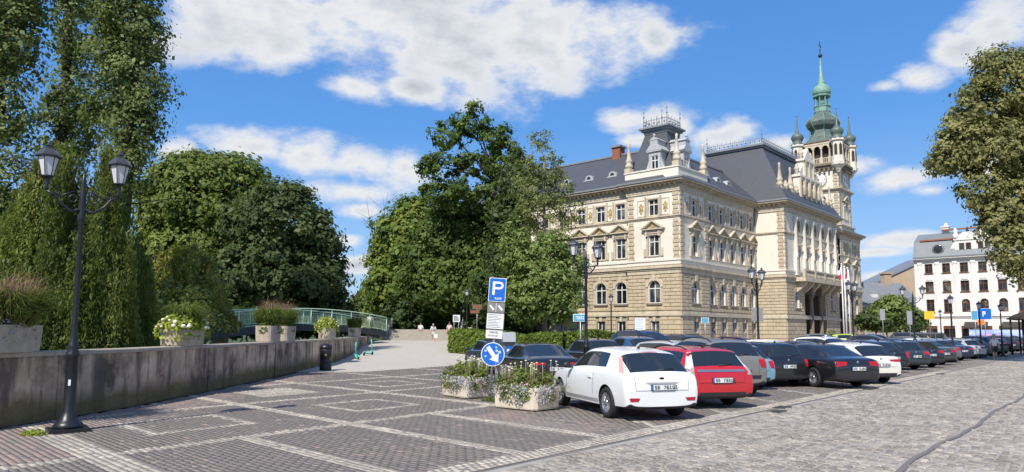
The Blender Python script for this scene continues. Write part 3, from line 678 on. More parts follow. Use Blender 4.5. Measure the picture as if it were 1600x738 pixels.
for (qx, qy, rz) in ((.45, 0, 0), (0, .45, RL), (6.42, 0, 0), (0, 6.42, RL), (55.85, -.2, 0), (65.95, -.2, 0)):
    quoins(qx, qy, rz, Z_F1, 14.85); quoins(qx, qy, rz, 15.35, 18.0)
# portal: dark hall behind arched openings, piers, doors, steps
pt = MB(); pt.box(CX0 + 6.8, CX0 + 15.2, CY + .52, CY + 4.2, .0, .9); pt.add([(CX0 + 6.8, CY + 4.2, .9), (CX0 + 15.2, CY + 4.2, .9), (CX0 + 15.2, CY + 4.2, 8.2), (CX0 + 6.8, CY + 4.2, 8.2)], [(0, 1, 2, 3)])
pt.add([(CX0 + 6.8, CY + .5, .9), (CX0 + 6.8, CY + 4.2, .9), (CX0 + 6.8, CY + 4.2, 8.2), (CX0 + 6.8, CY + .5, 8.2)], [(0, 1, 2, 3)]); pt.add([(CX0 + 15.2, CY + .5, .9), (CX0 + 15.2, CY + 4.2, .9), (CX0 + 15.2, CY + 4.2, 8.2), (CX0 + 15.2, CY + .5, 8.2)], [(3, 2, 1, 0)])
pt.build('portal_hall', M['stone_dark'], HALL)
for s in (9.1, 12.9):
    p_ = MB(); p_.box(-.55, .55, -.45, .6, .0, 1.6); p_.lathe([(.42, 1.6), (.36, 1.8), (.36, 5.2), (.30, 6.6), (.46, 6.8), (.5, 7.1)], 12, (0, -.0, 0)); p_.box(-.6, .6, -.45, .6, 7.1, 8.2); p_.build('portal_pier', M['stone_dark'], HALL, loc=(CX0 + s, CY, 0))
for s in (8.0, 11.0, 14.0):
    d = MB(); d.box(-.8, -.02, 0, .1, 0, 3.4); d.box(.02, .8, 0, .1, 0, 3.4); d.box(-.8, .8, -.02, .12, 3.45, 3.6)
    for sg in (-1, 1): d.box(sg * .4 - .25, sg * .4 + .25, -.03, .0, .4, 1.5); d.box(sg * .4 - .25, sg * .4 + .25, -.03, .0, 1.8, 3.1)
    do = d.build('door', M['wood_dark'], HALL, loc=(CX0 + s, CY + 4.0, .9)); h_ = MB(); h_.sphere((.12, -.06, 1.7), .06, 6, 4); h_.build('handle', M['gold'], do)
for i in range(5):
    st = MB(); st.box(CX0 + 6.9, CX0 + 15.1, CY - 1.5 + i * .32, CY - 1.18 + i * .32 + (.9 if i == 4 else 0), 0, .18 * (i + 1)); st.build('step', M['plinth'], HALL)
# balcony on brackets over the portal
bl = MB(); bl.box(CX0 + 3.0, CX0 + 19.0, CY - 1.6, CY, 8.75, 9.15); bl.box(CX0 + 3.1, CX0 + 18.9, CY - 1.5, CY, 9.15, 9.3); bo = bl.build('balcony', M['stone_trim'], HALL)
rl = MB(); rl.box(CX0 + 3.1, CX0 + 18.9, CY - 1.5, CY - 1.25, 10.15, 10.35); rl.box(CX0 + 3.1, CX0 + 18.9, CY - 1.5, CY - 1.25, 9.3, 9.4)
for s in (3.3, 7.1, 11.0, 14.9, 18.7): rl.box(CX0 + s - .25, CX0 + s + .25, CY - 1.54, CY - 1.2, 9.3, 10.42)
for i in range(62): rl.lathe([(.05, 9.4), (.10, 9.62), (.05, 9.9), (.07, 10.15)], 6, (CX0 + 3.6 + i * .243, CY - 1.37, 0))
rl.build('balustrade', M['stone_trim'], bo)
for s in (6.6, 9.1, 12.9, 15.4, 4.0, 18.2):
    k_ = MB(); k_.prism([(0, 7.3), (-.5, 7.6), (-1.3, 8.4), (-1.4, 8.74), (0, 8.74)], 'x', -.28, .28); k_.build('bracket', M['stone_trim'], bo, loc=(CX0 + s, CY, 0))
# bands and cornices round all street fronts
PROF_MAIN = [(.12, -1.35, -.75), (.20, -.748, -.62), (.48, -.40, -.22), (.85, -.218, -.02)]
band('plinth_ledge', PLAN, Z_G0, [(.22, -.28, .02), (.14, .022, .14), (.07, .142, .26)], M['stone_trim'])
band('string_course', PLAN, Z_G1, [(.10, .0, .42), (.20, .422, .62), (.34, .622, .80), (.22, .802, .92)], M['stone_trim'])
band('sill_course', PLAN, Z_F1, [(.10, -.52, -.10), (.20, -.098, .12)], M['stone_cream'])
band('floor_course', PLAN, Z_F2, [(.10, -.12, .02), (.20, .022, .20)], M['stone_trim'])
band('frieze', PLAN, Z_CO, [(.08, -.02, .12), (.16, .122, .24)], M['stone_trim'])
band('main_cornice', PLAN, Z_EV, PROF_MAIN, M['stone_trim'])
band('eaves_gutter', PLAN, Z_EV, [(.98, -.018, .18)], M['zinc'])
md = MB()
def modillions(x0, y0, x1, y1, nx_, ny_):
    L = math.hypot(x1 - x0, y1 - y0); n = max(2, int(L / .62)); dx, dy = (x1 - x0) / L, (y1 - y0) / L
    for i in range(n):
        s = (i + .5) * L / n; cx, cy = x0 + dx * s, y0 + dy * s; a = (cx - dx * .10, cy - dy * .10); b = (cx + dx * .10, cy + dy * .10)
        vs = []
        for z in (Z_EV - .62, Z_EV - .40):
            for (p, o) in ((a, .19), (b, .19), (b, .75 if z > Z_EV - .5 else .45), (a, .75 if z > Z_EV - .5 else .45)): vs.append((p[0] + nx_ * o, p[1] + ny_ * o, z + .001))
        md.add(vs, [(0, 1, 2, 3), (7, 6, 5, 4), (0, 4, 5, 1), (1, 5, 6, 2), (2, 6, 7, 3), (3, 7, 4, 0)])
for (a, b) in zip(PLAN[:-1], PLAN[1:]):
    d = (Vector(b) - Vector(a)); L = d.length
    if L > 1.0: d.normalize(); modillions(a[0], a[1], b[0], b[1], d.y, -d.x)
md.build('modillions', M['stone_trim'], HALL)['kind'] = 'stuff'
# rusticated stones: the 300 that show largest singly, the rest joined
def blk_key(b):
    cs, sn = math.cos(b[2]), math.sin(b[2]); c = (b[3] + b[4]) / 2; lx, ly = b[0] + c * cs, b[1] + c * sn
    wx = 19.045 + lx * math.cos(R(48)) - ly * math.sin(R(48)); wy = 80 + lx * math.sin(R(48)) + ly * math.cos(R(48))
    nx_, ny_ = math.cos(R(48) + b[2] - math.pi / 2), math.sin(R(48) + b[2] - math.pi / 2)
    dd = math.hypot(wx, wy); face = -(wx * nx_ + wy * ny_) / dd
    hide = 1e-3 if (b[5] < 1.9 or (b[2] != 0 and ly > 15)) else 1
    return -(b[4] - b[3]) * face / dd ** 2 * hide
BLOCKS.sort(key=blk_key)
BME = {}
def blk_me(w, h):
    k_ = (round(w * 20), round(h * 20))
    if k_ not in BME: q = MB(); q.cham(.018, w - .018, -.11, .0, .022, h - .022, .04); BME[k_] = q.mesh('stone', M['stone_tan'])
    return BME[k_], w
rest = MB()
for i, (x, y, rz, s0, s1, z0, z1) in enumerate(BLOCKS):
    cs, sn = math.cos(rz), math.sin(rz)
    if i < 300:
        me, w = blk_me(s1 - s0, z1 - z0); link('stone', me, HALL, (x + s0 * cs, y + s0 * sn, z0), rz)
    else:
        q = MB(); q.cham(s0 + .018, s1 - .018, -.11, 0, z0 + .022, z1 - .022, .04)
        rest.add([(x + p[0] * cs - p[1] * sn, y + p[0] * sn + p[1] * cs, p[2]) for p in q.v], q.f)
rs = rest.build('further_stones', M['stone_tan'], HALL); rs['kind'] = 'stuff'
# back walls (closing the volume)
bk = MB(); bk.box(RC + .4, 16, 33.2, 33.95, 0, Z_EV - .1); bk.box(14, 15.9, 12, 33.2, 0, Z_EV - .1); bk.box(14, 66.3, 14, 14.5, 0, Z_EV - .1); bk.box(66.0, 66.38, .2, 14, 0, Z_EV - .1); bk.build('rear_wall', M['stone_cream'], HALL)
# dark rooms behind the glass so that the wall has a back
rm = MB(); rm.box(RC + .9, 13.9, 1.2, 33, .2, Z_EV - .3); rm.box(1.0, 65.8, 1.2, 13.9, .2, Z_EV - .32); rm.box(CX0 + .6, CX0 + 6.6, CY + .8, 1.0, .2, Z_EV - .3); rm.box(CX0 + 15.5, CX1 - .6, CY + .8, 1.0, .2, Z_EV - .3); rm.box(CX0 + 6.6, CX0 + 15.5, CY + .8, 1.0, 8.4, Z_EV - .3)
rm.build('interior', M['wood_dark'], HALL)
# -------- roofs
def hip(x0, x1, y0, y1, z0, z1, ins, name='roof', mat='slate', conc=0.0, flare=0.0):
    mb = MB(); n = 5 if conc else 1; rings = []
    for j in range(n + 1):
        t = j / n; k_ = (t ** (1 - conc)) if conc else t; k_ = t + conc * math.sin(math.pi * t) if conc else t
        ix0, ix1, iy0, iy1 = [v * k_ for v in ins]; z = z0 + (z1 - z0) * t
        rings.append([(x0 + ix0, y0 + iy0, z), (x1 - ix1, y0 + iy0, z), (x1 - ix1, y1 - iy1, z), (x0 + ix0, y1 - iy1, z)])
    vs = [p for r in rings for p in r]; fs = [(4 * j + i, 4 * j + (i + 1) % 4, 4 * j + 4 + (i + 1) % 4, 4 * j + 4 + i) for j in range(n) for i in range(4)] + [tuple(range(4 * n, 4 * n + 4))]
    mb.add(vs, fs); return mb.build(name, M[mat], HALL)
def rail(name, x0, x1, y0, y1, z, h, fin):
    mb = MB(); 
    for (ax, ay, bx, by) in ((x0, y0, x1, y0), (x1, y0, x1, y1), (x1, y1, x0, y1), (x0, y1, x0, y0)):
        L = math.hypot(bx - ax, by - ay); n = max(3, int(L / .33)); dx, dy = (bx - ax) / L, (by - ay) / L
        mb.tube([(ax, ay, z + .12), (bx, by, z + .12)], .035, 4, smooth=False); mb.tube([(ax, ay, z + h * .72), (bx, by, z + h * .72)], .035, 4, smooth=False)
        for i in range(n):
            s = i * L / n; px, py = ax + dx * s, ay + dy * s; mb.tube([(px, py, z), (px, py, z + h * (1.0 if i % 2 else .85))], .03, 4, smooth=False)
            if i % 2: mb.sphere((px + dx * L / n, py + dy * L / n, z + h * .42), .13, 6, 4)
        mb.tube([(ax, ay, z), (ax, ay, z + fin)], [.07, .02], 5); mb.sphere((ax, ay, z + fin * .55), .12, 6, 4); mb.sphere((ax, ay, z + fin * .78), .09, 6, 4)
    return mb.build(name, M['zinc'], HALL)
E0 = Z_EV + .16
def wing_roof(x0, x1, y0, y1, z1, ins, axis): return hip(x0, x1, y0, y1, E0, z1, ins)
wing_roof(RC - .9, 14.9, 1.5, 34.6, 25.0, (6.2, 6.0, 5.5, 5.5), 'y'); wing_roof(1.5, 66.9, RC - .9, 14.9, 24.9, (5.5, 5.5, 6.2, 6.0), 'x')
rd = MB(); rd.box(5.35, 5.75, 7, 29.3, 24.9, 25.12); rd.box(8.8, 9.1, 7, 29.3, 24.9, 25.1); rd.box(7, 61.5, 5.35, 5.75, 24.82, 25.03); rd.build('ridge_cap', M['zinc'], HALL)
# corner pavilion: parapet, concave mansard, cresting, dormers, obelisks
pp_ = MB(); pp_.box(.1, .7, .1, 7.3, E0 - .1, 20.85); pp_.box(.7, 7.3, .1, .7, E0 - .1, 20.85); pp_.box(.0, .8, .0, 7.4, 20.85, 21.02); pp_.box(.8, 7.4, .0, .8, 20.85, 21.02); pp_.build('parapet', M['stone_cream'], HALL)
hip(.75, 8.9, .75, 8.9, E0 + .05, 26.3, (2.55, 2.55, 2.55, 2.55), 'pavilion_roof', conc=.10)
pc = MB(); pc.box(3.2, 6.45, 3.2, 6.45, 26.25, 26.6); pc.box(2.95, 6.7, 2.95, 6.7, 26.6, 26.85); pc.box(2.7, 6.95, 2.7, 6.95, 26.85, 27.05); pc.build('roof_cornice', M['zinc'], HALL)
rail('cresting', 3.2, 6.45, 3.2, 6.45, 27.05, 1.25, 2.7)
fn = MB(); fn.tube([(4.8, 4.8, 27.0), (4.8, 4.8, 30.6)], [.07, .02], 5); fn.sphere((4.8, 4.8, 28.6), .14, 6, 4); fn.sphere((4.8, 4.8, 29.5), .1, 6, 4); fn.build('finial', M['zinc'], HALL)
OB = MB(); OB.box(-.42, .42, -.42, .42, 0, .55); OB.lathe([(.34, .55), (.50, .75), (.46, 1.0), (.30, 1.15), (.40, 1.35), (.44, 1.55), (.28, 1.75), (.14, 3.15), (.20, 3.25), (.12, 3.4), (.19, 3.62), (.05, 3.85)], 10); OBM = OB.mesh('obelisk', M['stone_trim'])
for (x, y) in ((.42, .42), (.42, 6.9), (6.9, .42), (21.8, -3.15), (25.6, -3.15), (41.7, -3.15), (38.0, -3.15)): link('obelisk', OBM, HALL, (x, y, 21.0 if x < 20 else 20.9))
def dormer(x, y, z, rz):
    d = MB(); d.box(-.78, -.5, 0, 1.6, 0, 2.3); d.box(.5, .78, 0, 1.6, 0, 2.3); d.box(-.5, .5, 0, 1.6, 1.85, 2.3); d.box(-.5, .5, .3, 1.6, 0, 1.84)
    d.prism([(-1.35, 0), (-.78, 0), (-.78, 1.5)], 'y', .1, .3); d.prism([(.78, 0), (1.35, 0), (.78, 1.5)], 'y', .1, .3)
    d.box(-1.0, 1.0, -.18, 2.4, 2.3, 2.45); d.prism([(-1.1, 2.45), (1.1, 2.45), (.55, 3.1), (-.55, 3.1)], 'y', -.2, 2.9); d.box(-.5, .5, -.15, 2.9, 3.1, 3.7); d.prism([(-.66, 3.7), (.66, 3.7), (0, 4.15)], 'y', -.2, 3.2); d.sphere((0, .0, 4.3), .2, 8, 5)
    o = d.build('dormer', M['zinc_pale'], HALL, loc=(x, y, z), rz=rz)
    f, g = win_rect(.98, 1.82, None); link('frame', f.mesh('frame', M['white_frame']), o, (0, -.12, .02)); link('pane', g.mesh('pane', M['win_glass']), o, (0, -.12, .02))
dormer(3.6, .85, 20.95, 0); dormer(.85, 3.6, 20.95, RL)
EY = MB(); EY.prism([(-.62, 0), (.62, 0)] + [(.5 * math.cos(math.pi * i / 6), .28 + .38 * math.sin(math.pi * i / 6)) for i in range(7)], 'y', 0, 1.5); EY.box(-.75, .75, -.12, .2, -.1, 0)
EYM = EY.mesh('eyebrow_dormer', M['zinc_pale']); EG = MB(); EG.prism([(.32 * math.cos(math.pi * i / 6), .10 + .38 * math.sin(math.pi * i / 6)) for i in range(7)], 'y', -.012, .012); EGM = EG.mesh('pane', M['win_glass'])
for (x, y, rz) in [(1.35, v, RL) for v in (10.0, 13.6, 17.2, 20.8)] + [(v, 1.35, 0) for v in (10.0, 13.0, 16.0)] + [(v, 1.3, 0) for v in (45.5, 49.5)]:
    o = link('eyebrow_dormer', EYM, HALL, (x, y, E0 + 1.75), rz); link('pane', EGM, o)
for (x, y) in ((5.55, 11.8), (10.5, 6.3)):
    c = MB(); c.box(-.6, .6, -.6, .6, 0, 1.7); ch = c.build('chimney', M['brick_chimney'], HALL, loc=(x, y, 24.3)); k_ = MB(); k_.box(-.78, .78, -.78, .78, 1.7, 1.95); k_.build('chimney_cap', M['zinc'], ch)
rail('far_cresting', 4.6, 7.4, 29.8, 32.5, 26.3, 1.2, 2.6); hip(.6, 9.2, 27.5, 34.8, E0, 26.3, (3.6, 1.5, 2.0, 2.0), 'far_pavilion_roof')
# centre roof and its attic gable
hip(CX0 - .7, CX1 + .7, CY - .7, 12.5, E0 + .05, 28.0, (3.8, 3.8, 4.6, 4.0), 'centre_roof')
pc = MB(); pc.box(CX0 + 2.9, CX1 - 2.9, CY + 3.7, 8.7, 27.9, 28.15); pc.box(CX0 + 2.6, CX1 - 2.6, CY + 3.4, 9.0, 28.15, 28.4); pc.build('roof_cornice', M['zinc'], HALL)
rail('cresting', CX0 + 3.1, CX1 - 3.1, CY + 3.9, 8.5, 28.4, 1.15, 2.6)
at_ = MB(); at_.box(CX0 + .2, CX1 - .2, CY + .15, CY + .6, E0 - .1, 20.75); at_.box(CX0 + .1, CX1 - .1, CY + .05, CY + .7, 20.75, 20.92); at_.build('attic_parapet', M['stone_cream'], HALL)
ax_ = (CX0 + CX1) / 2
gb = MB(); gb.box(-3.9, 3.9, 0, .9, 0, 3.0); gb.box(-4.1, 4.1, -.2, 1.0, 3.0, 3.3); gb.box(-2.0, 2.0, 0, .9, 3.3, 5.6); gb.box(-2.25, 2.25, -.2, 1.0, 5.6, 5.9); gb.prism([(-1.7, 5.9), (1.7, 5.9), (.8, 6.9), (0, 7.7), (-.8, 6.9)], 'y', 0, .9)
for sg in (-1, 1): gb.prism([(sg * 3.8, 3.3), (sg * 2.0, 3.3), (sg * 2.0, 5.0)] if sg > 0 else [(-2.0, 3.3), (-3.8, 3.3), (-2.0, 5.0)], 'y', .1, .8)
go = gb.build('attic_gable', M['stone_cream'], HALL, loc=(ax_, CY + .1, 20.8))
nc = MB()
for s in (-2.9, -1.0, 1.0, 2.9):
    nc.prism([(s - .5, .4), (s + .5, .4)] + arch_pts(1.0, 0, 2.7, 6, s), 'y', -.03, .02, 1)
    nc.lathe([(.10, .3), (.24, .5), (.20, 1.3), (.26, 1.7), (.10, 1.95), (.15, 2.2), (.05, 2.4)], 8, (s, -.25, 0), 0)
for s in (-3.7, -1.95, 0, 1.95, 3.7): nc.box(s - .2, s + .2, -.22, .0, 0, 3.0)
for s in (-1.7, -.0, 1.7): nc.box(s - .2, s + .2, -.2, .0, 3.3, 5.6)
nc.build('niche_figures', [M['stone_trim'], M['stone_dark']], go)
UR = MB(); UR.lathe([(.25, 0), (.16, .25), (.36, .7), (.40, .95), (.22, 1.15), (.26, 1.3), (.08, 1.6)], 10); URM = UR.mesh('urn', M['stone_trim'])
for s in (-3.7, 3.7, -1.9, 1.9): link('urn', URM, HALL, (ax_ + s, CY + .5, 24.1 if abs(s) > 3 else 26.7))
for s in (2.2, 6.0, 15.0, 18.8): link('urn', URM, HALL, (CX0 + s, CY + .4, 20.9))
for px in (21.0, 55.15): dp = MB(); dp.tube([(px, RC - .19, .5), (px, RC - .19, Z_EV - .4)], .07, 6); dp.build('downpipe', M['zinc'], HALL)
# -------- clock tower
TX, TY, TW = 57.0, .15, 6.5; tcx, tcy = TX + TW / 2, TY + TW / 2
tw = MB(); tw.box(TX, TX + TW, TY, TY + TW, 19.2, 31.0); tw.build('tower_shaft', M['stone_cream'], HALL)
TQ = [(TX, TY), (TX + TW, TY), (TX + TW, TY + TW), (TX, TY + TW)]
LOOP = [(TX, TY + TW), (TX, TY), (TX + TW, TY), (TX + TW, TY + TW), (TX, TY + TW), (TX, TY + TW - .01)]
band('tower_base', LOOP[:5], 20.6, [(.35, -1.3, -.1), (.55, -.098, .12)], M['stone_trim'])
band('tower_course', LOOP[:5], 26.9, [(.12, -.45, -.1), (.35, -.098, .1), (.55, .102, .28)], M['stone_trim'])
for (x, y, rz) in ((TX + .45, TY, 0), (TX + TW - .45, TY, 0), (TX, TY + .45, RL), (TX, TY + TW - .45, RL)): quoins(x, y, rz, 20.8, 26.3); quoins(x, y, rz, 27.3, 30.4)
for (x, y, rz) in ((tcx, TY, 0), (TX, tcy, RL)):
    place_win('first', x, y, 21.9, rz)
    ck = MB(); ck.lathe([(1.45, 0), (1.45, .16), (1.22, .20), (1.22, .10)], 24, mi=0); ck.lathe([(1.22, .10), (1.20, .12)], 24, mi=1)
    for i in range(12):
        a = i * math.pi / 6; cx, cy = .98 * math.cos(a), .98 * math.sin(a); ck.box(cx - .05, cx + .05, cy - .05, cy + .05, .12, .14, 2) if i % 3 else ck.box(cx - .09, cx + .09, cy - .09, cy + .09, .12, .14, 2)
    clk = ck.build('clock', [M['stone_trim'], M['sign_white'], M['ink']], HALL); clk.location = (x, y, 29.0); clk.rotation_euler = (R(90), 0, rz)
    hd = MB(); hd.box(-.05, .05, -.15, .85, .15, .17)
    h1 = hd.build('minute_hand', M['ink'], clk, rot=(0, 0, R(150))); hd = MB(); hd.box(-.06, .06, -.1, .6, .175, .195); hd.build('hour_hand', M['ink'], clk, rot=(0, 0, R(55)))
# gallery with corner turrets, arcade, balustrade
gal = MB()
GW = TW / 2 + .55
gal.box(tcx - GW, tcx + GW, tcy - GW, tcy + GW, 30.9, 31.3); gal.box(tcx - GW - .3, tcx + GW + .3, tcy - GW - .3, tcy + GW + .3, 31.3, 31.7)
for i in range(10):
    for (dx, dy) in ((1, 0), (0, 1)):
        o = -GW + .3 + i * (2 * GW - .6) / 9
        for sg in (-1, 1):
            cx, cy = tcx + (o if dx else sg * GW), tcy + (o if dy else sg * GW); gal.box(cx - .14, cx + .14, cy - .14, cy + .14, 30.3, 30.9)
gal.build('gallery_floor', M['stone_dark'], HALL)
core = MB(); core.box(tcx - 2.55, tcx + 2.55, tcy - 2.55, tcy + 2.55, 31.7, 35.6); core.build('belfry', M['wood_dark'], HALL)
ar = MB()
for k_ in range(4):
    c_, s_ = (1, 0, -1, 0)[k_], (0, 1, 0, -1)[k_]
    def T(p): return (tcx + p[0] * c_ - p[1] * s_, tcy + p[0] * s_ + p[1] * c_, p[2])
    q = MB(); y0 = -GW + .05
    for i in range(4): x = -2.1 + i * 1.4; q.lathe([(.20, 32.9), (.17, 33.0), (.15, 34.3), (.22, 34.45)], 8, (x, y0 + .22, 0)); q.box(x - .24, x + .24, y0, y0 + .44, 31.7, 32.9)
    for i in range(3):
        x = -1.4 + i * 1.4; o = arch_pts(1.0, 0, 35.0, 6, x)
        for a, b in zip(o[:-1], o[1:]): q.prism([a, (a[0], 35.3), (b[0], 35.3), b], 'y', y0 + .05, y0 + .4)
        q.box(x - .7, x - .5, y0 + .05, y0 + .4, 34.45, 35.3); q.box(x + .5, x + .7, y0 + .05, y0 + .4, 34.45, 35.3)
    q.box(-2.6, 2.6, y0, y0 + .5, 35.3, 35.6); q.box(-2.4, 2.4, y0 + .02, y0 + .2, 32.65, 32.8); q.box(-2.4, 2.4, y0 + .02, y0 + .2, 31.72, 31.85)
    for i in range(16): q.box(-2.2 + i * .29 - .05, -2.2 + i * .29 + .05, y0 + .05, y0 + .17, 31.85, 32.65)
    ar.add([T(p) for p in q.v], q.f)
ar.build('arcade', M['stone_trim'], HALL)
for (sx, sy) in ((-1, -1), (1, -1), (1, 1), (-1, 1)):
    x, y = tcx + sx * (GW - .35), tcy + sy * (GW - .35)
    t_ = MB(); t_.lathe([(.25, 29.9), (.6, 30.6), (1.15, 31.2), (1.2, 31.72), (1.05, 31.72), (1.05, 32.9), (1.0, 35.3), (1.28, 35.5), (1.28, 35.85)], 8, (x, y, 0), smooth=False, ang0=R(22.5))
    to = t_.build('turret', M['stone_cream'], HALL)
    o_ = MB()
    for i in range(8):
        a = i * math.pi / 4; c = Vector((x + math.cos(a) * 1.0, y + math.sin(a) * 1.0)); tx, ty = -math.sin(a) * .26, math.cos(a) * .26; nx_, ny_ = math.cos(a) * .03, math.sin(a) * .03
        o_.add([(c.x - tx + nx_ * 2, c.y - ty + ny_ * 2, 32.9), (c.x + tx + nx_ * 2, c.y + ty + ny_ * 2, 32.9), (c.x + tx + nx_, c.y + ty + ny_, 34.6), (c.x + nx_, c.y + ny_, 34.95), (c.x - tx + nx_, c.y - ty + ny_, 34.6)], [(0, 1, 2, 3, 4)])
    o_.build('turret_opening', M['wood_dark'], to)
    cp = MB(); cp.lathe([(1.3, 35.86), (1.05, 36.1), (.75, 36.4), (.95, 36.75), (1.12, 37.2), (.98, 37.65), (.55, 38.0), (.25, 38.2), (.32, 38.4), (.22, 38.6), (.10, 40.6), (.03, 41.3)], 10, (x, y, 0)); cp.sphere((x, y, 41.3), .12, 6, 4); cp.build('onion_cap', M['copper_dark'], to)
band('tower_eaves', [(tcx - 3.1, tcy + 3.1), (tcx - 3.1, tcy - 3.1), (tcx + 3.1, tcy - 3.1), (tcx + 3.1, tcy + 3.1), (tcx - 3.1, tcy + 3.1)], 35.6, [(.35, .0, .15), (.7, .152, .34)], M['stone_dark'])
sp_ = MB(); sp_.lathe([(3.9, 35.95), (3.3, 36.3), (2.5, 37.2), (2.05, 38.0), (1.95, 38.6), (2.7, 39.3), (2.95, 40.0), (2.7, 40.6), (1.95, 41.2), (1.5, 41.7), (1.42, 42.1)], 8, (tcx, tcy, 0), smooth=False, ang0=R(22.5)); sp_.build('bell_roof', M['copper_dark'], HALL)
for i in range(8):
    a = i * math.pi / 4 + R(22.5); rb = MB(); pr = [(3.92, 35.97), (3.32, 36.3), (2.52, 37.2), (2.07, 38.0), (1.97, 38.6), (2.72, 39.3), (2.97, 40.0), (2.72, 40.6), (1.97, 41.2), (1.52, 41.7)]
    rb.tube([(tcx + r_ * math.cos(a), tcy + r_ * math.sin(a), z) for r_, z in pr], .06, 5); rb.build('copper_seam', M['copper'], HALL)
la = MB(); la.lathe([(1.42, 42.1), (1.42, 43.0), (1.55, 43.05), (1.55, 43.2)], 8, (tcx, tcy, 0), smooth=False); la.lathe([(.75, 43.2), (.75, 45.0)], 8, (tcx, tcy, 0))
for i in range(8): a = i * math.pi / 4; la.lathe([(.16, 43.2), (.13, 43.4), (.13, 44.7), (.2, 44.9)], 6, (tcx + 1.2 * math.cos(a), tcy + 1.2 * math.sin(a), 0))
la.lathe([(1.5, 44.9), (1.6, 45.0), (1.6, 45.25)], 8, (tcx, tcy, 0), smooth=False); la.build('lantern', M['copper'], HALL)
dm = MB(); dm.lathe([(1.45, 45.25), (1.62, 45.7), (1.6, 46.3), (1.3, 46.9), (.8, 47.3), (.6, 47.5), (.75, 47.75), (.55, 48.0), (.42, 48.2), (.12, 52.2), (.08, 52.4)], 12, (tcx, tcy, 0)); dm.build('spire', M['copper'], HALL)
fn = MB(); fn.tube([(tcx, tcy, 52.3), (tcx, tcy, 55.6)], .06, 6); fn.sphere((tcx, tcy, 52.9), .38, 10, 7); fn.sphere((tcx, tcy, 54.0), .14, 8, 5); fn.box(tcx - .05, tcx + .7, tcy - .02, tcy + .02, 54.6, 54.95); fn.box(tcx - .6, tcx, tcy - .02, tcy + .02, 54.72, 54.82); fn.build('weathervane', M['black_iron'], HALL)
# ------------------------------------------------------------------ other buildings
M['white_render'] = weathered('white render', (.72, .70, .67), .8, .07, .6, .05, .22)
M['brown_wood'] = simple('brown window wood', (.13, .055, .022), .55, .2, 6)
M['roof_grey'] = simple('grey sheet roof', (.20, .215, .23), .5, .14, .8)
M['roof_red'] = simple('red tiles', (.32, .12, .07), .85, .2, 2)
M['tan_wall'] = simple('tan gable render', (.47, .35, .24), .9, .1, .6)
M['grey_wall'] = simple('grey render', (.38, .37, .35), .9, .12, .5)
M['awning'] = simple('dark awning', (.05, .042, .038), .8, .2, 4)
M['brick_wall'] = simple('red brick side wall', (.30, .14, .10), .9, .2, 3)
W0 = Vector((73.6, 129.0, 0))
WB = empty('white_tenement', (93.5, 110.5, 0), R(48) - math.pi / 2, 'white four-storey tenement with brown windows and grey mansard at the far right', 'building')
# local frame: x runs along the front (towards the viewer's left = -x), outside at -y ... front spans x in [-29, 0]
WL = 34.0; WX0 = -WL + 6.7
def wl(i): return WX0 + 2.3 + i * 2.72
fz = [0, 4.9, 8.6, 12.1, 15.0]
opens = []
for i in range(12):
    x = wl(i) - WX0
    opens += [(x - .62, x + .62, 5.6, 7.9), (x - .65, x + .65, 9.2, 11.1), (x - .62, x + .62, 12.6, 14.3)]
    opens += [(x - .9, x + .9, .2, 3.2)]
wall_strip('wall', WL, 0, 15.2, opens, M['white_render'], WX0, 0, 0, WB)
def wwin(w, h, arch=False):
    if arch:
        f, g, s_ = win_arch(w, h); return f.mesh('window', M['brown_wood']), g.mesh('pane', M['win_glass']), s_.mesh('spandrel', M['white_render'])
    f, g = win_rect(w, h, None); f.box(-w / 2 - .12, w / 2 + .12, -.14, .2, -.14, -.005); return f.mesh('window', M['brown_wood']), g.mesh('pane', M['win_glass']), None
W1, W2, W3, WA = wwin(1.24, 2.3), wwin(1.3, 1.9), wwin(1.24, 1.7), wwin(1.24, 2.3, True)
for i in range(12):
    for (wm_, z) in ((WA if i in (2, 3, 4) else W1, 5.6), (W2, 9.2), (W3, 12.6)):
        o = link('window', wm_[0], WB, (wl(i), 0, z)); link('pane', wm_[1], o)
        if wm_[2]: link('spandrel', wm_[2], o)
    d = MB(); d.box(-.9, -.8, .15, .25, 0, 3.0); d.box(.8, .9, .15, .25, 0, 3.0); d.box(-.8, .8, .15, .25, 2.5, 3.0); d.box(-.06, .06, .15, .25, 0, 2.5)
    o = d.build('shopfront', M['brown_wood'], WB, loc=(wl(i), 0, .2)); g = MB(); g.box(-.85, .85, .26, .28, .02, 2.95); g.build('pane', M['win_glass'], o)
    h = MB(); h.box(-.5, .5, -.1, .02, 0, .12); h.sphere((0, -.02, .22), .3, 8, 5, 0, (1.4, .3, .6)); h.build('window_hood', M['white_render'], WB, loc=(wl(i), 0, 11.3)); 
for i in range(13):
    p = MB(); x = wl(i) - 1.36; p.box(x - .30, x + .30, -.18, .02, 5.1, 14.6); p.box(x - .38, x + .38, -.24, .02, 14.2, 14.6); p.build('pilaster', M['white_render'], WB)
for (z, prof) in ((4.55, [(.1, 0, .3), (.3, .302, .5)]), (14.75, [(.15, 0, .2), (.4, .202, .4), (.7, .402, .6)])): band('cornice', [(WX0, 0), (WX0 + WL, 0)], z, prof, M['white_render'], parent=WB)
band('gutter', [(WX0, 0), (WX0 + WL, 0)], 15.35, [(.8, .002, .2)], M['roof_grey'], parent=WB)
for i in (2, 4, 6): a = MB(); x = wl(i) + 1.36; a.prism([(0, 3.9), (-1.5, 3.0), (-1.5, 2.75), (0, 3.7)], 'x', x - 1.7, x + 1.7); a.build('awning', M['awning'], WB)
sw = MB(); sw.box(WX0 - .02, WX0 + .3, .02, 14, 0, 15.3); sw.build('side_wall', M['brick_wall'], WB)
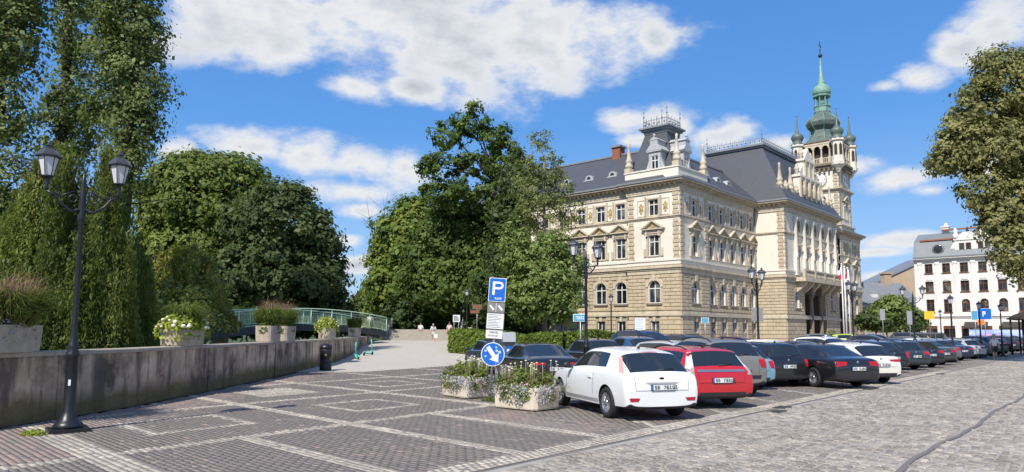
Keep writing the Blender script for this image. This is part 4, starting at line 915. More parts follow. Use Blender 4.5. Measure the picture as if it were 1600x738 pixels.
mr = MB(); mr.prism([(-.5, 15.5), (.6, 18.4), (4.2, 20.2), (10, 20.2), (14, 15.5)], 'x', WX0, WX0 + WL); mr.build('roof', M['roof_grey'], WB)
rc = MB(); rc.box(WX0 + 1, WX0 + WL, .4, .8, 18.5, 18.75); rc.box(WX0 + 4, WX0 + 12.4, 3.4, 3.9, 20.55, 20.8); rc.build('ridge_tiles', M['roof_red'], WB)
at = MB(); a0 = wl(1) + 1.5; at.box(a0, a0 + 14.5, -.1, 1.2, 15.4, 18.2); at.box(a0 - .1, a0 + 14.6, -.25, 1.3, 18.2, 18.45); at.prism([(a0 - 1.4, 15.4), (a0, 15.4), (a0, 18.2), (a0 - .5, 17.2)], 'y', 0, .4); ao = at.build('attic_storey', M['white_render'], WB)
for x in (a0 + 1.6, a0 + 4.4, a0 + 7.2, a0 + 10.0, a0 + 12.8):
    for dx in (-.5, .5):
        f, g = win_rect(.8, 1.6, None, mull=False); o = link('attic_window', f.mesh('attic_window', M['brown_wood']), ao, (x + dx, -.36, 16.1)); link('pane', g.mesh('pane', M['win_glass']), ao, (x + dx, -.385, 16.1))
for x in (a0 + 2.0, a0 + 5.6, a0 + 9.2): c = MB(); c.prism([(-1.4, 18.45), (1.4, 18.45), (1.2, 19.0), (.6, 19.5), (-.6, 19.5), (-1.2, 19.0)], 'y', -.15, .3); c.prism([(-1.5, 18.46), (-1.25, 19.1), (-.65, 19.62), (.65, 19.62), (1.25, 19.1), (1.5, 18.46), (1.2, 18.46), (.6, 19.45), (-.6, 19.45), (-1.2, 18.46)][:6], 'y', -.2, -.14, 0); c.build('gable_crown', M['white_render'], ao, loc=(x, 0, 0))
for x in (a0 + .2, a0 + 3.8, a0 + 7.4, a0 + 11): c = MB(); c.lathe([(.5, 18.4), (.5, 19.2), (.3, 19.5), (.4, 19.9), (.05, 20.5)], 8, (x, .2, 0)); c.build('pinnacle', M['white_render'], ao)
oe = MB(); oe.lathe([(.95, 0), (.95, .3), (.7, .35)], 12); o = oe.build('round_dormer', M['roof_grey'], WB, loc=(wl(1) - 1.0, .0, 16.9), rot=(R(90), 0, 0)); g = MB(); g.lathe([(.72, .36), (.70, .38)], 12); g.build('pane', M['win_glass'], o)
for x in (WX0 + 4.5, WX0 + 10.5): c = MB(); c.box(x - .55, x + .55, 4, 5.1, 20, 21.2); c.box(x - .7, x + .7, 3.85, 5.25, 21.2, 21.45); c.sphere((x, 4.6, 21.7), .35, 8, 5); c.build('chimney', M['white_render'], WB)
tp = MB(); tp.prism([(WX0 + 19, 18.5), (WX0 + 25, 18.5), (WX0 + 24, 24.5), (WX0 + 20, 24.5)], 'y', 2, 8); tp.build('corner_dome', M['roof_grey'], WB)
# low grey house and tan gable house between the town hall and the white tenement
GH = empty('grey_roofed_house', (72.0, 140.0, 0), R(10), 'low grey house with a broad slate-grey roof left of the white tenement', 'building')
q = MB(); q.box(-14, 9, 0, 10, 0, 7.6); q.build('wall', M['grey_wall'], GH); q = MB(); q.prism([(-.6, 7.4), (5, 12.2), (10.6, 7.4)], 'x', -14.6, 9.6); q.build('roof', M['roof_grey'], GH)
for x in (-10, -6.5, -3, .5, 4, 7): f, g = win_rect(1.2, 1.7, None); o = link('window', f.mesh('window', M['white_frame']), GH, (x, -.3, 4.2)); link('pane', g.mesh('pane', M['win_glass']), o)
for x in (-8, 0.5): f = MB(); f.box(x - .6, x + .6, 1.2, 2.6, 8.3, 9.6); f.build('skylight', M['white_frame'], GH)
for x in (-3.0, 6.0): f = MB(); f.box(x - .8, x + .8, 4.4, 5.6, 11.4, 14.0); f.box(x - 1, x + 1, 4.2, 5.8, 14.0, 14.3); f.build('chimney', M['tan_wall'], GH)
q = MB(); q.box(-14.2, 9.2, -.3, -.02, 7.0, 7.4); q.build('eaves_board', M['white_frame'], GH)
TG = empty('tan_gable_house', (93.0, 165.0, 0), R(-4), 'tan house gable rising behind the low grey house', 'building')
q = MB(); q.prism([(-12, 0), (9, 0), (9, 19.5), (5, 19.5), (-12, 11.5)], 'y', 0, 12); q.build('wall', M['tan_wall'], TG); q = MB(); q.prism([(-12.4, 11.4), (5, 19.6), (9.3, 19.6), (9.3, 19.9), (4.9, 19.9), (-12.4, 11.8)], 'y', -.3, 12.3); q.build('roof_edge', M['roof_grey'], TG)
q = MB(); q.box(6.5, 8.5, 3, 5, 19.8, 21.5); q.build('chimney', M['brick_wall'], TG)
# dark kiosk / shelter at the right edge
KI = empty('street_shelter', (48.0, 63.0, 0), R(-42), 'dark roofed street shelter under the big tree at the right edge', 'shelter')
q = MB(); q.prism([(-3.2, 3.1), (3.2, 3.1), (2.6, 3.5), (.6, 4.3), (-.6, 4.3), (-2.6, 3.5)], 'y', -3, 3); q.build('roof', M['awning'], KI)
q = MB(); q.box(-2.2, 2.2, -1.8, 1.8, 0, 3.1); q.build('wall', M['awning'], KI)
for x in (-1.3, 0, 1.3): q = MB(); q.box(x - .55, x + .55, -1.84, -1.8, .9, 2.6); q.build('pane', M['win_glass'], KI)
for (x, y) in ((-2.9, -2.7), (2.9, -2.7), (-2.9, 2.7), (2.9, 2.7)): q = MB(); q.tube([(x, y, 0), (x, y, 3.1)], .08, 6); q.build('post', M['black_iron'], KI)
# ------------------------------------------------------------------ foliage
def m_leaf(name, lo, mid, hi, trans=.40, sc=.9):
    lo, mid, hi = [tuple(c * k_ for c in q) for q, k_ in ((lo, 1.55), (mid, 1.6), (hi, 1.5))]
    t = NT(name); v = t.world_coord(); a = t.attr('rnd'); n = t.noise(v, sc, 3)
    c = t.ramp(t.math('ADD', t.math('MULTIPLY', a, .55), t.math('MULTIPLY', n, .45)), [(.22, lo), (.5, mid), (.8, hi)])
    t.set(c, .55, spec=.25); tr = t.n('ShaderNodeBsdfTranslucent'); t.l(t.mix(.4, c, (.20, .26, .02)), tr.inputs[0])
    ms = t.n('ShaderNodeMixShader'); ms.inputs[0].default_value = trans; t.l(t.b.outputs[0], ms.inputs[1]); t.l(tr.outputs[0], ms.inputs[2]); t.l(ms.outputs[0], t.out.inputs[0])
    return t.m
LEAF = {
 'poplar': m_leaf('poplar leaves', (.040, .060, .018), (.105, .135, .042), (.23, .25, .10)),
 'willow': m_leaf('willow leaves', (.045, .062, .014), (.10, .125, .028), (.22, .235, .06), .5),
 'linden': m_leaf('linden leaves', (.045, .070, .014), (.105, .135, .026), (.18, .205, .05)),
 'beech': m_leaf('beech leaves', (.024, .042, .013), (.050, .075, .024), (.10, .125, .045)),
 'chestnut': m_leaf('chestnut leaves', (.045, .075, .014), (.10, .145, .026), (.21, .215, .04)),
 'oak': m_leaf('oak leaves', (.028, .052, .012), (.064, .102, .022), (.12, .160, .04)),
 'birch': m_leaf('birch leaves', (.070, .085, .026), (.14, .155, .05), (.24, .24, .09)),
 'maple': m_leaf('maple leaves', (.055, .085, .020), (.125, .17, .045), (.21, .26, .08)),
 'right': m_leaf('olive leaves', (.085, .090, .032), (.165, .165, .062), (.27, .25, .105)),
 'golden': m_leaf('golden willow leaves', (.10, .11, .02), (.19, .19, .04), (.28, .27, .07), .5),
 'hedge': m_leaf('hedge leaves', (.055, .085, .012), (.105, .150, .022), (.17, .21, .04)),
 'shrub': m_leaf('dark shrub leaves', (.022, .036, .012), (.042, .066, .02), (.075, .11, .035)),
 'grass': m_leaf('grass blades', (.06, .09, .02), (.12, .16, .035), (.20, .23, .07)),
 'red_grass': m_leaf('russet grass plumes', (.16, .085, .07), (.24, .13, .10), (.32, .20, .14)),
 'silver': m_leaf('silver foliage', (.20, .20, .20), (.30, .29, .30), (.42, .40, .42), .2),
 'lime': m_leaf('lime foliage', (.12, .16, .02), (.20, .24, .035), (.30, .33, .06)),
 'pink': m_leaf('pink flowers', (.35, .20, .24), (.45, .28, .32), (.55, .38, .40), .2),
 'white_fl': m_leaf('white flowers', (.55, .52, .38), (.68, .66, .52), (.80, .79, .70), .2),
 'yellow_fl': m_leaf('yellow flowers', (.50, .36, .06), (.62, .50, .14), (.70, .62, .25), .2),
}
M['bark'] = simple('dark bark', (.045, .037, .030), .95, .35, 5, bump=.6)
M['bark_pale'] = simple('pale grey bark', (.20, .185, .165), .9, .35, 5, bump=.4)
def rand_unit(n):
    v = RNG.normal(size=(n, 3)); return v / np.linalg.norm(v, axis=1)[:, None]
def leaf_quads(C, size, nrm, aspect=1.0, down=None):
    """diamond leaves at C facing roughly nrm"""
    n = len(C); nn = nrm + .75 * rand_unit(n); nn /= np.linalg.norm(nn, axis=1)[:, None]
    t = np.cross(nn, rand_unit(n)); 
    if down is not None: t = np.tile(np.array([0, 0, -1.0]), (n, 1)) + down * rand_unit(n); t -= nn * (t * nn).sum(1)[:, None]
    t /= np.linalg.norm(t, axis=1)[:, None] + 1e-9; b = np.cross(nn, t)
    s = size * np.clip(RNG.lognormal(-.05, .36, n), .4, 2.0)[:, None]; L = t * s * aspect; W = b * s * .62
    fold = nn * s * .12
    return np.stack([C - L, C + W + fold, C + L, C - W + fold], 1)
def crown_points(lobes, dens, clump=(.45, .95), per=38, shell=.55, flat=.75):
    """leaf positions in clumps spread through ellipsoid lobes; returns centres, outward normals, clump id values"""
    Cs, Ns, Rn = [], [], []
    for (cx, cy, cz, rx, ry, rz, *w) in lobes:
        wgt = w[0] if w else 1.0; area = (rx * ry + ry * rz + rx * rz) * 4.2; k = max(3, int(area * dens * wgt))
        d = rand_unit(k); rad = np.clip(RNG.beta(3.2, 1.15, k), .12, 1) ; rad = shell + (1 - shell) * rad
        wob = 1 + .16 * np.sin(d[:, 0] * 7 + cx) * np.sin(d[:, 2] * 6 + cy) + RNG.normal(0, .07, k)
        cc = np.array([cx, cy, cz]) + d * np.array([rx, ry, rz]) * (rad * wob)[:, None]
        for c, dd in zip(cc, d):
            m = int(per * RNG.uniform(.5, 1.5)); r = RNG.uniform(*clump)
            o = RNG.normal(size=(m, 3)) * r * np.array([.55, .55, .55 * flat]); Cs.append(c + o); Ns.append(np.tile(dd * .8 + np.array([0, 0, .45]), (m, 1)) + .6 * o / max(r, .1)); Rn.append(np.clip(RNG.uniform(.15, .85) + RNG.normal(0, .16, m), 0, 1))
    return np.concatenate(Cs), np.concatenate(Ns), np.concatenate(Rn)
def trunk_mesh(mb, base, h, r, limbs, lean=(0, 0)):
    top = (base[0] + lean[0], base[1] + lean[1], base[2] + h); pts = []; 
    for i in range(7):
        t = i / 6; pts.append((base[0] + lean[0] * t + .10 * r * math.sin(i * 2.1), base[1] + lean[1] * t + .1 * r * math.cos(i * 1.7), base[2] - .15 + (h + .15) * t))
    mb.tube(pts, [r * (1.35 if i == 0 else 1 - .62 * i / 6) for i in range(7)], 9)
    for (tx, ty, tz, fr) in limbs:
        s = Vector(pts[0]).lerp(Vector(pts[-1]), fr); e_ = Vector((tx, ty, tz)); m1 = s.lerp(e_, .35) + Vector((0, 0, .06 * (e_ - s).length)); m2 = s.lerp(e_, .7) + Vector((random.uniform(-.2, .2), random.uniform(-.2, .2), .05 * (e_ - s).length))
        rr = r * (1 - .62 * fr) * .55; mb.tube([s, m1, m2, e_], [rr, rr * .75, rr * .45, rr * .15], 6)
        for k_ in range(2):
            d = Vector((random.uniform(-1, 1), random.uniform(-1, 1), random.uniform(.1, .9))) * (e_ - s).length * .28; mb.tube([m2, m2 + d * .6, m2 + d], [rr * .3, rr * .2, rr * .07], 5)
def tree(name, label, cat, base, h, r, lobes, leaf, size, dens=.9, per=36, clump=(.45, .95), shell=.5, bark='bark', aspect=1.0, group=None, lean=(0, 0), extra_limbs=(), aspect_down=None, limbs=True):
    root = empty(name, base, 0, label, cat, group); b = Vector(base)
    rel = [(l[0] - b.x, l[1] - b.y, l[2] - b.z, *l[3:]) for l in lobes]
    mb = MB(); lim = [(l[0], l[1], l[2] + .2 * l[5], min(.95, max(.3, (l[2] - .5 * l[5]) / h))) for l in rel] if limbs else []
    trunk_mesh(mb, (0, 0, 0), h, r, lim + [(e_[0] - b.x, e_[1] - b.y, e_[2] - b.z, e_[3]) for e_ in extra_limbs], lean); mb.build('trunk', M[bark], root)
    near = base[1] < 100; size = size * (.74 if near else .9); per = int(per * (1.55 if near else 1.1))
    C, N, Rn = crown_points(rel, dens, clump, per, shell)
    link('crown', quads_mesh('crown', leaf_quads(C, size, N, aspect, aspect_down), LEAF[leaf], Rn), root)
    return root
def px(u, v, y):
    """the point at depth y that the picture shows at (u, v) of 1600x738"""
    d = _f + _r * ((u - 800) / FPX) + _u * ((369 + SHIFT - v) / FPX); k_ = y / d.y; return (d.x * k_, y, CAM_H + d.z * k_)
def lobe(u, v, y, ru, rv, ry=None, w=1.0):
    c = px(u, v, y); s = y / FPX; return (c[0], c[1], c[2], ru * s, (ry if ry else ru * s), rv * s, w)
# -- poplars and willows beyond the river, left
tree('poplar_tree', 'tall poplar with lit right flank above the left lantern', 'tree', (-19.3, 35, -.5), 24, .42,
     [lobe(205, 20, 35, 52, 60), lobe(215, 120, 35, 46, 62), lobe(222, 60, 35, 38, 50), lobe(178, 80, 35.5, 42, 70), lobe(205, 195, 35, 40, 44), lobe(170, 170, 35.5, 34, 56), lobe(228, 165, 35, 32, 34), lobe(195, -60, 35, 48, 70), lobe(200, -150, 35, 34, 70), lobe(160, 0, 36, 36, 60), lobe(200, 240, 35, 34, 30), lobe(215, 270, 35, 26, 30)], 'poplar', .125, 1.35, 52, (.35, .75), .35)
tree('poplar_tree', 'tall poplar behind the left lamp post, between the other two poplars', 'tree', (-26.0, 40, -.5), 25, .45,
     [lobe(120, 40, 40, 34, 80), lobe(112, 150, 40, 40, 60), lobe(128, 210, 40, 36, 50), lobe(105, -60, 40, 40, 80), lobe(85, 210, 40, 26, 60), lobe(118, -160, 40, 34, 70)], 'poplar', .14, 1.1, 46, (.4, .8), .3)
tree('poplar_tree', 'dark tall poplar cut by the left edge of the picture', 'tree', (-25.5, 34, -.5), 24, .5,
     [lobe(20, 60, 34, 46, 70), lobe(10, 180, 34, 42, 70), lobe(30, 0, 34, 44, 60), lobe(-40, 100, 34, 60, 120), lobe(20, 300, 34, 40, 80), lobe(-60, 320, 34, 60, 120), lobe(30, -80, 34, 50, 80), lobe(10, 400, 33, 50, 60)], 'poplar', .135, 1.1, 46, (.4, .85), .3)
def willow(name, label, base, top, rad, n_strand, z_low, size, leaf='willow', n_leaf=46, zmax_var=.6, flat=.85):
    root = empty(name, base, 0, label, 'tree'); H = top - base[2]; mb = MB()
    trunk_mesh(mb, (0, 0, 0), H * .62, .34, [(math.cos(a) * rad * .55, math.sin(a) * rad * .55, H * .9, .7) for a in np.arange(0, 6.2, 1.05)]); mb.build('trunk', M['bark'], root)
    Cs, Rn = [], []
    ncl = max(14, n_strand // 14); CA = RNG.uniform(0, 2 * math.pi, ncl); CQ = np.sqrt(RNG.uniform(.05, 1, ncl)); CD = RNG.uniform(.55, 1.15, ncl); CR = RNG.uniform(.05, .95, ncl)
    for i in range(n_strand):
        c = RNG.integers(ncl); q = min(1.05, max(.1, CQ[c] + RNG.normal(0, .05))); a = CA[c] + RNG.normal(0, .07) / q; rr = rad * q * (1 + .14 * math.sin(3 * a + base[0]))
        zt = H * (1 - (1 - flat) * q - .42 * q ** 3) + .5 * math.sin(c * 2.3) + RNG.normal(0, .12); L = min(zt - (z_low - base[2]) - RNG.uniform(0, .8), CD[c] * RNG.uniform(.75, 1.1) * H * zmax_var + 1.2)
        m = int(n_leaf * max(.3, L / 4)); s = RNG.uniform(0, 1, m); sw = RNG.normal(0, .25, 2)
        out = rr + .5 * np.sin(s * 1.6) * .4
        x = np.cos(a) * out + sw[0] * s * .5 + RNG.normal(0, .07, m); y = np.sin(a) * out + sw[1] * s * .5 + RNG.normal(0, .07, m); z = zt - s * L + .25 * np.sin(np.minimum(s * 8, math.pi))
        Cs.append(np.stack([x, y, z], 1)); Rn.append(np.clip(CR[c] + RNG.normal(0, .12, m), 0, 1))
    C = np.concatenate(Cs); rn = np.concatenate(Rn); N = np.stack([C[:, 0], C[:, 1], np.full(len(C), .8)], 1); N /= np.linalg.norm(N, axis=1)[:, None]
    link('crown', quads_mesh('crown', leaf_quads(C, size, N * .6, 1.9, .35), LEAF[leaf], rn), root); return root
willow('weeping_willow', 'large weeping willow hanging its strands behind the parapet wall at left', (-14.6, 23.5, -2.4), 8.4, 2.6, 900, .2, .034, n_leaf=150)
willow('weeping_willow', 'dark weeping willow at the left edge behind the wall', (-20.5, 27.0, -2.4), 7.0, 2.8, 600, .2, .055, 'shrub', 70)
willow('small_willow', 'small bushy willow with a visible trunk between the big willow and the beech', (-18.8, 40, -.5), 6.6, 2.9, 700, 1.6, .055, 'golden', 90, .35, .8)
# -- big round trees
tree('linden_tree', 'broad round-topped linden behind the small willow', 'tree', (-30.5, 68, -.5), 10, .5,
     [lobe(318, 330, 68, 88, 82, 6), lobe(300, 300, 68, 66, 58), lobe(355, 300, 68, 67, 56), lobe(265, 340, 67, 46, 60), lobe(300, 400, 66, 70, 60), lobe(395, 340, 68, 40, 60), lobe(325, 275, 68, 46, 36), lobe(250, 410, 66, 40, 60)], 'linden', .26, 1.1, 36, (.5, .95), .62)
tree('beech_tree', 'dark spreading beech behind the green footbridge', 'tree', (-21.0, 63, -.5), 8, .5,
     [lobe(440, 350, 63, 70, 56, 5), lobe(420, 420, 63, 86, 60, 5.5), lobe(490, 390, 63, 44, 56), lobe(470, 450, 62, 68, 46), lobe(390, 360, 63, 46, 54), lobe(510, 440, 63, 34, 46), lobe(380, 450, 62, 56, 50), lobe(450, 310, 63, 30, 24)], 'beech', .23, 1.15, 36, (.45, .85), .5)
# -- centre group
tree('chestnut_tree', 'bright yellow-green chestnut at the left of the central tree group', 'tree', (-12.8, 92, .9), 9, .5,
     [lobe(640, 380, 92, 52, 60), lobe(655, 345, 92, 40, 36), lobe(612, 420, 92, 34, 60), lobe(680, 400, 92, 40, 70), lobe(630, 450, 90, 46, 46), lobe(600, 460, 90, 26, 36)], 'chestnut', .33, .95, 34, (.6, 1.2), .5)
tree('bare_twig_tree', 'thin half-bare tree at the left end of the central tree group', 'tree', (-18.0, 96, .5), 13, .2,
     [lobe(590, 350, 96, 16, 26, None, .35), lobe(585, 420, 96, 20, 40, None, .7)], 'birch', .25, .7, 14, (.5, 1.0), .2, 'bark', extra_limbs=((-20.0, 96, 20, .6), (-17, 96, 21, .7), (-19.2, 96, 18.5, .5)))
tree('oak_tree', 'tall open-crowned oak with bare dark limbs in the centre', 'tree', (-1.9, 76, .6), 18, .62,
     [lobe(738, 196, 76, 36, 18), lobe(700, 215, 76, 30, 26), lobe(772, 215, 76, 28, 22), lobe(690, 260, 76, 38, 20), lobe(742, 256, 76, 34, 18), lobe(790, 250, 76, 28, 30), lobe(668, 262, 76, 16, 10), lobe(715, 305, 76, 44, 26), lobe(690, 300, 76, 36, 24), lobe(770, 310, 76, 32, 40), lobe(735, 172, 76, 20, 9), lobe(805, 232, 76, 14, 12)], 'oak', .25, .62, 26, (.35, .72), .30)
tree('dense_maple', 'dense dark maple below the open oak, beside the stairs', 'tree', (-7.2, 82, .9), 8, .45,
     [lobe(700, 390, 82, 50, 56), lobe(740, 400, 80, 44, 60), lobe(690, 445, 80, 52, 44), lobe(745, 455, 79, 46, 46), lobe(770, 380, 80, 34, 70), lobe(665, 420, 82, 34, 44), lobe(720, 350, 81, 44, 36)], 'oak', .28, 1.15, 34, (.5, 1.0), .45)
tree('birch_tree', 'tall pale-stemmed columnar birch in front of the town hall', 'tree', (3.0, 66, 0), 18.5, .24,
     [lobe(845, 225, 66, 20, 22), lobe(850, 260, 66, 38, 30), lobe(838, 300, 66, 44, 36), lobe(870, 300, 66, 34, 34), lobe(825, 270, 66, 26, 30), lobe(855, 345, 66, 46, 34, None, .7), lobe(890, 330, 66, 22, 24), lobe(820, 340, 66, 30, 30, None, .6), lobe(850, 385, 66, 36, 30, None, .5)], 'birch', .15, .85, 20, (.3, .62), .12, 'bark_pale')
tree('young_linden', 'leafy pale green young linden below the birch before the hall', 'tree', (2.6, 63.5, 0), 7, .22,
     [lobe(850, 440, 63.5, 52, 48), lobe(815, 410, 64, 34, 40), lobe(885, 425, 63.5, 32, 40), lobe(830, 470, 63, 40, 34), lobe(880, 470, 63, 36, 34), lobe(800, 380, 64, 20, 34), lobe(860, 395, 64, 40, 30)], 'maple', .20, 1.0, 30, (.4, .85), .4)
tree('dark_yew', 'dark tree filling the gap between the oak and the birch', 'tree', (-1.5, 72, .4), 7, .3,
     [lobe(790, 400, 72, 34, 70), lobe(785, 460, 71, 44, 46), lobe(810, 290, 73, 26, 50), lobe(800, 340, 73, 26, 50)], 'beech', .24, 1.1, 32, (.45, .9), .4)
# -- right: big tree at the roadside
tree('roadside_tree', 'large olive-green leafy tree overhanging the right edge', 'tree', (37.5, 47, 0), 15, .5,
     [lobe(1560, 105, 46, 36, 40), lobe(1530, 160, 46, 42, 44), lobe(1590, 150, 46, 44, 60), lobe(1500, 225, 46, 40, 36), lobe(1545, 230, 46, 50, 50), lobe(1475, 250, 46, 28, 24), lobe(1595, 240, 46, 44, 60), lobe(1535, 300, 46, 34, 34), lobe(1590, 320, 46, 44, 56), lobe(1510, 205, 46, 30, 40), lobe(1650, 200, 47, 60, 110), lobe(1585, 385, 45, 34, 40), lobe(1640, 340, 46, 50, 80), lobe(1560, 345, 45.5, 26, 40), lobe(1592, 430, 45, 20, 24)], 'right', .155, 1.75, 40, (.3, .65), .38)
# -- small trees and shrubs farther off
tree('round_bush', 'rounded green bush tree in front of the low grey house', 'tree', (62.0, 118, 0), 3, .2, [lobe(1395, 490, 118, 28, 24), lobe(1370, 500, 118, 24, 16), lobe(1420, 500, 118, 22, 18), lobe(1395, 478, 118, 20, 14)], 'maple', .3, 1.2, 30, (.5, .9), .5)
tree('clipped_bush', 'dark clipped bush by the right corner of the town hall', 'bush', (64.5, 112, 0), 2, .2, [lobe(1357, 500, 112, 16, 12), lobe(1432, 500, 112, 12, 14), lobe(1375, 506, 112, 16, 9)], 'beech', .28, 1.3, 30, (.4, .8), .5)
willow('far_willow', 'pale willow far behind the end of the footbridge', (-22.0, 105, .5), 8.5, 3.4, 230, 1.0, .20, 'birch', 30, .6, .8)
for i, (u, v, y, ru, rv, lf_, lab) in enumerate([(60, 480, 29, 70, 60, 'shrub', 'dark shrub thicket behind the left planter'), (190, 480, 30, 70, 60, 'shrub', 'dark shrub behind the willow strands'), (265, 495, 33, 66, 46, 'shrub', 'dark shrub behind the white-flowering planter'),
        (300, 478, 44, 40, 30, 'maple', 'pale green shrub left of the footbridge'), (395, 478, 62, 50, 28, 'maple', 'pale green shrub under the beech at the bridge end'), (300, 440, 42, 44, 40, 'maple', 'mid green shrub behind the small willow'), (560, 492, 100, 26, 26, 'maple', 'far shrub beyond the bridge end'), (130, 420, 33, 80, 70, 'shrub', 'tall dark shrub between willow and poplars'), (10, 440, 30, 60, 80, 'shrub', 'tall dark shrub at the left edge'),
        (330, 500, 56, 60, 26, 'shrub', 'dark shrub left behind the footbridge'), (430, 500, 60, 60, 24, 'shrub', 'dark shrub behind the middle of the footbridge'), (510, 498, 66, 50, 26, 'shrub', 'dark shrub behind the right part of the footbridge'), (640, 490, 84, 40, 30, 'shrub', 'dark shrub behind the stairs, left'), (700, 488, 84, 46, 30, 'shrub', 'dark shrub behind the stairs, middle'), (760, 492, 80, 46, 28, 'shrub', 'dark shrub behind the brown signposts'), (815, 500, 76, 40, 22, 'shrub', 'dark shrub behind the hedge')]):
    b = px(u, v, y); tree('shrub', lab, 'shrub', (b[0], y, float(terrain(np.array(b[0]), np.array(float(y)))) + .1), max(1.2, b[2] * .7), .12, [lobe(u, v, y, ru, rv), lobe(u - ru * .5, v + rv * .35, y, ru * .6, rv * .6), lobe(u + ru * .5, v + rv * .4, y, ru * .6, rv * .55)], lf_, .14 if y < 50 else .26, 1.3, 30, (.35, .7), .4, group='shrubs along the river and park')
for i, (x, y, h, w) in enumerate([(-48, 95, 15, 9), (-62, 75, 17, 9), (-40, 62, 13, 7), (-34, 45, 11, 6), (-44, 33, 14, 7), (-36, 120, 13, 8), (-75, 110, 18, 10), (-24, 140, 13, 8)]):
    tree('park_tree', ['tall tree far behind the linden', 'tall tree at far left behind the poplars', 'tree behind the linden and the poplar', 'tree behind the big willow', 'tree behind the left poplars', 'far tree beyond the footbridge', 'farthest tree at left', 'farthest tree seen beyond the bridge end'][i], 'tree', (x, y, -.5), h * .5, .4, [(x, y, h * .62, w * .5, w * .5, h * .36), (x + 2, y, h * .5, w * .42, w * .42, h * .3), (x - 2.5, y + 1, h * .52, w * .45, w * .45, h * .3)], ('beech', 'linden', 'chestnut')[i % 3], .42, .55, 30, (.7, 1.4), .5, group='trees of the park beyond the river')
# -- hedge in front of the hall, built of leaf sprays over a box-shaped core
def hedge(name, label, path, w, h, n, leaf='hedge', size=.075):
    root = empty(name, (path[0][0], path[0][1], float(hz(*path[0]))), 0, label, 'hedge'); P = [Vector((x, y)) for x, y in path]; seg = [(b - a).length for a, b in zip(P[:-1], P[1:])]; tot = sum(seg)
    Cs, Ns = [], []
    for i in range(len(seg)):
        a, b = P[i], P[i + 1]; d = (b - a).normalized(); nn = Vector((-d.y, d.x)); m = int(n * seg[i] / tot); s = RNG.random(m) * seg[i]; f = RNG.random(m)
        side = np.where(f < .36, -1, np.where(f < .5, 1, 0)); top = side == 0
        off = np.where(top, RNG.uniform(-w / 2, w / 2, m), side * w / 2) + RNG.normal(0, .05, m); z = np.where(top, h, RNG.uniform(.02, h, m)) + RNG.normal(0, .05, m) + .10 * np.sin(s * 1.9 + i)
        x = a.x + d.x * s + nn.x * off; y = a.y + d.y * s + nn.y * off; Cs.append(np.stack([x, y, z + hz(x, y)], 1)); Ns.append(np.stack([nn.x * side, nn.y * side, np.where(top, 1, .35)], 1))
    C = np.concatenate(Cs); N = np.concatenate(Ns); C -= np.array(root.location)
    link('foliage', quads_mesh('foliage', leaf_quads(C, size, N), LEAF[leaf], RNG.random(len(C))), root)
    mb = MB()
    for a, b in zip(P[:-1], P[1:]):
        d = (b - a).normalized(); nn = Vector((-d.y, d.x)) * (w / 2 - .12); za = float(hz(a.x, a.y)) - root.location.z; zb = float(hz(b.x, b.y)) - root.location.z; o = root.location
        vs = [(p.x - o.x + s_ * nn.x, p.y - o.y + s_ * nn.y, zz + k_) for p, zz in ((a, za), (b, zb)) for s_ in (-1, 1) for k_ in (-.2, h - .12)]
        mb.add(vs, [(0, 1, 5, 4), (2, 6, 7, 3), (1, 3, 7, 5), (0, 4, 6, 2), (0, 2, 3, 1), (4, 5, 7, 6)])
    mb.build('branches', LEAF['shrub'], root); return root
hedge('hedge', 'clipped yellow-green hedge running in front of the town hall lawn', [(-3.9, 51), (-1.0, 49.4), (3.2, 50.5), (7.0, 53.5)], 2.2, 1.5, 30000, size=.085)
hedge('hedge', 'low clipped hedge along the promenade towards the stairs', [(-3.6, 52.5), (-3.9, 58), (-4.0, 63.5)], 1.3, 1.0, 9000, size=.085)
# ------------------------------------------------------------------ parapet wall
def m_wall():
    t = NT('stained concrete wall'); g = t.n('ShaderNodeNewGeometry'); sx = t.n('ShaderNodeSeparateXYZ'); t.l(g.outputs['Position'], sx.inputs[0])
    v = t.world_coord(); streak = t.noise(t.world_coord((1.9, 1.9, .30)), 1.3, 7, .68); blot = t.noise(v, .85, 8, .66); fine = t.noise(v, 16, 6, .7); st2 = t.noise(t.world_coord((1.1, 1.1, .12)), 1.3, 4)
    base = t.ramp(blot, [(.37, (.12, .082, .052)), (.47, (.40, .285, .19)), (.60, (.72, .54, .37))])
    base = t.mix(t.ramp(streak, [(.48, (0, 0, 0)), (.60, (.82, .82, .82))]), base, (.075, .060, .048))
    base = t.mix(t.ramp(st2, [(.52, (0, 0, 0)), (.68, (.7, .7, .7))]), base, (.64, .49, .33))
    # moss that climbs from the foot, with a ragged edge
    m = t.math('SUBTRACT', t.math('MULTIPLY', blot, 1.15), t.math('MULTIPLY', sx.outputs[2], .85)); moss = t.ramp(m, [(.10, (0, 0, 0)), (.36, (.9, .9, .9))])
    base = t.mix(moss, base, t.ramp(fine, [(.3, (.085, .060, .016)), (.7, (.20, .145, .045))])); base = t.mix(t.math('MULTIPLY', fine, .22), base, (.12, .10, .08))
    t.bump(t.math('ADD', fine, t.math('MULTIPLY', streak, .6)), .55, .03); return t.set(base, .92)
M['wall'] = m_wall()
M['coping'] = simple('coping concrete', (.38, .325, .25), .9, .28, 2.5, bump=.3)
M['rail_green'] = simple('mint rail paint', (.60, .80, .54), .4, .1, 5)
M['deck_dark'] = simple('dark bridge steel', (.035, .042, .05), .5, .25, 2)
M['stair_stone'] = simple('stair stone', (.36, .325, .275), .9, .18, 2.5, bump=.2)
WH = 1.36
def wall_pt(y, off=0.0): return Vector((float(wall_x(y)) + off, y))
PW = empty('parapet_wall', (-9.6, 13, 0), 0, 'long stained concrete parapet wall with flower planters along the river', 'wall')
joints = [5.0, 9.5, 14.9, 21.6, 28.2, 34.8, 41.4, 48.0, 54.4, 60.0]
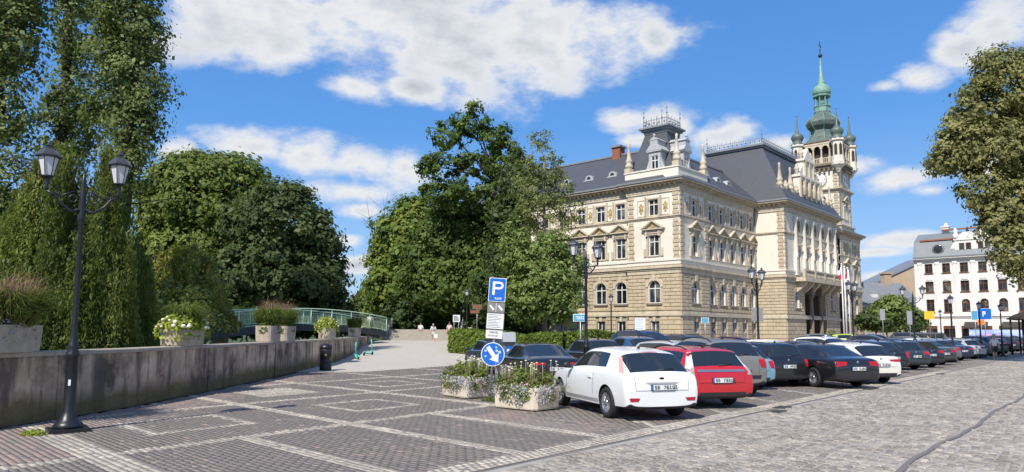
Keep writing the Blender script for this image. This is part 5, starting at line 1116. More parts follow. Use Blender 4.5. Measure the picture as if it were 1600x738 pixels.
for a, b in zip(joints[:-1], joints[1:]):
    mb = MB(); cp = MB(); n = max(2, int((b - a) / 1.1)); yy = [a + .006 + (b - a - .012) * i / n for i in range(n + 1)]; nz = 7; cols = []
    for i, y in enumerate(yy):
        ring = []; z0 = float(hz(wall_x(y), y)) - .12
        for j in range(nz + 1):
            z = z0 + (WH - .09 - z0 + .0) * j / nz; ring.append((wall_x(y) + .012 * math.sin(y * 1.9 + j) * math.sin(j * 1.7), y, z))
        ring += [(wall_x(y) - .45, y, WH - .09), (wall_x(y) - .45, y, -2.4)]; cols.append(ring)
        m_ = len(ring)
    vs = [(float(p[0]) + 9.6, p[1] - 13, p[2]) for r_ in cols for p in r_]; fs = []
    for i in range(n):
        for j in range(m_): fs.append((i * m_ + j, (i + 1) * m_ + j, (i + 1) * m_ + (j + 1) % m_, i * m_ + (j + 1) % m_))
    fs += [tuple(range(m_)), tuple(range(n * m_, (n + 1) * m_))[::-1]]
    mb.add(vs, fs); pn_ = mb.build('panel', M['wall'], PW)
    vs = []
    for y in yy: x = float(wall_x(y)) + 9.6; vs += [(x + .035, y - 13, WH - .088), (x + .04, y - 13, WH - .02), (x + .025, y - 13, WH), (x - .49, y - 13, WH), (x - .49, y - 13, WH - .088)]
    fs = [(i * 5 + j, (i + 1) * 5 + j, (i + 1) * 5 + (j + 1) % 5, i * 5 + (j + 1) % 5) for i in range(n) for j in range(5)] + [(0, 1, 2, 3, 4), tuple(n * 5 + j for j in range(5))[::-1]]
    cp.add(vs, fs); cp.build('coping', M['coping'], pn_)
M['pilaster'] = simple('paler cast strip', (.36, .31, .245), .92, .45, 1.6, bump=.5)
for y in joints[2:-1]:
    q = MB(); vs = []
    for yy_ in (y - .32, y + .32):
        x = float(wall_x(yy_)) + 9.6; z0 = float(hz(wall_x(yy_), yy_)) - .05; vs += [(x + .02, yy_ - 13, z0), (x + .028, yy_ - 13, z0), (x + .028, yy_ - 13, WH - .092), (x + .02, yy_ - 13, WH - .092)]
    q.add([(v[0] - .05 if i % 4 in (0, 3) else v[0], v[1], v[2]) for i, v in enumerate(vs)], [(0, 1, 2, 3), (7, 6, 5, 4), (1, 5, 6, 2), (0, 4, 5, 1), (2, 6, 7, 3)]); q.build('pilaster', M['wall'], PW)
# ------------------------------------------------------------------ planters with plants
def blades(n, r, h, lean, w, droop=.5, base_r=.5, seed=0):
    """arching grass blades as two-segment ribbons: returns (n*2, 4, 3)"""
    a = RNG.uniform(0, 2 * math.pi, n); q = np.sqrt(RNG.random(n)) * r * base_r; x0, y0 = np.cos(a) * q, np.sin(a) * q
    droop = droop * RNG.uniform(.1, 1.3, n); H = h * RNG.uniform(.35, 1.12, n); L = lean * RNG.uniform(.3, 1.2, n); da = a + RNG.normal(0, .5, n); ux, uy = np.cos(da), np.sin(da); px_, py_ = -uy * w, ux * w
    P0 = np.stack([x0, y0, np.zeros(n)], 1); P1 = np.stack([x0 + ux * L * .35, y0 + uy * L * .35, H * .75], 1); P2 = np.stack([x0 + ux * L, y0 + uy * L, H * (1 - droop * .5)], 1); W = np.stack([px_, py_, np.zeros(n)], 1)
    return np.concatenate([np.stack([P0 - W, P0 + W, P1 + W, P1 - W], 1), np.stack([P1 - W, P1 + W, P2 + W * .15, P2 - W * .15], 1)])
def mound(n, rx, ry, h, size, z0=0.0, droop=0.0, up=.5, rough=.10):
    d = rand_unit(n); d[:, 2] = np.abs(d[:, 2]) * (1 if not droop else 1); k_ = RNG.random(n) < droop; rad = RNG.uniform(.72, 1.03, n) * (1 + rough * np.sin(d[:, 0] * 9) * np.sin(d[:, 1] * 8 + 1))
    C = d * np.array([rx, ry, h]) * rad[:, None]; C[:, 2] += z0; C[k_, 2] = z0 - RNG.random(k_.sum()) * .30; e_ = np.hypot(C[k_, 0] / rx, C[k_, 1] / ry) + 1e-6; C[k_, 0] /= e_ * .97; C[k_, 1] /= e_ * .97
    return leaf_quads(C, size, d * .8 + np.array([0, 0, up])), d
def flowers(n, rx, ry, h, z0, r):
    mb = MB()
    for i in range(n):
        d = rand_unit(1)[0]; d[2] = abs(d[2]); s = r * random.uniform(.7, 1.25); c = (d[0] * rx, d[1] * ry, z0 + d[2] * h); mb.sphere(c, s, 7, 5, 0, (1, 1, .8))
    return mb
def put(root, name, quads, leaf): return link(name, quads_mesh(name, quads, LEAF[leaf], RNG.random(len(quads))), root)
def wall_planter(y, w, h, label, kind, rot=0.0, d=.78, z=WH):
    p = wall_pt(y, -.30); root = empty('wall_planter', (p.x, p.y, z), math.pi / 2 + math.atan2(float(wall_x(y + .5) - wall_x(y - .5)) * -1, 1.0) * 0 + rot, label, 'planter', 'planters on the parapet wall')
    mb = MB(); n = 20; prof = [(.93, .0), (.95, .02), (1.0, h * .85), (1.0, h), (.90, h), (.88, h - .08)]
    def rr(i, k_):
        a = 2 * math.pi * i / n; c, s = math.cos(a), math.sin(a); ex = .55; return (math.copysign(abs(c) ** ex, c) * w / 2 * k_, math.copysign(abs(s) ** ex, s) * d / 2 * k_)
    vs = [(*rr(i, k_), zz) for (k_, zz) in prof for i in range(n)]; fs = [(j * n + i, j * n + (i + 1) % n, (j + 1) * n + (i + 1) % n, (j + 1) * n + i) for j in range(len(prof) - 1) for i in range(n)] + [tuple(range(n))[::-1], tuple(range((len(prof) - 1) * n, len(prof) * n))]
    mb.add(vs, fs, 0, False); mb.build('tub', M['concrete'], root)
    if kind == 'russet':
        put(root, 'plumes', blades(750, w / 2, 1.15, .75, .005, .7) + np.array([0, 0, h - .05]), 'red_grass'); put(root, 'grass', blades(2400, w / 2, .85, .95, .008, .9) + np.array([.1, 0, h - .05]), 'grass'); q, _ = mound(420, w * .5, d * .55, .16, .035, h, .35); put(root, 'silver_edging', q, 'silver')
    elif kind == 'hydrangea':
        q, _ = mound(1500, w * .60, d * .75, .42, .055, h, .12); put(root, 'foliage', q, 'lime'); put(root, 'grass', blades(1300, w / 2, .85, .6, .009, .8, .35) + np.array([.1, .0, h]), 'grass'); flowers(42, w * .62, d * .78, .36, h + .03, .055).build('flower_heads', LEAF['white_fl'], root)['kind'] = 'stuff'
    elif kind == 'lime':
        q, _ = mound(1300, w * .66, d * .8, .62, .06, h - .02, .1); put(root, 'foliage', q, 'lime'); flowers(26, w * .6, d * .75, .55, h, .055).build('flower_heads', LEAF['white_fl'], root)['kind'] = 'stuff'
    elif kind == 'grass':
        put(root, 'grass', blades(1900, w / 2, .85, .6, .009, .8) + np.array([0, 0, h - .04]), 'grass'); put(root, 'plumes', blades(420, w / 2, 1.2, .4, .005, .5) + np.array([.1, 0, h - .04]), 'red_grass'); q, _ = mound(300, w * .5, d * .5, .2, .05, h, .5); put(root, 'trailing_leaves', q, 'hedge')
    else:
        q, _ = mound(900, w * .6, d * .7, .40, .055, h, .2); put(root, 'foliage', q, 'hedge'); flowers(40, w * .62, d * .74, .38, h, .05).build('flower_heads', LEAF['yellow_fl'], root)['kind'] = 'stuff'
    return root
def wall_y_at(u):      # depth at which the wall's middle line shows at picture column u
    best = min(np.arange(11, 60, .05), key=lambda y: abs(800 + FPX * (float(wall_x(y)) - .24) / y - u)); return float(best)
RZW = math.pi / 2
for (u, w, h, lab, kind) in [(14, 1.30, .52, 'long concrete planter with russet plumes and green grass at the left edge of the wall', 'russet'), (293, 1.35, .46, 'long concrete planter with white hydrangeas and tall grass on the wall', 'hydrangea'),
        (424, 1.0, .62, 'concrete planter of green grass, left of the pair on the wall before the bridge', 'grass'), (449, 1.0, .62, 'concrete planter with russet grass, right of the pair on the wall', 'grass'), (515, 1.25, .62, 'concrete planter with a lime-green flowering bush on the wall', 'lime'),
        (557, 1.3, .66, 'concrete planter of tall green grass above the left scooter', 'grass'), (579, 1.2, .55, 'concrete planter with yellow flowers above the right scooter', 'yellow'), (590, 1.2, .6, 'concrete planter with green grass, second from the bridge post', 'grass'), (600, 1.2, .6, 'concrete planter nearest the white bridge post', 'lime')]:
    wall_planter(wall_y_at(u), w * 1.25, h, lab, kind, rot=.0)
# ------------------------------------------------------------------ footbridge
BR = empty('footbridge', (-11.9, 60.0, 1.2), 0, 'arched footbridge with mint-green railings over the river', 'bridge')
A0, A1 = Vector((-11.9, 61.0)), Vector((-20.6, 46.5)); bd = (A1 - A0).normalized(); bn = Vector((-bd.y, bd.x)); BLn = (A1 - A0).length
def bz(s): t = s / BLn; return 1.75 + .75 * 4 * t * (1 - t) * .75 - .15 * t
def bp(s, off, dz): p = A0 + bd * s + bn * off; return (p.x + 11.9, p.y - 60.0, bz(s) + dz - 1.2)
N = 26; dk = MB(); vs = []; fs = []
for i in range(N + 1):
    s = BLn * i / N; vs += [bp(s, -1.6, -.45), bp(s, 1.6, -.45), bp(s, 1.6, 0), bp(s, -1.6, 0)]
for i in range(N):
    for j in range(4): fs.append((4 * i + j, 4 * i + 4 + j, 4 * i + 4 + (j + 1) % 4, 4 * i + (j + 1) % 4))
dk.add(vs, fs + [(0, 1, 2, 3), (4 * N + 3, 4 * N + 2, 4 * N + 1, 4 * N)]); dk.build('deck', M['deck_dark'], BR)
for off in (-1.55, 1.55):
    rl = MB()
    for dz, r_ in ((1.18, .04), (1.0, .02), (.12, .025)): rl.tube([bp(BLn * i / N, off, dz) for i in range(N + 1)], r_, 6)
    ro = rl.build('railing', M['rail_green'], BR)
    bl = MB(); nb = 120
    for i in range(nb): s = BLn * (i + .5) / nb; bl.tube([bp(s, off, .12), bp(s, off, 1.0)], .014, 4, smooth=False)
    b_ = bl.build('balusters', M['rail_green'], ro); b_['kind'] = 'stuff'
    for i in range(9): s = BLn * i / 8; q = MB(); q.tube([bp(s, off, -.1), bp(s, off, 1.18)], .04, 6); q.build('rail_post', M['rail_green'], ro)
for s in (4.5, 15): q = MB(); p = A0 + bd * s; q.box(p.x + 11.9 - .4, p.x + 11.9 + .4, p.y - 60 - .4, p.y - 60 + .4, -4, .6); q.build('pier', M['coping'], BR)
q = MB(); q.prism([(-.9, 0), (.3, 0), (.3, 2.1), (-.1, 2.1)], 'x', -.15, .15); q.box(-.2, .2, -.05, .35, 2.1, 2.2); tag(q.build('bridge_end_post', M['white_paint'], loc=(-12.2, 61.2, .8), rz=R(-10)), 'white sloping end post where the footbridge meets the promenade', 'post')
# ------------------------------------------------------------------ stairs at the end of the promenade
ST = empty('stone_stairs', (-6.8, 68.0, .85), 0, 'wide pale stone stairs at the end of the promenade', 'stairs')
for i in range(7): q = MB(); q.box(-5.6, 3.2 if i < 2 else 2.4, i * .42, 9, i * .16 - .2, (i + 1) * .16); q.build('step', M['stair_stone'], ST)
q = MB(); q.box(2.5, 3.0, .8, 6, -.2, 1.35); q.build('side_wall', M['stair_stone'], ST)
def handrail(x, parent):
    r_ = MB(); p0, p1 = (x, -.2, .95), (x, 3.6, 2.35)
    for dz in (0, -.3, -.6): r_.tube([(p0[0], p0[1], p0[2] + dz), (p1[0], p1[1], p1[2] + dz)], .03, 6)
    for t in (0.03, .5, .97): a = Vector(p0).lerp(Vector(p1), t); r_.tube([(a.x, a.y, a.z - 1.0), (a.x, a.y, a.z)], .035, 6)
    r_.build('handrail', M['galv'], parent)
handrail(1.9, ST); handrail(-5.2, ST)
# ------------------------------------------------------------------ litter bin, scooters
def bin_(loc):
    o = empty('litter_bin', loc, 0, 'round black litter bin standing against the parapet wall', 'bin'); q = MB(); q.lathe([(.26, 0), (.27, .04), (.27, .40), (.25, .42), (.25, .44), (.265, .46), (.265, .98), (.25, 1.0)], 18); q.build('body', M['black_iron'], o)
    q = MB(); q.lathe([(.29, 1.0), (.30, 1.04), (.28, 1.08), (.24, 1.16), (.10, 1.22), (.03, 1.23)], 18); q.build('lid', M['black_iron'], o)
    for z in (.44, .90): q = MB(); q.lathe([(.275, z), (.285, z + .015), (.275, z + .03)], 18); q.build('band', M['lamp_roof'], o)
    q = MB(); q.lathe([(.05, 0), (.055, .012), (.03, .016)], 10); q.build('crest', M['gold'], o, loc=(.07, -.262, .70), rot=(R(90), 0, R(15)))
bin_((-8.45, 32.6, 0))
M['scooter'] = simple('mint scooter paint', (.08, .50, .36), .35, .06, 4)
def scooter(loc, rz, label):
    o = empty('kick_scooter', loc, rz, label, 'scooter', 'mint scooters by the wall'); q = MB(); q.box(-.08, .08, -.55, .25, .10, .16); q.prism([(.25, .10), (.25, .16), (.42, .34), (.46, .28)], 'x', -.06, .06); q.build('deck', M['scooter'], o)
    q = MB(); q.tube([(0, .42, .26), (0, .34, 1.08)], [.045, .032], 8); q.build('stem', M['scooter'], o)
    q = MB(); q.tube([(-.26, .30, 1.12), (-.1, .34, 1.10), (.1, .34, 1.10), (.26, .30, 1.12)], .018, 6); q.build('handlebar', M['black_plastic'], o); q = MB(); q.box(-.05, .05, .34, .42, .98, 1.1); q.build('display', M['black_plastic'], o)
    for y in (.46, -.56): q = MB(); q.lathe([(.11, -.03), (.12, -.015), (.12, .015), (.11, .03)], 14); q.build('wheel', M['rubber'], o, loc=(0, y, .12), rot=(0, R(90), 0))
    q = MB(); q.prism([(-.70, .18), (-.56, .27), (-.42, .2), (-.45, .17), (-.56, .24), (-.68, .16)], 'x', -.05, .05); q.build('mudguard', M['scooter'], o)
scooter((-9.55, 44.2, float(hz(-9.5, 44))), R(22), 'mint-green electric scooter leaning by the wall, nearer of the two'); scooter((-9.5, 47.6, float(hz(-9.5, 47.6))), R(-20), 'mint-green electric scooter by the wall, farther of the two')
# ------------------------------------------------------------------ concrete flower boxes by the sign
def flower_box(loc, rz, label, seed):
    o = empty('flower_box', loc, rz, label, 'planter', 'cream concrete flower boxes'); w, d, h = 1.36, .92, .52; q = MB(); b_ = .07
    def ring(k_, z): return [(-w / 2 * k_ + b_, -d / 2 * k_, z), (w / 2 * k_ - b_, -d / 2 * k_, z), (w / 2 * k_, -d / 2 * k_ + b_, z), (w / 2 * k_, d / 2 * k_ - b_, z), (w / 2 * k_ - b_, d / 2 * k_, z), (-w / 2 * k_ + b_, d / 2 * k_, z), (-w / 2 * k_, d / 2 * k_ - b_, z), (-w / 2 * k_, -d / 2 * k_ + b_, z)]
    rs_ = [ring(.95, .03), ring(.97, .06), ring(1.0, h - .03), ring(.985, h), ring(.88, h), ring(.87, h - .1)]; vs = [p for r_ in rs_ for p in r_]
    q.add(vs, [(j * 8 + i, j * 8 + (i + 1) % 8, (j + 1) * 8 + (i + 1) % 8, (j + 1) * 8 + i) for j in range(5) for i in range(8)] + [tuple(range(8))[::-1], tuple(range(40, 48))]); q.build('tub', M['concrete_warm'], o)
    f = MB(); f.box(-w * .42, w * .42, -d * .4, d * .4, .001, .031); f.build('foot', M['concrete'], o)
    q_, _ = mound(2800, w * .53, d * .57, .42, .030, h, .10, rough=.3); put(o, 'foliage', q_, 'hedge'); q_, _ = mound(1500, w * .55, d * .60, .38, .028, h, .18, rough=.35); put(o, 'pale_foliage', q_, 'birch')
    # trailing silver and pink plants over the rim
    Q, S = [], []
    for i in range(46):
        a = RNG.uniform(0, 2 * math.pi) if i > 8 else RNG.uniform(math.pi * 1.02, math.pi * 1.98); ex = max(abs(math.cos(a)) / (w / 2), abs(math.sin(a)) / (d / 2)); x, y = math.cos(a) / ex, math.sin(a) / ex; L = RNG.uniform(.06, .40); m = int(40 + 140 * L); s = RNG.random(m); sp_ = .09 * (1 - s * .5)
        C = np.stack([x * 1.06 + RNG.normal(0, 1, m) * sp_, y * 1.09 + RNG.normal(0, 1, m) * sp_, h + .05 - s * L + RNG.normal(0, .025, m)], 1); n_ = np.tile([math.cos(a), math.sin(a), .3], (m, 1)); (Q if i % 3 else S).append(leaf_quads(C, .021, n_))
    put(o, 'silver_trailers', np.concatenate(Q), 'silver'); put(o, 'green_trailers', np.concatenate(S), 'hedge')
    q_, _ = mound(130, w * .54, d * .58, .38, .024, h + .02, .2); put(o, 'pink_blossom', q_, 'pink'); put(o, 'stalks', blades(70, w / 2, .55, .35, .005, .4, .95) + np.array([0, 0, h]), 'red_grass')
    fh = MB()
    for i in range(34): x, y, z = RNG.uniform(-w / 2, w / 2), RNG.uniform(-d / 2, d / 2), h + RNG.uniform(.38, .62); fh.sphere((x, y, z), RNG.uniform(.018, .036), 6, 4, 0, (1, 1, .6)); fh.tube([(x, y, h + .1), (x, y, z)], .004, 3)
    fh.build('white_flower_heads', LEAF['white_fl'], o)['kind'] = 'stuff'
flower_box((-1.22, 19.95, 0), R(-54), 'cream concrete flower box left of the round blue sign', 1); flower_box((.36, 17.0, 0), R(-42), 'cream concrete flower box in front of the white hatchback', 2)
# ------------------------------------------------------------------ cars
# local frame: +y forward, origin on the ground under the rear axle
PALE = {'white': (.80, .80, .80), 'red': (.50, .010, .014), 'black': (.008, .008, .010), 'navy': (.010, .016, .045), 'grey': (.13, .135, .14), 'dark_grey': (.035, .037, .042), 'taupe': (.175, .165, .15), 'silver': (.42, .43, .44),
        'light_blue': (.16, .30, .40), 'teal': (.016, .030, .038), 'cream': (.76, .73, .62), 'dark_red': (.14, .012, .018), 'blue': (.03, .07, .16), 'lime': (.42, .52, .06)}
def car_spec(kind):
    """stations: (y, z_top, half width factor, z_sill, role). roles mark glass"""
    S = {}
    if kind == 'hatch':      # three-door hatchback
        S = dict(W=.885, belt=.955, wb=2.64, R=.325, wr=.60, roof=1.47,
            st=[(-.87, .66, .90, .30), (-.85, .80, .945, .27), (-.81, .94, .96, .25), (-.77, .985, .965, .24), (-.28, 1.385, .985, .22), (-.18, 1.42, .99, .22), (.13, 1.455, 1.0, .20), (.55, 1.485, 1.0, .19), (.75, 1.49, 1.0, .19), (1.15, 1.482, 1.0, .19), (1.46, 1.44, 1.0, .19), (2.22, 1.03, .99, .19), (2.36, .985, .985, .19), (2.75, .93, .97, .20), (3.10, .86, .94, .20), (3.33, .76, .86, .20), (3.43, .62, .74, .22)],
            rear_win=(3, 4), screen=(10, 11), side=[(6, 11)], side_from=5)
    elif kind == 'wagon':    # estate
        S = dict(W=.905, belt=.95, wb=2.70, R=.325, wr=.60, roof=1.46,
            st=[(-1.02, .66, .90, .32), (-1.00, .82, .945, .28), (-.96, .93, .955, .25), (-.90, 1.00, .96, .24), (-.60, 1.375, .975, .22), (-.50, 1.42, .98, .22), (.05, 1.455, 1.0, .20), (.12, 1.455, 1.0, .20), (.78, 1.47, 1.0, .19), (.86, 1.47, 1.0, .19), (1.50, 1.43, 1.0, .19), (2.26, 1.00, .99, .19), (2.40, .955, .985, .19), (2.85, .90, .97, .20), (3.25, .82, .94, .20), (3.46, .72, .86, .22), (3.56, .58, .74, .24)],
            rear_win=(3, 4), screen=(10, 11), side=[(5, 11)], side_from=5)
    elif kind == 'suv':
        S = dict(W=.93, belt=1.10, wb=2.65, R=.355, wr=.62, roof=1.66,
            st=[(-.88, .76, .82, .40), (-.865, .94, .91, .36), (-.82, 1.08, .945, .33), (-.76, 1.15, .965, .32), (-.42, 1.545, .98, .30), (-.30, 1.60, .985, .30), (.10, 1.64, 1.0, .28), (.18, 1.64, 1.0, .28), (.82, 1.66, 1.0, .27), (.90, 1.66, 1.0, .27), (1.42, 1.62, 1.0, .27), (2.12, 1.17, .99, .27), (2.26, 1.12, .985, .27), (2.75, 1.07, .97, .28), (3.15, 1.0, .94, .28), (3.36, .88, .86, .30), (3.46, .70, .74, .34)],
            rear_win=(3, 4), screen=(10, 11), side=[(5, 11)], side_from=5)
    elif kind == 'sedan':
        S = dict(W=.915, belt=.93, wb=2.80, R=.33, wr=.58, roof=1.45,
            st=[(-1.10, .70, .80, .32), (-1.085, .86, .90, .28), (-1.02, .98, .945, .25), (-.80, 1.02, .965, .24), (-.62, 1.035, .975, .23), (.22, 1.395, .99, .21), (.40, 1.43, .99, .21), (.78, 1.455, 1.0, .20), (.86, 1.455, 1.0, .20), (1.30, 1.455, 1.0, .19), (1.62, 1.41, 1.0, .19), (2.42, .99, .99, .19), (2.56, .95, .985, .19), (3.0, .89, .97, .20), (3.35, .81, .94, .20), (3.56, .71, .86, .22), (3.66, .56, .74, .24)],
            rear_win=(4, 5), screen=(10, 11), side=[(5, 11)], side_from=5)
    else:                    # small five-door city car
        S = dict(W=.825, belt=.96, wb=2.46, R=.30, wr=.56, roof=1.50,
            st=[(-.66, .64, .84, .32), (-.65, .80, .92, .28), (-.62, .94, .95, .26), (-.58, 1.02, .965, .25), (-.32, 1.40, .985, .23), (-.22, 1.455, .99, .23), (.08, 1.49, 1.0, .21), (.15, 1.49, 1.0, .21), (.70, 1.51, 1.0, .20), (.78, 1.51, 1.0, .20), (1.25, 1.47, 1.0, .20), (1.95, 1.05, .99, .20), (2.06, 1.0, .985, .20), (2.45, .95, .97, .21), (2.78, .87, .94, .21), (2.97, .76, .87, .22), (3.06, .60, .76, .24)],
            rear_win=(3, 4), screen=(10, 11), side=[(5, 11)], side_from=5)
    S['kind'] = kind; return S
def body_parts(S):
    """loft the shell, smooth it, cut the wheel arches; returns dict of meshes (body, glass pieces) and a BVH of the shell"""
    st = S['st']; n = len(st); W, belt = S['W'], S['belt']; rings = []
    for (y, zt, wf, zs) in st:
        w = W * wf; zb = min(belt + (.030 if S['kind'] == 'hatch' else .014) * (1.2 - y) * .8, zt - .055); g = zt - zb; t = max(0, min(1, (g - .06) / .34)); wr = S['wr']
        zm = zs + (zb - zs) * .42
        x8 = (w * .80) * (1 - t) + (wr + .055) * t; z8 = (zt - .022) * (1 - t) + (zt - .085) * t
        x7 = .905 * w; z7 = zb + (.022 if g > .08 else .012)
        if t < .2: z8 = max(z8, z7 + .004)
        x9 = x8 * (.60 * (1 - t) + .86 * t); z9 = zt - .008 - .014 * t
        pts = [(0, zs), (w * .82, zs), (w * .955, zs + .06), (w * .995, zm), (w, zm + (zb - zm) * .5), (w * .975, zb - .045), (w * .945, zb - .004), (x7, z7), (x8, z8), (x9, z9), (0, zt)]
        rings.append((y, pts))
    me = bpy.data.meshes.new('shell'); bm = bmesh.new(); V = []
    for (y, pts) in rings:
        row = [bm.verts.new((x, y, z)) for x, z in pts] + [bm.verts.new((-x, y, z)) for x, z in pts[9:0:-1]]; V.append(row)
    m = len(V[0]); GL = {}
    def face(vs, mi):
        f = bm.faces.new(vs); f.material_index = mi; f.smooth = True; return f
    for i in range(n - 1):
        for j in range(m):
            k_ = (j + 1) % m; s = j if j < 10 else 19 - j          # strip 0..9 mirrored
            mi = 0
            if s in (8, 9) and S['rear_win'][0] <= i < S['rear_win'][1]: mi = 1
            if s in (8, 9) and S['screen'][0] <= i < S['screen'][1]: mi = 2
            if s == 7 and any(a <= i < b for a, b in S['side']): mi = 3
            if s in (0, 1): mi = 4
            face([V[i][j], V[i + 1][j], V[i + 1][k_], V[i][k_]], mi)
    for i, fl in ((0, False), (n - 1, True)):
        for j in range(10):
            a, b = V[i][j], V[i][j + 1]; c, d = V[i][(m - j - 1) % m], V[i][(m - j) % m]
            vs = [a, b, c, d] if j > 0 else [a, b, c]
            if j == 9: vs = [a, b, d]
            face(vs[::-1] if fl else vs, 0)
    cl = bm.edges.layers.float.new('crease_edge')
    for i in range(n - 1):
        for j, cv in ((2, .55), (6, .65), (8, .35), (18, .55), (14, .65), (12, .35)):
            ed = bm.edges.get((V[i][j], V[i + 1][j]))
            if ed: ed[cl] = cv
    for i, cv in ((0, .5), (S['rear_win'][1], .6), (S['rear_win'][0], .4), (S['screen'][1], .5)):
        for j in range(m):
            ed = bm.edges.get((V[i][j], V[i][(j + 1) % m]))
            if ed: ed[cl] = cv
    bmesh.ops.recalc_face_normals(bm, faces=bm.faces); bm.to_mesh(me); bm.free()
    for k_ in range(6): me.materials.append(M['car_paint'])
    ob = bpy.data.objects.new('shell', me); COL.objects.link(ob); sub = ob.modifiers.new('s', 'SUBSURF'); sub.levels = 2; sub.render_levels = 2
    # wheel arch cutter
    cb = bmesh.new()
    for y in (0, S['wb']):
        for sx in (-1, 1):
            r = bmesh.ops.create_cone(cb, cap_ends=True, segments=28, radius1=S['R'] + .045, radius2=S['R'] + .045, depth=.5, matrix=Matrix.Translation((sx * (W + .02), y, S['R'] + .01)) @ Matrix.Rotation(math.pi / 2, 4, 'Y'))
    cm = bpy.data.meshes.new('cut'); 
    for f in cb.faces: f.material_index = 5
    cb.to_mesh(cm); cb.free()
    for k_ in range(6): cm.materials.append(M['car_paint'])
    co = bpy.data.objects.new('cut', cm); COL.objects.link(co); bo = ob.modifiers.new('b', 'BOOLEAN'); bo.operation = 'DIFFERENCE'; bo.object = co; bo.solver = 'EXACT'
    dg = bpy.context.evaluated_depsgraph_get(); dg.update(); ev = ob.evaluated_get(dg); full = bpy.data.meshes.new_from_object(ev, depsgraph=dg)
    bm = bmesh.new(); bm.from_mesh(full); bvh = BVHTree.FromBMesh(bm)
    out = {}
    def take(ids, name, mat, off=0.0):
        b2 = bm.copy(); bmesh.ops.delete(b2, geom=[f for f in b2.faces if f.material_index not in ids], context='FACES')
        for f in b2.faces: f.smooth = True
        if off:
            for v in b2.verts: v.co += v.normal * off
        if name == 'body':
            for f in b2.faces: f.material_index = {0: 0, 4: 1, 5: 1}[f.material_index]
        else:
            for f in b2.faces: f.material_index = 0
        m_ = bpy.data.meshes.new(name); b2.to_mesh(m_); b2.free()
        for q in mat: m_.materials.append(q)
        m_.set_sharp_from_angle(angle=R(38)); return m_
    out['body'] = take((0, 4, 5), 'body', [M['car_paint'], M['black_plastic']]); out['rear_window'] = take((1,), 'rear_window', [M['car_glass']]); out['windscreen'] = take((2,), 'windscreen', [M['car_glass']])
    # side glass split left/right
    b2 = bm.copy(); bmesh.ops.delete(b2, geom=[f for f in b2.faces if f.material_index != 3], context='FACES')
    for sx in (-1, 1):
        b3 = b2.copy(); bmesh.ops.delete(b3, geom=[f for f in b3.faces if f.calc_center_median().x * sx < 0], context='FACES')
        for f in b3.faces: f.material_index = 0; f.smooth = True
        m_ = bpy.data.meshes.new('side_windows'); b3.to_mesh(m_); b3.free(); m_.materials.append(M['car_glass']); out['side_windows' + ('L' if sx < 0 else 'R')] = m_
    b2.free(); bm.free(); bpy.data.objects.remove(ob); bpy.data.objects.remove(co)
    return out, bvh
def patch(bvh, corners, view, mat, name, off=.006, nu=6, nv=4, thick=True):
    """a bilinear patch projected on the shell. view: 'rear','front' corners are (x,z); 'L','R' corners are (y,z); or a direction vector with 3D corners"""
    vs = []
    for j in range(nv + 1):
        prev = vs[-nu - 1] if vs else None
        for i in range(nu + 1):
            s, t = i / nu, j / nv; c = [corners[0][k_] * (1 - s) * (1 - t) + corners[1][k_] * s * (1 - t) + corners[2][k_] * s * t + corners[3][k_] * (1 - s) * t for k_ in range(len(corners[0]))]
            if view == 'rear': o, d = Vector((c[0], -4, c[1])), Vector((0, 1, 0))
            elif view == 'front': o, d = Vector((c[0], 8, c[1])), Vector((0, -1, 0))
            elif view in ('L', 'R'): sg = -1 if view == 'L' else 1; o, d = Vector((3 * sg, c[0], c[1])), Vector((-sg, 0, 0))
            else: d = Vector(view).normalized(); o = Vector(c) - d * 4
            h = bvh.ray_cast(o, d)
            p = h[0]
            if p is None or (prev is not None and (p - prev).length > .35): p = bvh.find_nearest(prev if prev is not None else o + d * 3.2)[0]
            prev = p; vs.append(p - d * off)
    mb = MB(); w = nu + 1; fs = [(j * w + i, j * w + i + 1, (j + 1) * w + i + 1, (j + 1) * w + i) for j in range(nv) for i in range(nu)]; mb.add(vs, fs, 0, True)
    return mb.mesh(name, mat)
def seam(mb, bvh, pts, view, r=.0045):
    out = []
    for a, b in zip(pts[:-1], pts[1:]):
        for i in range(6):
            t = i / 6; c = (a[0] + (b[0] - a[0]) * t, a[1] + (b[1] - a[1]) * t)
            if view == 'rear': o, d = Vector((c[0], -4, c[1])), Vector((0, 1, 0))
            else: sg = -1 if view == 'L' else 1; o, d = Vector((3 * sg, c[0], c[1])), Vector((-sg, 0, 0))
            h = bvh.ray_cast(o, d)
            if h[0] is not None: out.append(h[0] - d * .001)
    if len(out) > 2: mb.tube(out, r, 4)
WHEEL = {}
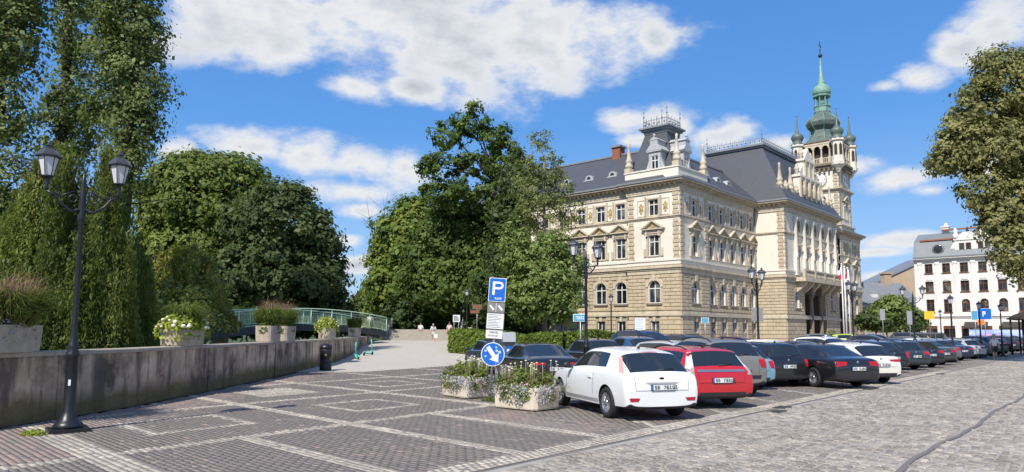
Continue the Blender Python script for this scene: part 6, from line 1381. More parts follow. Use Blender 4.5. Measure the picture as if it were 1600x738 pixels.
def wheel_meshes(Rr):
    k_ = round(Rr * 1000)
    if k_ in WHEEL: return WHEEL[k_]
    t = MB(); w = .20; ri = Rr * .66
    t.lathe([(ri, -w / 2), (Rr * .93, -w / 2), (Rr, -w / 2 + .035), (Rr, w / 2 - .035), (Rr * .93, w / 2), (ri, w / 2), (ri, -w / 2)], 26)
    r_ = MB(); r_.lathe([(ri + .005, w / 2 - .02), (ri + .005, w / 2 - .002), (ri * .90, w / 2 - .01), (ri * .86, w / 2 - .06)], 26)
    for i in range(7):
        a = 2 * math.pi * i / 7
        for da in (-.13, .13): r_.prism([(.05 * math.cos(a + da * 4), .05 * math.sin(a + da * 4)), (ri * .9 * math.cos(a + da - .06), ri * .9 * math.sin(a + da - .06)), (ri * .9 * math.cos(a + da + .06), ri * .9 * math.sin(a + da + .06))], 'z', w / 2 - .045, w / 2 - .012)
    r_.lathe([(.065, w / 2 - .05), (.06, w / 2 - .005), (.02, w / 2)], 12)
    d = MB(); d.lathe([(ri * .9, w / 2 - .075), (ri * .88, w / 2 - .07)], 22)
    WHEEL[k_] = (t.mesh('tyre', M['rubber']), r_.mesh('rim', M['alloy']), d.mesh('brake_disc', M['black_plastic'])); return WHEEL[k_]
FONT = {'0': '111101101101111', '1': '010110010010111', '2': '111001111100111', '3': '111001111001111', '4': '101101111001001', '5': '111100111001111', '6': '111100111101111', '7': '111001001010010', '8': '111101111101111', '9': '111101111001111', 'S': '111100111001111', 'B': '110101110101110', 'G': '111100101101111', 'T': '111010010010010', 'U': '101101101101111', ' ': '000000000000000', 'P': '111101111100100', 'K': '101101110101101', 'W': '101101101111101', 'I': '111010010010111', 'A': '010101111101101', 'X': '101101010101101', 'R': '110101110101101', 'M': '101111111101101', 'E': '111100110100111', 'N': '111101101101101', 'L': '100100100100111', 'Y': '101101010010010', 'O': '111101101101111', 'C': '111100100100111', 'D': '110101101101110', 'Z': '111001010100111', 'J': '001001001101111'}
def text_boxes(mb, s, x0, z0, h, y0, y1, mi=0, adv=.62, cell=None):
    c = h / 5
    for ch in s:
        bits = FONT.get(ch, FONT[' '])
        for r_ in range(5):
            row = bits[r_ * 3:r_ * 3 + 3]; i = 0
            while i < 3:
                if row[i] == '1':
                    j = i
                    while j < 3 and row[j] == '1': j += 1
                    mb.box(x0 + i * c * adv * 1.2, x0 + j * c * adv * 1.2, y0, y1, z0 + (4 - r_) * c, z0 + (5 - r_) * c * 1.0, mi); i = j
                else: i += 1
        x0 += c * 4 * adv * 1.2
def plate_mesh(txt):
    p = MB(); p.box(-.27, .27, -.012, .012, -.062, .062, 1); p.box(-.26, .26, -.016, -.011, -.054, .054, 0); p.box(-.26, -.228, -.0185, -.0155, -.054, .054, 2)
    text_boxes(p, txt, -.195, -.038, .076, -.0195, -.0155, 3, .92); return p.mesh('number_plate', [M['plate'], M['black_plastic'], M['sign_blue'], M['ink']])
PROTO = {}
def car_proto(kind, style):
    """style picks the lamps and trim; returns list of (name, mesh, loc, parentname)"""
    key = (kind, style)
    if key in PROTO: return PROTO[key]
    if kind not in PROTO: PROTO[kind] = body_parts(car_spec(kind))
    parts, bvh = PROTO[kind]; S = car_spec(kind); W, wb, st = S['W'], S['wb'], S['st']; L = []
    for k_, me in parts.items(): L.append((k_.rstrip('LR') if k_.startswith('side') else k_, me, None, None))
    bz_ = S['belt']; rb, rt = st[S['rear_win'][0]], st[S['rear_win'][1]]; zt = bz_ - .06
    for sx in (-1, 1):
        if style == 'focus':      # tall pale lamps beside the rear window
            c = [(sx * .595, -.235, 1.385), (sx * .650, -.17, 1.365), (sx * .865, -.60, .985), (sx * .80, -.70, .965)]; L.append(('tail_light', patch(bvh, c, (-sx * .55, .83, -.05), M['pink_lamp'], 'tail_light', .006), None, None))
        elif style == 'tall':      # tall lamps from bumper to roof on the corners
            c = [(sx * .60, -.62, 1.34), (sx * .66, -.52, 1.32), (sx * .90, -.82, .80), (sx * .70, -.97, .80)]; L.append(('tail_light', patch(bvh, c, (-sx * .5, .86, -.05), M['clear_lamp'], 'tail_light', .006), None, None)); c = [(sx * .72, -.93, .99), (sx * .86, -.80, .99), (sx * .90, -.82, .80), (sx * .70, -.97, .80)]; L.append(('lower_tail_light', patch(bvh, c, (-sx * .5, .86, -.05), M['grey_lamp'], 'lower_tail_light', .010), None, None))
        else:
            z0, z1, x0, x1 = {'wide': (bz_ - .20, bz_ - .03, .40, .86), 'square': (bz_ - .28, bz_ - .02, .60, .88), 'sharp': (bz_ - .17, bz_ - .06, .34, .88)}[style]
            x1 = min(x1, W * .90); c = [(sx * x0, z1 - .02), (sx * x1, z1), (sx * x1, z0), (sx * (x0 + .05), z0 + .03)]; L.append(('tail_light', patch(bvh, c, 'rear', M['red_lamp'], 'tail_light', .007), None, None))
        zf = S['st'][-3][1] - .10; c = [(sx * .40, zf + .02), (sx * .80 * W, zf + .07), (sx * .86 * W, zf - .06), (sx * .44, zf - .10)]; L.append(('headlight', patch(bvh, c, 'front', M['clear_lamp'], 'headlight', .008), None, None))
        mr = MB(); mr.sphere((sx * (W + .095), wb * .70 + .02, bz_ + .075), .10, 10, 7, 0, (1.0, .62, .72)); mr.box(min(sx * (W - .05), sx * (W + .06)), max(sx * (W - .05), sx * (W + .06)), wb * .70 - .02, wb * .70 + .05, bz_ + .0, bz_ + .04); L.append(('mirror', mr.mesh('mirror', M['black_plastic'] if style == 'focus' else M['car_paint']), None, None))
    sm = MB(); side = 'R'
    for v in ('L', 'R'):
        yb = (st[S['side'][0][0]][0] + .10)
        if kind == 'hatch': doors = [(.62, 2.16)]
        else: yc = st[8][0] + .03; doors = [(.32, yc), (yc, wb - .45)]
        for (a, b) in doors: seam(sm, bvh, [(a + (.12 if kind != 'hatch' else 0), bz_ - .02), (a + .02, bz_ - .25), (a + .05, .42)], v); seam(sm, bvh, [(a + .05, .33), (b - .02, .33)], v); seam(sm, bvh, [(b, bz_ - .02), (b - .02, .33)], v)
        for (a, b) in doors:
            h = bvh.ray_cast(Vector((3 if v == 'R' else -3, a + .16, bz_ - .13)), Vector((-1 if v == 'R' else 1, 0, 0)))
            if h[0]: hb = MB(); x = h[0].x; sg = 1 if v == 'R' else -1; hb.box(min(x, x + sg * .03), max(x, x + sg * .03), a + .08, a + .26, bz_ - .15, bz_ - .115); L.append(('door_handle', hb.mesh('door_handle', M['car_paint']), None, None))
        L.append(('sill_trim', patch(bvh, [(.40, .37), (wb - .42, .37), (wb - .42, .29), (.40, .29)], v, M['black_plastic'] if kind == 'suv' else M['sill_grey'], 'sill_trim', .004, 8, 1), None, None))
    seam(sm, bvh, [(-.62, bz_ - .02), (-.60, .62), (.60, .62), (.62, bz_ - .02)], 'rear'); L.append(('panel_gaps', sm.mesh('panel_gaps', M['black_plastic']), None, None))
    zbm = {'suv': .62}.get(kind, .40)
    if style != 'focus': L.append(('bumper_insert', patch(bvh, [(-W * .72, zbm), (W * .72, zbm), (W * .66, zbm - .10), (-W * .66, zbm - .10)], 'rear', M['black_plastic'], 'bumper_insert', .006, 10, 2), None, None))
    L.append(('grille', patch(bvh, [(-.42, .60), (.42, .60), (.36, .40), (-.36, .40)], 'front', M['black_plastic'], 'grille', .008, 8, 3), None, None))
    if style == 'focus':
        for sx in (-1, 1): L.append(('reflector', patch(bvh, [(sx * .52, .475), (sx * .76, .48), (sx * .74, .41), (sx * .56, .41)], 'rear', M['red_lamp'], 'reflector', .010, 3, 2), None, None))
        L.append(('brake_light', patch(bvh, [(-.22, rt[1] + .012), (.22, rt[1] + .012), (.22, rt[1] - .012), (-.22, rt[1] - .012)], 'rear', M['red_lamp'], 'brake_light', .006, 4, 1), None, None))
        h = bvh.ray_cast(Vector((0, -4, bz_ - .09)), Vector((0, 1, 0)))[0]; em = MB(); em.sphere((0, h.y - .005, h.z), .06, 12, 6, 0, (1, .2, .42)); L.append(('badge', em.mesh('badge', M['navy_badge']), None, None))
        L.append(('plate_recess', patch(bvh, [(-.40, bz_ - .17), (.40, bz_ - .17), (.28, bz_ - .225), (-.28, bz_ - .225)], 'rear', M['sill_grey'], 'plate_recess', .004, 8, 1), None, None))
    if style == 'tall': L.append(('tailgate_bar', patch(bvh, [(-.64, bz_ - .02), (.64, bz_ - .02), (.64, bz_ - .075), (-.64, bz_ - .075)], 'rear', M['alloy'], 'tailgate_bar', .012, 10, 1), None, None))
    elif style != 'focus':
        h = bvh.ray_cast(Vector((0, -4, bz_ - .06)), Vector((0, 1, 0)))[0]; em = MB(); em.sphere((0, h.y - .004, h.z), .045, 10, 6, 0, (1, .25, 1)); L.append(('badge', em.mesh('badge', M['chrome']), None, None))
    h = bvh.ray_cast(Vector((0, -4, bz_ + .12)), Vector((0, 1, 0)))[0]; wp = MB()
    if kind != 'sedan': h2 = bvh.ray_cast(Vector((.36, -4, bz_ + .10)), Vector((0, 1, 0)))[0]; h3 = bvh.ray_cast(Vector((0.0, -4, bz_ + .07)), Vector((0, 1, 0)))[0]; wp.tube([h3 + Vector((0, -.02, 0)), h2 + Vector((0, -.015, 0))], [.018, .009], 5); wp.sphere(h3, .03, 6, 4); L.append(('wiper', wp.mesh('wiper', M['black_plastic']), None, None))
    if kind in ('wagon', 'suv'):
        for sx in (-1, 1):
            pts = []
            for y in np.linspace(-.35, 1.35, 8):
                q = bvh.ray_cast(Vector((sx * (S['wr'] - .04), y, 3)), Vector((0, 0, -1)))[0]; pts.append((q.x, q.y, q.z + (.045 if .1 < (y + .35) / 1.7 < .9 else .005)))
            rr = MB(); rr.tube(pts, .018, 6); L.append(('roof_rail', rr.mesh('roof_rail', M['black_plastic']), None, None))
    q = bvh.ray_cast(Vector((0, st[5][0] + .35, 3)), Vector((0, 0, -1)))[0]; an = MB(); an.prism([(q.y - .06, q.z - .01), (q.y + .08, q.z - .01), (q.y - .05, q.z + .055)], 'x', -.015, .015); L.append(('aerial', an.mesh('aerial', M['black_plastic']), None, None))
    rp = bvh.ray_cast(Vector((0, -4, bz_ - .27 if kind != 'suv' else bz_ - .36)), Vector((0, 1, 0)))[0]; fp = bvh.ray_cast(Vector((0, 8, .45)), Vector((0, -1, 0)))[0]
    PROTO[key] = (L, S, rp, fp); return PROTO[key]
M['grey_lamp'] = simple('smoked lamp', (.34, .30, .28), .15, .15, 20, spec=.6); M['sill_grey'] = simple('grey trim', (.33, .33, .34), .45, .1, 6); M['navy_badge'] = simple('dark oval badge', (.012, .014, .03), .2, .1, 5)
M['net_screen'] = simple('sun shade', (.5, .5, .5), .7, .1, 4)
PLATES = [plate_mesh(t) for t in ('SB 761GT', 'SB 7331U', 'SB 4P02', 'SBI 27KR', 'KR 5J819', 'SB 96W4')]
def car(kind, style, colour, x, y, az_, label, group, plate=None, front_plate=True):
    """x, y: ground point under the rear axle; az_: heading, degrees from +y towards +x"""
    L, S, rp, fp = car_proto(kind, style); root = empty('parked_car', (x, y, float(hz(x, y))), -R(az_), label, 'car', group); made = {}
    col = PALE[colour] + (1.0,)
    for (nm, me, loc, par) in L:
        o = link(nm, me, root); o.color = col
        if nm == 'panel_gaps': o['kind'] = 'stuff'
        if nm in ('side_windows',): o.name = 'side_window'
    for yy in (0, S['wb']):
        for sx in (-1, 1):
            t, r_, d = wheel_meshes(S['R']); w = link('wheel', d, root, (sx * (S['W'] - .115), yy, S['R'])); w.rotation_euler = (0, R(90) * sx, 0); link('tyre', t, w); link('rim', r_, w)
    pm = PLATES[plate if plate is not None else random.randrange(2, 6)]
    link('number_plate', pm, root, (rp.x, rp.y - .018, rp.z)); link('number_plate', pm, root, (fp.x, fp.y + .018, fp.z), math.pi)
    return root
ROW1 = 'cars parked along the road, tails to the cobbles'; ROW2 = 'cars of the second row, noses to the road'; ROW3 = 'cars near the town hall'
def row(s, d):      # s along the road from the white hatchback, d deeper into the stall
    b = 41.4 if s > 17 else 40.6; p = GA + ROWD * min(s, 17) + (dirv(41.9) * (s - 17) if s > 17 else 0) + ROWN * d; return float(p[0]), float(p[1])
car('hatch', 'focus', 'white', 2.82, 15.5, -18, 'white three-door hatchback parked nearest, behind the flower box', ROW1, 0)
car('wagon', 'tall', 'red', 4.72, 18.0, -16, 'bright red estate car beside the white hatchback', ROW1, 1)
car('suv', 'square', 'taupe', 6.15, 20.8, -15, 'taupe grey SUV parked right of the red estate', ROW1)
car('hatch', 'square', 'light_blue', 7.35, 23.35, -15, 'light blue hatchback squeezed behind the taupe SUV', ROW1)
car('city', 'square', 'black', 9.1, 24.55, -15, 'small black city car left of the black saloon', ROW1)
car('sedan', 'wide', 'black', 11.0, 24.35, -14, 'glossy black saloon with large red tail lamps', ROW1)
car('hatch', 'sharp', 'cream', 13.0, 26.4, -14, 'cream white coupe-like hatchback right of the black saloon', ROW1)
car('sedan', 'wide', 'dark_grey', 24.8, 42.4, -15, 'dark grey saloon left of the steel grey hatchback', ROW1)
for (s, d, k_, st_, c, lab) in [(17.50, 33.90, 'hatch', 'square', 'black', 'dark hatchback just right of the cream hatchback'), (19.85, 36.50, 'wagon', 'wide', 'teal', 'dark teal estate car in the middle of the row'), (22.10, 38.80, 'hatch', 'wide', 'black', 'black hatchback half hidden right of the teal estate'), (27.40, 45.80, 'hatch', 'wide', 'grey', 'steel grey hatchback left of the navy saloon'),
        (30.20, 49.20, 'sedan', 'sharp', 'navy', 'navy blue saloon left of the silver estate'), (33.00, 52.10, 'wagon', 'sharp', 'silver', 'silver estate car behind the walking woman'), (36.00, 55.60, 'hatch', 'square', 'black', 'black hatchback just past the silver estate'), (39.00, 59.20, 'suv', 'wide', 'dark_grey', 'dark grey SUV right of the walking woman'), (42.20, 63.00, 'sedan', 'sharp', 'black', 'black saloon left of the dark red car'), (45.60, 67.00, 'hatch', 'wide', 'dark_red', 'dark red hatchback far along the row'), (49.00, 71.00, 'suv', 'square', 'black', 'black SUV near the far end of the row'), (52.40, 75.00, 'wagon', 'wide', 'dark_grey', 'dark estate at the far end of the row')]:
    car(k_, st_, c, s, d, -15, lab, ROW1)
# left column behind the flower boxes
car('sedan', 'sharp', 'black', 1.1, 23.2, -16, 'black saloon with light bar behind the round blue sign', ROW1, 4)
car('city', 'square', 'black', 3.4, 27.6, -16, 'black hatchback with red lamps left behind the white hatchback', ROW1)
car('hatch', 'wide', 'navy', -.55, 30.8, -16, 'dark blue car half hidden behind the parking sign', ROW1)
car('hatch', 'wide', 'blue', 5.6, 31.0, -16, 'blue hatchback roof seen above the white hatchback', ROW1)
# second row: noses towards the road
for (u, y, k_, st_, c, lab) in [(985, 34.5, 'suv', 'wide', 'navy', 'dark blue SUV facing the road, left end of the second row'), (1052, 35.5, 'wagon', 'wide', 'dark_grey', 'dark estate with roof rails facing the road, second from left'), (1030, 28.2, 'wagon', 'wide', 'silver', 'silver grey estate behind the red estate'), (1122, 36.0, 'hatch', 'wide', 'dark_red', 'dark red hatchback facing the road in the second row'), (1172, 34.5, 'hatch', 'square', 'white', 'white hatchback facing the road behind the small black car'),
        (1216, 34.8, 'sedan', 'wide', 'dark_grey', 'dark saloon facing the road behind the black saloon'), (1262, 37.0, 'suv', 'wide', 'white', 'white SUV facing the road, tallest of the second row'), (1296, 41.0, 'sedan', 'wide', 'dark_grey', 'grey saloon right of the white SUV'), (1336, 41.5, 'wagon', 'wide', 'black', 'black estate facing the road behind the cream hatchback'), (1378, 48.0, 'hatch', 'wide', 'navy', 'dark blue hatchback in the middle of the second row'), (1410, 53.0, 'hatch', 'wide', 'white', 'white hatchback in the second row behind the teal estate'), (1442, 58.0, 'wagon', 'wide', 'white', 'white estate far in the second row'), (1470, 64.0, 'hatch', 'wide', 'grey', 'grey hatchback far in the second row'), (1500, 70.0, 'sedan', 'wide', 'silver', 'silver saloon far in the second row')]:
    car(k_, st_, c, (u - 800) / FPX * y, y, 150, lab, ROW2)
for (u, y, k_, st_, c, az_, lab) in [(1305, 62, 'hatch', 'wide', 'lime', 120, 'lime and white patrol-striped hatchback before the flagpoles'), (1345, 66, 'sedan', 'wide', 'navy', 120, 'dark blue saloon by the town hall corner'), (1335, 58, 'hatch', 'wide', 'dark_grey', 130, 'dark hatchback between the rows before the portal'), (1262, 60, 'hatch', 'wide', 'grey', 120, 'grey hatchback standing before the town hall front'), (1400, 82, 'suv', 'wide', 'dark_grey', 125, 'grey SUV by the round bush tree'), (1545, 84, 'sedan', 'wide', 'black', 150, 'black saloon before the shopfronts'), (1570, 80, 'suv', 'wide', 'navy', 150, 'navy SUV near the street shelter')]:
    car(k_, st_, c, (u - 800) / FPX * y, y, az_, lab, ROW3)
# grey van by the bushes
def van(x, y, az_):
    o = empty('parked_van', (x, y, 0), -R(az_), 'long grey van with dark windows in front of the clipped bushes', 'van'); q = MB(); prof = [(-1.0, .35), (-1.05, 1.0), (-.95, 1.9), (-.8, 1.98), (2.9, 1.98), (3.5, 1.25), (4.05, 1.08), (4.15, .6), (4.1, .3)]
    q.prism(prof, 'x', -.95, .95); b = q.build('body', M['car_paint'], o); b.color = (.10, .105, .11, 1); bv = b.modifiers.new('bevel', 'BEVEL'); bv.width = .09; bv.segments = 3
    for sx in (-1, 1):
        for (a, c) in ((-.75, .5), (.6, 1.85), (1.95, 2.95)): g = MB(); g.box(min(sx * .94, sx * .962), max(sx * .94, sx * .962), a, c, 1.25, 1.8); g.build('side_window', M['car_glass'], o)
        for yy in (0, 3.1): t, r_, d = wheel_meshes(.34); w = link('wheel', d, o, (sx * .87, yy, .34)); w.rotation_euler = (0, R(90) * sx, 0); link('tyre', t, w); link('rim', r_, w)
    g = MB(); g.add([(-.8, 2.99, 1.93), (.8, 2.99, 1.93), (.85, 3.51, 1.30), (-.85, 3.51, 1.30)], [(0, 1, 2, 3)]); g.build('windscreen', M['car_glass'], o)
van(54.5, 96.0, 100)
# ------------------------------------------------------------------ street lamps
def lamp_parts():
    P = {}
    q = MB(); q.box(-.32, .32, -.32, .32, 0, .06); q.lathe([(.24, .06), (.25, .10), (.20, .16), (.15, .20), (.12, .30), (.10, .34), (.098, 1.25), (.115, 1.28), (.115, 1.33), (.085, 1.37), (.10, 1.42), (.085, 1.48), (.06, 1.56), (.052, 1.7), (.045, 3.6), (.06, 3.64), (.07, 3.72), (.05, 3.8), (.065, 3.9), (.05, 4.05), (.06, 4.15), (.035, 4.22), (.045, 4.3), (.012, 4.58)], 14); P['post'] = q.mesh('post', M['black_iron'])
    q = MB()
    q.tube([(.04, 0, 3.82), (.18, 0, 3.80), (.35, 0, 3.92), (.46, 0, 4.07), (.58, 0, 4.12)], [.028, .026, .022, .022, .024], 8)
    sc = [(.11 + .12 * (1 - t) * math.cos(6.5 * t) + .12 * t, 0, 4.0 + .12 * (1 - t) * math.sin(6.5 * t)) for t in np.linspace(0, 1, 16)]; q.tube(sc, .013, 5)
    sc = [(.40 + .09 * (1 - t) * math.cos(-6 * t + 2), 0, 4.12 + .09 * (1 - t) * math.sin(-6 * t + 2)) for t in np.linspace(0, 1, 14)]; q.tube(sc, .011, 5); q.tube([(.06, 0, 4.2), (.24, 0, 4.12), (.42, 0, 4.02)], .011, 5)
    P['arm'] = q.mesh('arm', M['black_iron'])
    q = MB(); q.lathe([(.03, -.30), (.05, -.24), (.03, -.18), (.06, -.10), (.035, -.05), (.09, -.01), (.13, .0), (.135, .03)], 10)
    for i in range(6): a = i * math.pi / 3; q.tube([(.125 * math.cos(a), .125 * math.sin(a), .02), (.215 * math.cos(a), .215 * math.sin(a), .44)], .010, 4)
    q.lathe([(.225, .43), (.275, .44), (.275, .47), (.20, .50)], 6, smooth=False); P['frame'] = q.mesh('lantern', M['black_iron'])
    q = MB(); q.lathe([(.27, .472), (.235, .53), (.17, .60), (.09, .645), (.05, .65), (.055, .69), (.085, .70), (.085, .72), (.02, .75), (.02, .79), (.0, .82)], 6, smooth=False); P['cap'] = q.mesh('cap', M['lamp_roof'])
    q = MB(); q.lathe([(.115, .03), (.205, .435)], 6, smooth=False); P['glass'] = q.mesh('glass', M['lamp_glass'])
    q = MB(); q.box(-.28, .28, -.28, .28, 0, .05); q.lathe([(.2, .05), (.15, .15), (.10, .25), (.085, 1.1), (.1, 1.15), (.06, 1.3), (.045, 3.3), (.06, 3.4), (.05, 3.5)], 12); P['short_post'] = q.mesh('post', M['black_iron'])
    return P
LP_ = lamp_parts()
def lantern(root, loc): l = link('lantern', LP_['frame'], root, loc); l.scale = (.78, .78, .78); link('cap', LP_['cap'], l); link('glass', LP_['glass'], l)
def double_lamp(x, y, rz, label, s=1.0, z=0.0):
    o = empty('street_lamp', (x, y, z), rz, label, 'lamp', 'two-armed street lamps'); o.scale = (s, s, s); link('post', LP_['post'], o); link('arm', LP_['arm'], o); link('arm', LP_['arm'], o, None, math.pi)
    for sx in (-1, 1): lantern(o, (sx * .58, 0, 4.36))
    return o
def single_lamp(x, y, label, s=1.0, z=0.0):
    o = empty('street_lamp', (x, y, z), 0, label, 'lamp', 'single-lantern street lamps'); o.scale = (s, s, s); link('post', LP_['short_post'], o); lantern(o, (0, 0, 3.72)); return o
dl = double_lamp(-7.87, 12.85, R(38), 'tall black two-lantern street lamp at left in front of the wall'); dl.scale = (.98, .98, 1.035)
q = MB(); q.box(-.02, .02, -.1, -.098, .78, .88); q.build('sticker', M['sign_white'], dl, rz=R(-20))
double_lamp(2.53, 24.2, R(40), 'black two-lantern lamp rising behind the white hatchback'); double_lamp(11.75, 34.0, R(48), 'black two-lantern lamp before the right wing of the town hall'); double_lamp(20.35, 42.5, R(48), 'black two-lantern lamp before the far corner of the town hall'); double_lamp(26.3, 46.6, R(-40), 'black two-lantern lamp left of the white tenement')
for (u, vt, lab) in ((1485, 455, 'single-lantern lamp before the left windows of the white tenement'), (1468, 482, 'small single-lantern lamp between shopfronts of the white tenement'), (1529, 466, 'single-lantern lamp beside the blue parking sign at right'), (1562, 470, 'single-lantern lamp beside the colourful banner'), (955, 455, 'slim single-lantern lamp before the arched windows of the hall'), (730, 446, 'grey single lantern among the dark trees')):
    h = 4.55; hz_ = 518.5 + (u - 800) * .0052; y = (h - 1.8) * FPX / (hz_ - vt) if u > 1000 else 62.0; x = (u - 800) / FPX * y; single_lamp(x, y, lab, 1.0 if u > 1000 else (1.8 + (hz_ - vt) / FPX * y - float(hz(x, y))) / h, z=float(hz(x, y)))
# ------------------------------------------------------------------ sign post by the flower boxes
SP = empty('sign_post', (-.57, 19.1, 0), R(-2), 'leaning steel post with blue parking sign, tariff boards and round blue arrow sign', 'sign'); SP.rotation_euler = (0, R(3.6), R(-3))
q = MB(); q.tube([(0, 0, -.05), (0, 0, 3.2)], .032, 10); q.build('post', M['galv'], SP)
def rrect(w, h, r, n=4):
    pts = []
    for (cx, cz, a0) in ((w / 2 - r, h / 2 - r, 0), (-w / 2 + r, h / 2 - r, 90), (-w / 2 + r, -h / 2 + r, 180), (w / 2 - r, -h / 2 + r, 270)):
        for i in range(n + 1): a = R(a0 + 90 * i / n); pts.append((cx + r * math.cos(a), cz + r * math.sin(a)))
    return pts
def panel(parent, name, w, h, z, mats, extra=None, x=.0, y=-.05, r=.03):
    b = MB(); b.prism([(p[0], p[1]) for p in rrect(w, h, r)], 'y', 0, .018, 1); b.prism([(p[0], p[1]) for p in rrect(w - .03, h - .03, r)], 'y', -.0035, .0, 0)
    if extra: extra(b)
    return b.build(name, mats, parent, loc=(x, y, z))
def p_sign(b):
    b.box(-.13, -.065, -.006, -.0035, -.14, .22, 1); b.box(-.065, .06, -.006, -.0035, .165, .22, 1); b.box(-.065, .06, -.006, -.0035, .015, .07, 1)
    n = 8; o = [(.06 + .1025 * math.sin(math.pi * i / n), .1175 + .1025 * math.cos(math.pi * i / n)) for i in range(n + 1)]; i_ = [(.06 + .0475 * math.sin(math.pi * i / n), .1175 + .0475 * math.cos(math.pi * i / n)) for i in range(n + 1)]
    for k_ in range(n): b.prism([o[k_], o[k_ + 1], i_[k_ + 1], i_[k_]], 'y', -.006, -.0035, 1)
    text_boxes(b, 'PLATNY', -.05, -.265, .06, -.006, -.0035, 1, .55)
panel(SP, 'parking_sign', .46, .64, 2.92, [M['sign_blue'], M['sign_white']], p_sign)
def tiles(b):
    b.box(-.006, .006, -.006, -.0035, -.11, .11, 2)
    for sx in (-1, 1): c = sx * .115; b.add([(c - .075, -.0055, .045), (c - .035, -.0055, .075), (c + .075, -.0055, -.045), (c + .035, -.0055, -.075)], [(0, 3, 2, 1)], 2)
panel(SP, 'pictogram_board', .46, .27, 2.44, [M['sign_grey'], M['sign_grey'], M['sign_white']], tiles, r=.015)
def lines(n, h, w):
    def f(b):
        for i in range(n):
            z = h / 2 - .045 - i * (h - .08) / max(1, n - 1) * .95; L = w * random.uniform(.55, .95); b.box(-w / 2, -w / 2 + L, -.0055, -.0035, z - .006, z + .006, 2)
    return f
panel(SP, 'tariff_board', .47, .43, 2.08, [M['sign_white'], M['sign_grey'], M['ink']], lines(9, .43, .40), r=.015)
def pk(b): text_boxes(b, 'PARKING', -.13, .02, .06, -.0055, -.0035, 2, .6); text_boxes(b, 'NIESTRZEZONY', -.17, -.06, .045, -.0055, -.0035, 2, .55)
panel(SP, 'text_board', .47, .24, 1.73, [M['sign_white'], M['sign_grey'], M['ink']], pk, r=.015)
q = MB(); n = 28; q.prism([(.315 * math.cos(2 * math.pi * i / n), .315 * math.sin(2 * math.pi * i / n)) for i in range(n)], 'y', 0, .02, 1); q.prism([(.295 * math.cos(2 * math.pi * i / n), .295 * math.sin(2 * math.pi * i / n)) for i in range(n)], 'y', -.004, 0, 0)
d_ = Vector((.61, -.79)); n_ = Vector((.79, .61)); a_ = lambda s, t: tuple(d_ * s + n_ * t)
q.add([(p[0], -.0065, p[1]) for p in (a_(-.24, .055), a_(.06, .055), a_(.06, .15), a_(.26, 0), a_(.06, -.15), a_(.06, -.055), a_(-.24, -.055))], [(0, 1, 2, 3, 4, 5, 6)], 1)
for (x, z, r_) in ((-.2, .08, .035), (-.19, -.06, .03), (.10, .10, .04), (.18, .07, .042), (.08, .19, .03)): q.prism([(x + r_ * math.cos(2 * math.pi * i / 7), z + r_ * .9 * math.sin(2 * math.pi * i / 7)) for i in range(7)], 'y', -.0075, -.0045, 2)
M['sticker_pale'] = simple('pale stickers', (.45, .60, .72), .5, .1, 9)
q.build('round_arrow_sign', [M['sign_blue'], M['sign_white'], M['sticker_pale']], SP, loc=(.0, -.06, 1.2))
for z in (1.2, 1.75, 2.1, 2.45, 2.8): b = MB(); b.box(-.06, .06, -.045, .04, z - .02, z + .02); b.build('clamp', M['galv'], SP)
wd = np.concatenate([blades(240, .35, .13, .14, .006, .6, .9)]); g_ = empty('weed_tuft', (-.45, 18.75, 0), 0, 'weeds sprouting at the foot of the leaning sign post', 'weeds'); put(g_, 'leaves', wd, 'grass')
g_ = empty('weed_tuft', (-8.15, 12.35, 0), 0, 'small weed tuft at the foot of the left lamp post', 'weeds'); q_, _ = mound(160, .22, .12, .10, .03, 0); put(g_, 'leaves', q_, 'lime')
# ------------------------------------------------------------------ parking machine
PM = empty('parking_machine', (-.12, 27.0, 0), R(8), 'grey parking ticket machine with slanted solar roof and posters', 'ticket machine')
q = MB(); q.box(-.17, .17, -.17, .17, 0, 1.42); b = q.build('cabinet', M['sign_grey'], PM); q = MB(); q.prism([(-.30, 1.42), (.28, 1.42), (.24, 1.60), (-.18, 1.78)], 'x', -.24, .24); q.build('solar_roof', M['galv'], PM)
q = MB(); q.box(-.15, .15, -.182, -.172, .85, 1.25); q.box(-.15, .15, -.184, -.172, .45, .80, 1); q.box(-.08, .02, -.187, -.182, .95, 1.15, 2); q.build('poster', [M['sign_blue'], M['plate'], M['sign_white']], PM)
# ------------------------------------------------------------------ other signs
def simple_sign(u, v, y, w, h, mats, txt, label, name='street_sign', two=False, face=None, frame=True):
    x = (u - 800) / FPX * y; zc = 1.8 + (518.5 + (u - 800) * .0052 - v) / FPX * y; z0 = float(hz(x, y)); o = empty(name, (x, y, z0), math.atan2(-x, y) if face is None else face, label, 'sign')
    for px_ in ((-w * .35, w * .35) if two else (0,)): q = MB(); q.tube([(px_, .03, 0), (px_, .03, zc - z0 + h * .5)], .035, 6); q.build('post', M['galv'], o)
    b = MB(); b.box(-w / 2, w / 2, -.03, .0, -h / 2, h / 2, 0)
    if frame: b.box(-w / 2 - .03, w / 2 + .03, -.02, .012, -h / 2 - .03, h / 2 + .03, 1)
    if txt: hh = h * .5; text_boxes(b, txt, -len(txt) * hh / 5 * 4 * .9 * 1.2 * .5 * .72, -hh / 2, hh, -.036, -.03, 2, .66)
    elif name == 'notice_board':
        for i in range(7): z = h / 2 - .1 - i * (h - .2) / 6; b.box(-w * .42, w * random.uniform(.1, .42), -.034, -.03, z - .02, z + .02, 2)
    b.build('sign_face', mats, o, loc=(0, 0, zc - z0)); return o
M['taxi_blue'] = simple('pale blue sign', (.10, .33, .50), .4, .06, 4); M['brown_sign'] = simple('brown sign', (.22, .10, .05), .5, .1, 4)
